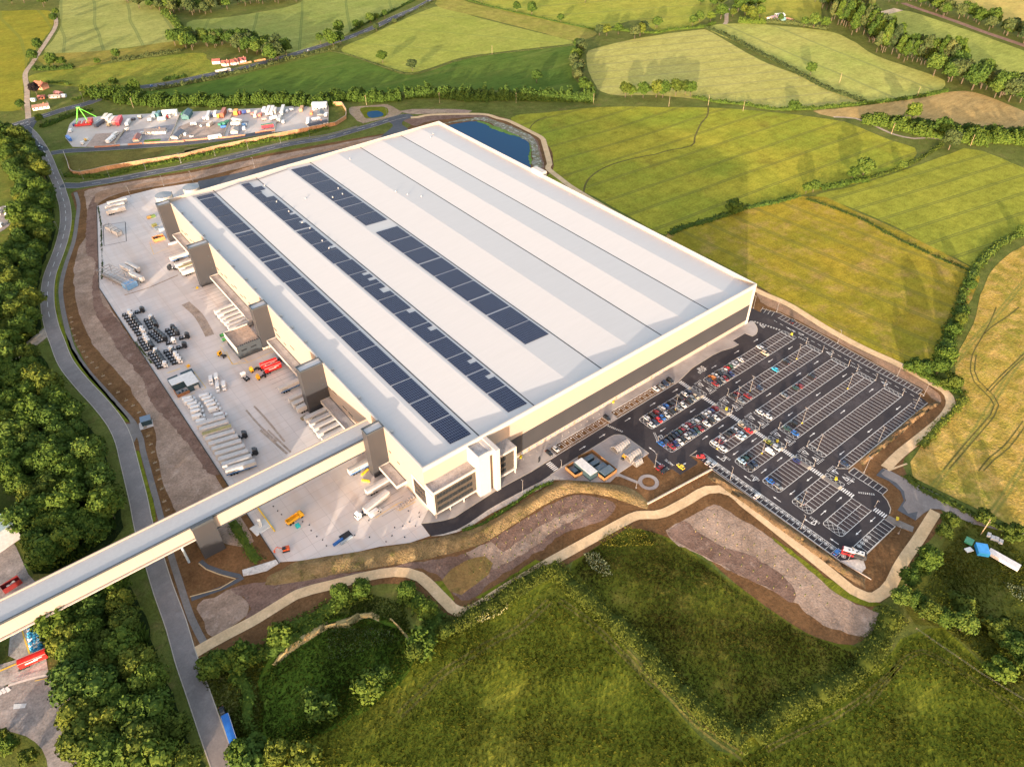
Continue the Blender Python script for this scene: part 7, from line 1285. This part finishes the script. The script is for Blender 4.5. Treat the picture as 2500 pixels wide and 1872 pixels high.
fg = [(13,610,520,760,420,2.8,3.6,(.10,.11,.14),'dark trailer with frames beside the ride'),(13,640,490,690,440,2.5,3.2,(.5,.47,.42),'cream cab trailer between the ride and the stalls'),(13,760,420,830,330,3,4,(.55,.48,.38),'cream show trailer, first of the packed group'),(13,820,420,910,340,3,4,(.58,.55,.50),'pale show trailer in the packed group'),(13,880,480,960,380,2.8,3.8,(.5,.46,.42),'grey white show trailer beside the red ones'),(13,950,480,1020,390,2.8,3.9,(.48,.20,.18),'faded red show trailer'),(13,1020,490,1080,370,3,4.2,(.50,.06,.08),'bright red show trailer with white end'),(13,840,500,880,470,2.4,2.8,(.42,.35,.22),'small khaki trailer in front of the packed group'),
 (13,1180,500,1230,420,2.6,3.4,(.42,.42,.42),'grey trailer at the dividing wall'),(13,1160,580,1210,560,2.2,2.4,(.65,.62,.58),'small white box at the dividing wall'),(13,1280,390,1310,370,3,2,(.08,.08,.09),'dark covered load in the middle plot'),(13,1400,350,1440,350,3,3,(.35,.32,.27),'cream framed cart by the hedge'),(13,1660,370,1690,300,3,4,(.35,.38,.38),'grey trailer beside the teal one'),(13,1730,350,1790,290,3.2,4.4,(.05,.14,.16),'teal sheeted trailer'),(13,1740,390,1880,385,2.8,3,(.62,.58,.50),'long cream trailer by the white shed'),(13,1900,355,1950,340,2.6,3,(.45,.07,.06),'small red lorry by the white shed'),(13,1560,405,1620,400,2.6,2.8,(.6,.58,.54),'white box trailer in the middle plot'),(13,250,480,230,500,2.4,2.4,(.02,.04,.15),'small navy unit at the yard edge beside the ride'),(13,110,710,170,770,2.6,3,(.05,.15,.42),'blue and white curtain trailer in the yard corner'),(13,420,760,480,740,2.6,2.2,(.50,.32,.08),'yellow flatbed lorry by the entrance'),(13,370,830,400,800,2.3,2.4,(.6,.58,.55),'white cab lorry by the entrance'),
 (14,150,250,190,210,3,3.6,(.06,.20,.06),'green sheeted stall'),(14,430,290,460,260,2.6,3,(.30,.30,.34),'grey van like stall'),(14,480,290,510,210,2.6,3.8,(.48,.47,.46),'pale grey box trailer, upright in the second plot'),(14,545,240,550,225,2.2,2.6,(.12,.14,.25),'navy cab unit'),(14,580,250,595,200,2.6,3.4,(.62,.58,.52),'cream box trailer'),(14,620,260,650,240,2.6,3,(.65,.40,.04),'yellow box stall'),(14,680,260,720,180,3.2,4.6,(.30,.08,.04),'tall rust red trailer'),(14,770,190,800,180,3,3.2,(.65,.63,.62),'white container by the hedge'),(14,860,230,875,190,3.4,4,(.72,.28,.03),'orange show trailer'),(14,905,215,925,200,2.6,3,(.35,.06,.08),'dark red generator'),(14,960,205,990,195,2.6,3,(.05,.08,.25),'blue generator'),(14,1010,195,1050,185,2.6,2.8,(.45,.35,.30),'long tan trailer by the hedge'),(14,1120,260,1140,200,2.4,3,(.58,.50,.42),'cream trailer in front of the tan one'),(14,1080,225,1095,210,2.2,2.4,(.45,.15,.12),'small red kiosk'),(14,1180,250,1200,225,2.6,2.8,(.55,.15,.10),'red and white stall'),(14,1285,230,1320,140,2.8,3.8,(.60,.56,.50),'cream box trailer, first of the tall three'),(14,1340,230,1370,140,2.8,3.8,(.58,.54,.48),'cream box trailer, second of the tall three'),(14,1380,210,1400,160,2.8,3.6,(.52,.48,.42),'cream box trailer, third of the tall three'),(14,1330,290,1410,265,2.8,3.2,(.66,.62,.58),'white trailer below the tall three'),
 (14,1480,230,1510,130,2.8,3.8,(.50,.50,.47),'pale trailer just past the last wall'),(14,1440,320,1470,260,2.8,3.6,(.42,.42,.40),'grey trailer touching the last wall'),(14,1500,340,1510,310,2.4,3,(.35,.36,.38),'grey cab lorry in the last plot'),(14,1740,180,1760,130,2.8,3,(.45,.25,.12),'brown stall alone in the last plot'),(14,1880,225,1890,190,2.4,2.6,(.60,.18,.06),'orange kiosk in the last plot'),(14,2070,250,2100,215,2.4,3,(.62,.60,.58),'white lorry in the far corner'),(14,660,390,730,385,2.6,1.6,(.03,.15,.50),'bright blue skip'),(14,640,370,690,340,3,2.4,(.04,.20,.16),'green sheeted load, first of two'),(14,700,360,760,320,3,2.6,(.04,.17,.14),'green sheeted load, second of two'),(14,490,380,540,340,3,3,(.50,.40,.32),'tan vehicle in the middle of the pink gravel'),(14,960,380,1000,360,2.8,2.8,(.05,.14,.30),'blue pickup load'),(14,970,430,975,400,2.4,2.4,(.62,.62,.62),'white pickup cab'),(14,1210,400,1370,375,2.8,3.2,(.50,.04,.06),'long red show trailer with green sheet'),(14,1210,290,1270,280,3,2,(.48,.33,.26),'tan folded stall')]
for i,(k,x1,y1,x2,y2,W_,H_,c,l) in enumerate(fg): boxtruck(k,x1,y1,x2,y2,W_,H_,c,l+' in the showmen yard' if len(l.split()) < 11 else l,'show_trailer',(.55,.55,.52) if 'lorry' in l or 'pickup' in l else None,(.04,.18,.08) if 'green sheet' in l else None)
for a in ((13,150,610,180,570,2.4,2.5,(.68,.67,.66),'small white caravan by the yard edge'),(13,830,800,950,700,3.2,3.2,(.68,.68,.68),'large white motorhome on the pink gravel'),(13,920,690,1020,630,2.6,2.8,(.62,.60,.57),'white caravan behind the motorhome'),(13,1430,640,1500,630,2.4,2.4,(.55,.56,.56),'white car sized caravan before the long bungalow'),(14,250,360,330,350,2.6,2.6,(.68,.67,.66),'white caravan on the second plot'),(14,490,545,670,515,3.4,3.0,(.70,.68,.64),'long white mobile home by the wall'),(14,250,520,280,510,2,1.8,(.66,.66,.66),'little white car like trailer'),(14,800,350,930,350,3,2.8,(.66,.60,.50),'cream caravan on the third plot'),(14,810,290,940,315,2.8,2.6,(.66,.62,.54),'white caravan above the cream one'),(14,1240,200,1255,150,3.6,3.8,(.66,.66,.67),'tall rounded white living wagon'),(14,1890,300,2000,280,2.8,2.8,(.70,.69,.68),'white motorhome on the last plot'),(14,1830,360,1840,280,2.8,2.8,(.66,.67,.68),'white caravan beside the black roofed house'),(14,1545,190,1560,165,2.2,2.4,(.66,.67,.68),'white van shaped caravan on the last plot'),(14,1600,165,1630,155,2.2,2.4,(.62,.63,.64),'second white caravan on the last plot'),(14,170,500,190,480,2.2,2.4,(.64,.63,.62),'small white caravan behind the cream cabin'),(14,390,380,400,365,1.8,2,(.64,.64,.62),'tiny white caravan on the pink gravel'),(28,130,370,150,230,2.4,2.8,(.70,.70,.69),'white box van in the car compound by the wood'),(28,-30,370,0,260,2.4,2.8,(.70,.70,.69),'white van cut by the edge of the car compound'),(28,0,610,50,560,2.6,2.8,(.68,.68,.68),'white van lower in the car compound')): caravan(*a)
house(13,1520,620,1890,600,6,2.6,1.8,(.68,.64,.58),(.13,.12,.12),'long cream bungalow with grey brown roof in the showmen yard'); house(13,1340,770,1390,680,5,2.4,1.6,(.66,.58,.46),(.22,.07,.06),'small cream cabin with dark red roof in the showmen yard','cabin',False); house(14,30,545,130,460,6.5,2.5,1.9,(.66,.58,.46),(.10,.11,.14),'cream cabin with slate roof by the second plot wall','cabin',False); house(14,840,470,850,420,6,2.5,1.9,(.66,.60,.50),(.28,.24,.22),'cream gabled cabin on the third plot','cabin',False)
house(14,1840,390,2090,330,6.5,2.7,1.4,(.66,.65,.62),(.045,.05,.065),'white bungalow with black roof at the end of the showmen yard'); house(13,1830,290,2090,275,6,4.2,.8,(.62,.62,.58),(.62,.60,.56),'long white shed with pale green band in the showmen yard','shed',False); house(14,1905,130,2095,125,8,5.5,.8,(.64,.64,.60),(.58,.58,.56),'white barn with green stripe at the far corner of the showmen yard','barn',False); house(14,180,280,235,200,6.5,3.8,2.0,(.05,.13,.13),(.05,.10,.12),'dark teal round topped barn','barn',False); house(14,2000,240,2010,180,5.5,2.4,1.4,(.50,.46,.42),(.10,.11,.13),'small grey roofed workshop in the last plot','workshop',False)
# houses along the main road
house(21,310,420,460,410,7,2.8,2.0,(.68,.60,.55),(.26,.09,.07),'white garage wing with red roof at the end of the bungalows','garage',False); house(21,500,450,640,450,7,2.8,2.4,(.62,.42,.36),(.24,.08,.06),'bungalow with brick bays and red roof, first of three',gables=1); house(21,650,440,800,420,8,2.8,2.6,(.66,.56,.50),(.22,.08,.06),'bungalow with wide white gable, second of three',gables=1); house(21,820,400,960,390,7,2.8,2.6,(.66,.60,.56),(.20,.07,.06),'bungalow with white gabled porch, third of three',gables=1)
wall_run('garden_fence', QP(21,'820,470 1060,420'), 1.8, .2, orf, 'orange timber fence before the third bungalow', 'fence'); wall_run('garden_fence', QP(21,'1115,410 1330,370'), 1.8, .2, orf, 'orange timber fence past the bungalow gateway', 'fence')
house(20,250,760,430,790,8,4.6,2.6,(.48,.22,.14),(.34,.12,.07),'red brick farmhouse beside the purple tree','farmhouse'); house(20,170,1210,500,1160,6,2.6,2.0,(.68,.62,.56),(.22,.13,.10),'long white cottage with brown roof at the lane mouth','cottage'); house(20,280,985,420,975,5,2.2,1.3,(.26,.12,.09),(.24,.09,.07),'low dark red outbuilding below the purple tree','outbuilding',False); house(20,510,960,740,960,5,2,.9,(.36,.30,.25),(.34,.27,.22),'row of low brown sheds in the farm plot','shed',False); house(20,630,890,740,910,5,2.3,1.4,(.35,.18,.14),(.25,.12,.11),'red roofed shed behind the brown row','shed',False); house(20,155,1030,205,1030,3,2.4,.5,(.55,.58,.6),(.45,.5,.52),'small grey shed by the lane','shed',False); house(20,770,950,820,950,3.5,2.2,.8,(.45,.48,.52),(.40,.45,.5),'small grey greenhouse at the farm plot','greenhouse',False)
house(22,1330,360,1410,330,10,3,1.5,(.62,.60,.58),(.42,.25,.20),'white and red shed on the small far farm','shed',False); house(22,1440,300,1560,290,10,3.4,1.2,(.50,.50,.50),(.58,.55,.50),'pale roofed shed on the small far farm','shed',False); house(22,1490,370,1590,370,12,3,1.6,(.20,.33,.30),(.22,.38,.34),'green sheeted shed on the small far farm','shed',False); house(22,1620,350,1740,380,5,2.4,.8,(.60,.25,.12),(.62,.28,.15),'orange roofed container on the small far farm','container',False)
# industrial edge, left side
WB = empty('factory_building', (*Q('e',150,500,0),0), 0, 'white factory end with pale green roof at the picture edge above the bridge'.replace('picture edge','wood edge'), 'factory'); c0 = Q('p',58,1308); c1 = Q('p',58,1308)
WB.location = (-143.5,97,0); MB().prism([(0,0),(-7,-2.6),(-36,62),(-29,64.6)] if False else [(0,0),(-40,-14),(-62,48),(-22,62)], 0, 9.5).build('wall', plain('white_clad', (.50,.50,.52), .5), WB); MB().prism([(.3,-.3),(-40,-14.4),(-62.4,48.2),(-21.8,62.4)], 9.5, 9.9).build('roof', plain('roof_mint', (.30,.38,.38), .5), WB); MB().prism([(-6,2),(-8,1.3),(-18,29),(-16,29.7)], 9.9, 10.1).build('rooflight', plain('rooflight', (.30,.28,.24), .5), WB)
old = earth('old_yard', (.29,.25,.225), (.25,.22,.20), (.33,.29,.26), .08, 1.2, .2)
land('old_yard', QP('e','-60,560 20,560 70,590 110,650 150,740 190,830 235,880 240,900 180,960 -80,1060'), old, .1, 0); land('old_yard', QP('p','-60,1640 40,1610 20,1600 30,1500 80,1480 108,1520 112,1600 118,1640 100,1652 20,1670 -60,1700'), earth('old_concrete', (.42,.38,.34), (.37,.34,.31), None, .1, 1, .2), .1, 0)
land('old_yard', QP(15,'-100,1000 75,965 200,925 330,890 430,870 510,878 570,905 620,950 645,1010 650,1100 680,1300 700,1480 670,1656 410,1656 400,1590 360,1500 300,1440 220,1390 100,1355 -100,1340'), old, .12, 3); b = MB(); ribbon(resample(QP(15,'75,965 200,925 330,890 430,870 510,878 570,905 620,950 645,1010'),2,False), .9, .5, b); struct(b.build('kerb', plain('kerb_pale', (.58,.52,.46), .8)))
b = MB(); ribbon(resample(QP(15,'0,835 150,770 255,700'),3,False,0,False), .7, .2, b); ribbon(resample(QP(15,'190,480 215,570 240,640 258,700'),3,False,0,False), .5, .2, b); ribbon(resample(QP(15,'640,1020 645,1120 670,1300 690,1470'),3,False), .25, .2, b); ribbon(resample(QP(15,'300,920 430,890 540,915 620,980'),3,False), .25, .2, b); struct(b.build('yard_markings', yellowp)); b = MB(); [b.box(-.6,.6,-1.2,1.2,.18,.2,0,.3,p) for p in QP(15,'0,1018 33,1005 66,993')]; struct(b.build('road_markings', white)); struct(MB().sheet(QP(15,'120,1118 232,1112 215,1150 115,1162'), .19).build('concrete_patch', capw))
crate(15,110,110,6.8,3.0,2.6,R(12),plain('skip_red', (.24,.03,.03), .6),'skip','dark red open skip of mixed waste beside the bridge','skip',None,.15,True,plain('waste', (.5,.42,.35), .8))
bb = plain('bulk_blue', (.05,.30,.52), .6); bwm = plain('bulk_white', (.62,.62,.62), .7); bag = empty('bulk_bag', (0,0,-500)); o = MB().loft([[(-.75,-.75,0),(.75,-.75,0),(.75,.75,0),(-.75,.75,0)],[(-.85,-.85,.8),(.85,-.85,.8),(.85,.85,.8),(-.85,.85,.8)],[(-.5,-.5,1.4),(.5,-.5,1.4),(.5,.5,1.4),(-.5,.5,1.4)]]).build('body', bb, bag); o['paint'] = 1; MB().box(-.3,.3,-.3,.3,1.4,1.6).build('neck', bb, bag); protos.append(bag)
bi = 0
for (x,y,c) in [(275,460,0),(285,485,0),(255,510,0),(290,510,0),(325,520,0),(258,538,0),(295,535,0),(330,545,1),(262,563,1),(298,555,0),(332,570,1),(268,598,0),(300,578,0),(303,598,1),(335,590,1),(342,612,0),(272,618,1),(307,625,1),(278,640,0),(340,645,0),(300,660,0),(365,660,0),(250,485,1)]:
    clone(bag, (*Q(15,x,y,.8),.1), R(12), ('white' if c else 'blue')+' bulk bag in the stack beside the trees below the bridge', 'blue bulk bags' if not c else 'white bulk bags', bwm if c else bb)['category'] = 'bulk bag'
for (k,x,y,L_,W_,H_,c,l,rt) in (('d',10,1385/1+0,0,0,0,(0,0,0),'',0),): pass
land('old_yard', QP(28,'-50,240 180,200 260,220 290,300 240,420 180,600 0,720 -60,740'), old, .14, 3); land('old_yard', QP(28,'-50,1000 330,920 290,1010 280,1160 170,1200 140,1340 -60,1700'), old, .14, 0); struct(ribbon(resample(QP(28,'-50,1000 160,960 370,910'),4,False,0,False), 2.2, .16, MB()).build('footway', tar_old))
r = crate(28,70,1150,7,6,2.6,.1,plain('pallets_grey', (.42,.38,.37), .8),'pallet_stack','grey stack of pallets in the yard behind the wood','pallets'); caravan(28,190,1090,280,1070,2.4,2.4,(.68,.68,.66),'white van beside the grey pallet stack','van')
boxtruck(28,20,1480,60,1350,3.2,5,(.03,.14,.30),'blue shipping container at the yard corner behind the wood','container'); boxtruck(28,-10,1656,40,1540,3.2,4.4,(.40,.16,.10),'rust orange container next to the blue one behind the wood','container'); boxtruck(28,-60,1500,-20,1380,3.2,5,(.04,.20,.36),'second blue container cut by the wood yard edge','container')
# smallholding sheds, right
boxtruck(26,605,520,665,530,5.2,2.6,(.03,.28,.62),'bright blue sheeted shed in the rough plot','shed'); boxtruck(26,670,530,830,620,2.9,2.1,(.50,.47,.45),'long low grey white shed joined on to the blue one','shed'); boxtruck(26,560,470,580,480,3.4,1.3,(.03,.20,.10),'green tarpaulin covered heap beside the blue shed','sheeted_heap'); boxtruck(26,565,520,572,518,2,1,(.5,.52,.5),'small pale bin beside the blue shed','bin')
for i,(x,y) in enumerate(((672,445),(692,460),(713,467),(735,480))): crate(26,x,y,2.2,1.5,1.0,.3,plain('junk_pale', (.5,.5,.5), .7),'scrap_item',f'pale scrap item behind the blue shed, {ordn[i]} along','scrap','pale scrap behind the shed',0)
wf = empty('wire_fence', (*Q(26,290,935),0), 0, 'thin wire fence between rough plot and meadow', 'fence'); wp_ = resample(QP(26,'290,935 390,1005 515,1090 630,1170 760,1250 858,1310'), 4, False, 0, False); o_ = wp_[0]
b = MB(); [b.cyl(p[0]-o_[0],p[1]-o_[1],0,1.2,.07,n=5) for p in wp_[::3]]; b.build('post', bark, wf); b = MB(); [b.tube((p[0]-o_[0],p[1]-o_[1],z),(q[0]-o_[0],q[1]-o_[1],z),.02,4) for p,q in zip(wp_,wp_[1:]) for z in (.6,1.1)]; b.build('wire', polem, wf)
b = MB(); ribbon(resample(QP('c','0,1042 90,1015 180,1000 240,985 262,965 265,930 285,880 310,830 345,790 357,750 355,722'),6,False), 1.6, .12, b); ribbon(resample(QP('b','1722,1310 1735,1250 1765,1200 1830,1150 1930,1105 2080,1065 2208,1042'),6,False), 1.6, .12, b); ribbon(resample(QP('b','1360,870 1375,845 1420,810 1475,788'),5,False), 1.2, .12, b); ribbon(resample(QP(18,'430,1640 560,1480 760,1250 900,1090 940,990 900,920 830,850 740,760 700,650 720,480 800,330 900,150 960,0'),6,False), .7, .13, b); ribbon(resample(QP(18,'480,1640 600,1500 800,1270 940,1100 985,990 940,900 860,820 780,740 740,640 760,480'),6,False), .7, .13, b)
ribbon(resample(QP(18,'1190,0 1080,90 900,210 840,270'),6,False), .8, .13, b); ribbon(resample(QP(18,'860,850 1000,700 1242,470'),6,False), .7, .13, b); ribbon(resample(QP(18,'900,850 1040,700 1260,490'),6,False), .7, .13, b); ribbon(resample(QP(18,'780,1656 890,1520 1040,1400 1232,1150'),6,False), .7, .13, b); ribbon(resample(QP(18,'830,1656 940,1540 1090,1420 1270,1180'),6,False), .7, .13, b); struct(b.build('wheel_tracks', earth('track_dark', (.13,.11,.03), (.10,.09,.03), None, .1, 1, .4)))
b = MB(); ribbon(resample(QP('c','2208,960 2000,950 1850,930 1740,935 1600,905 1480,850 1350,800 1200,790'),8,False), 3, .12, b); struct(b.build('dirt_track', earth('lane', (.40,.30,.22), (.33,.27,.20), None, .05, 1))); struct(ribbon(resample(QP('c','490,60 480,100 478,150 465,165'),5,False), 5, .12, MB()).build('dirt_track', earth('lane', (.40,.30,.22), (.33,.27,.20), None, .05, 1)))
struct(ribbon(resample(QP('c','1405,120 1480,105 1560,85 1640,65'),5,False), 14, .12, MB()).build('dirt_track', earth('pale_track', (.55,.42,.27), (.5,.38,.25), None, .05, 1)))
# ------------------------------------------------------------------ remove the pattern copies, keep their meshes
for r in protos+[redt,bt,lg]:
    st = [r]; 
    try: 
        while st: q = st.pop(); st += list(q.children); bpy.data.objects.remove(q)
    except ReferenceError: pass
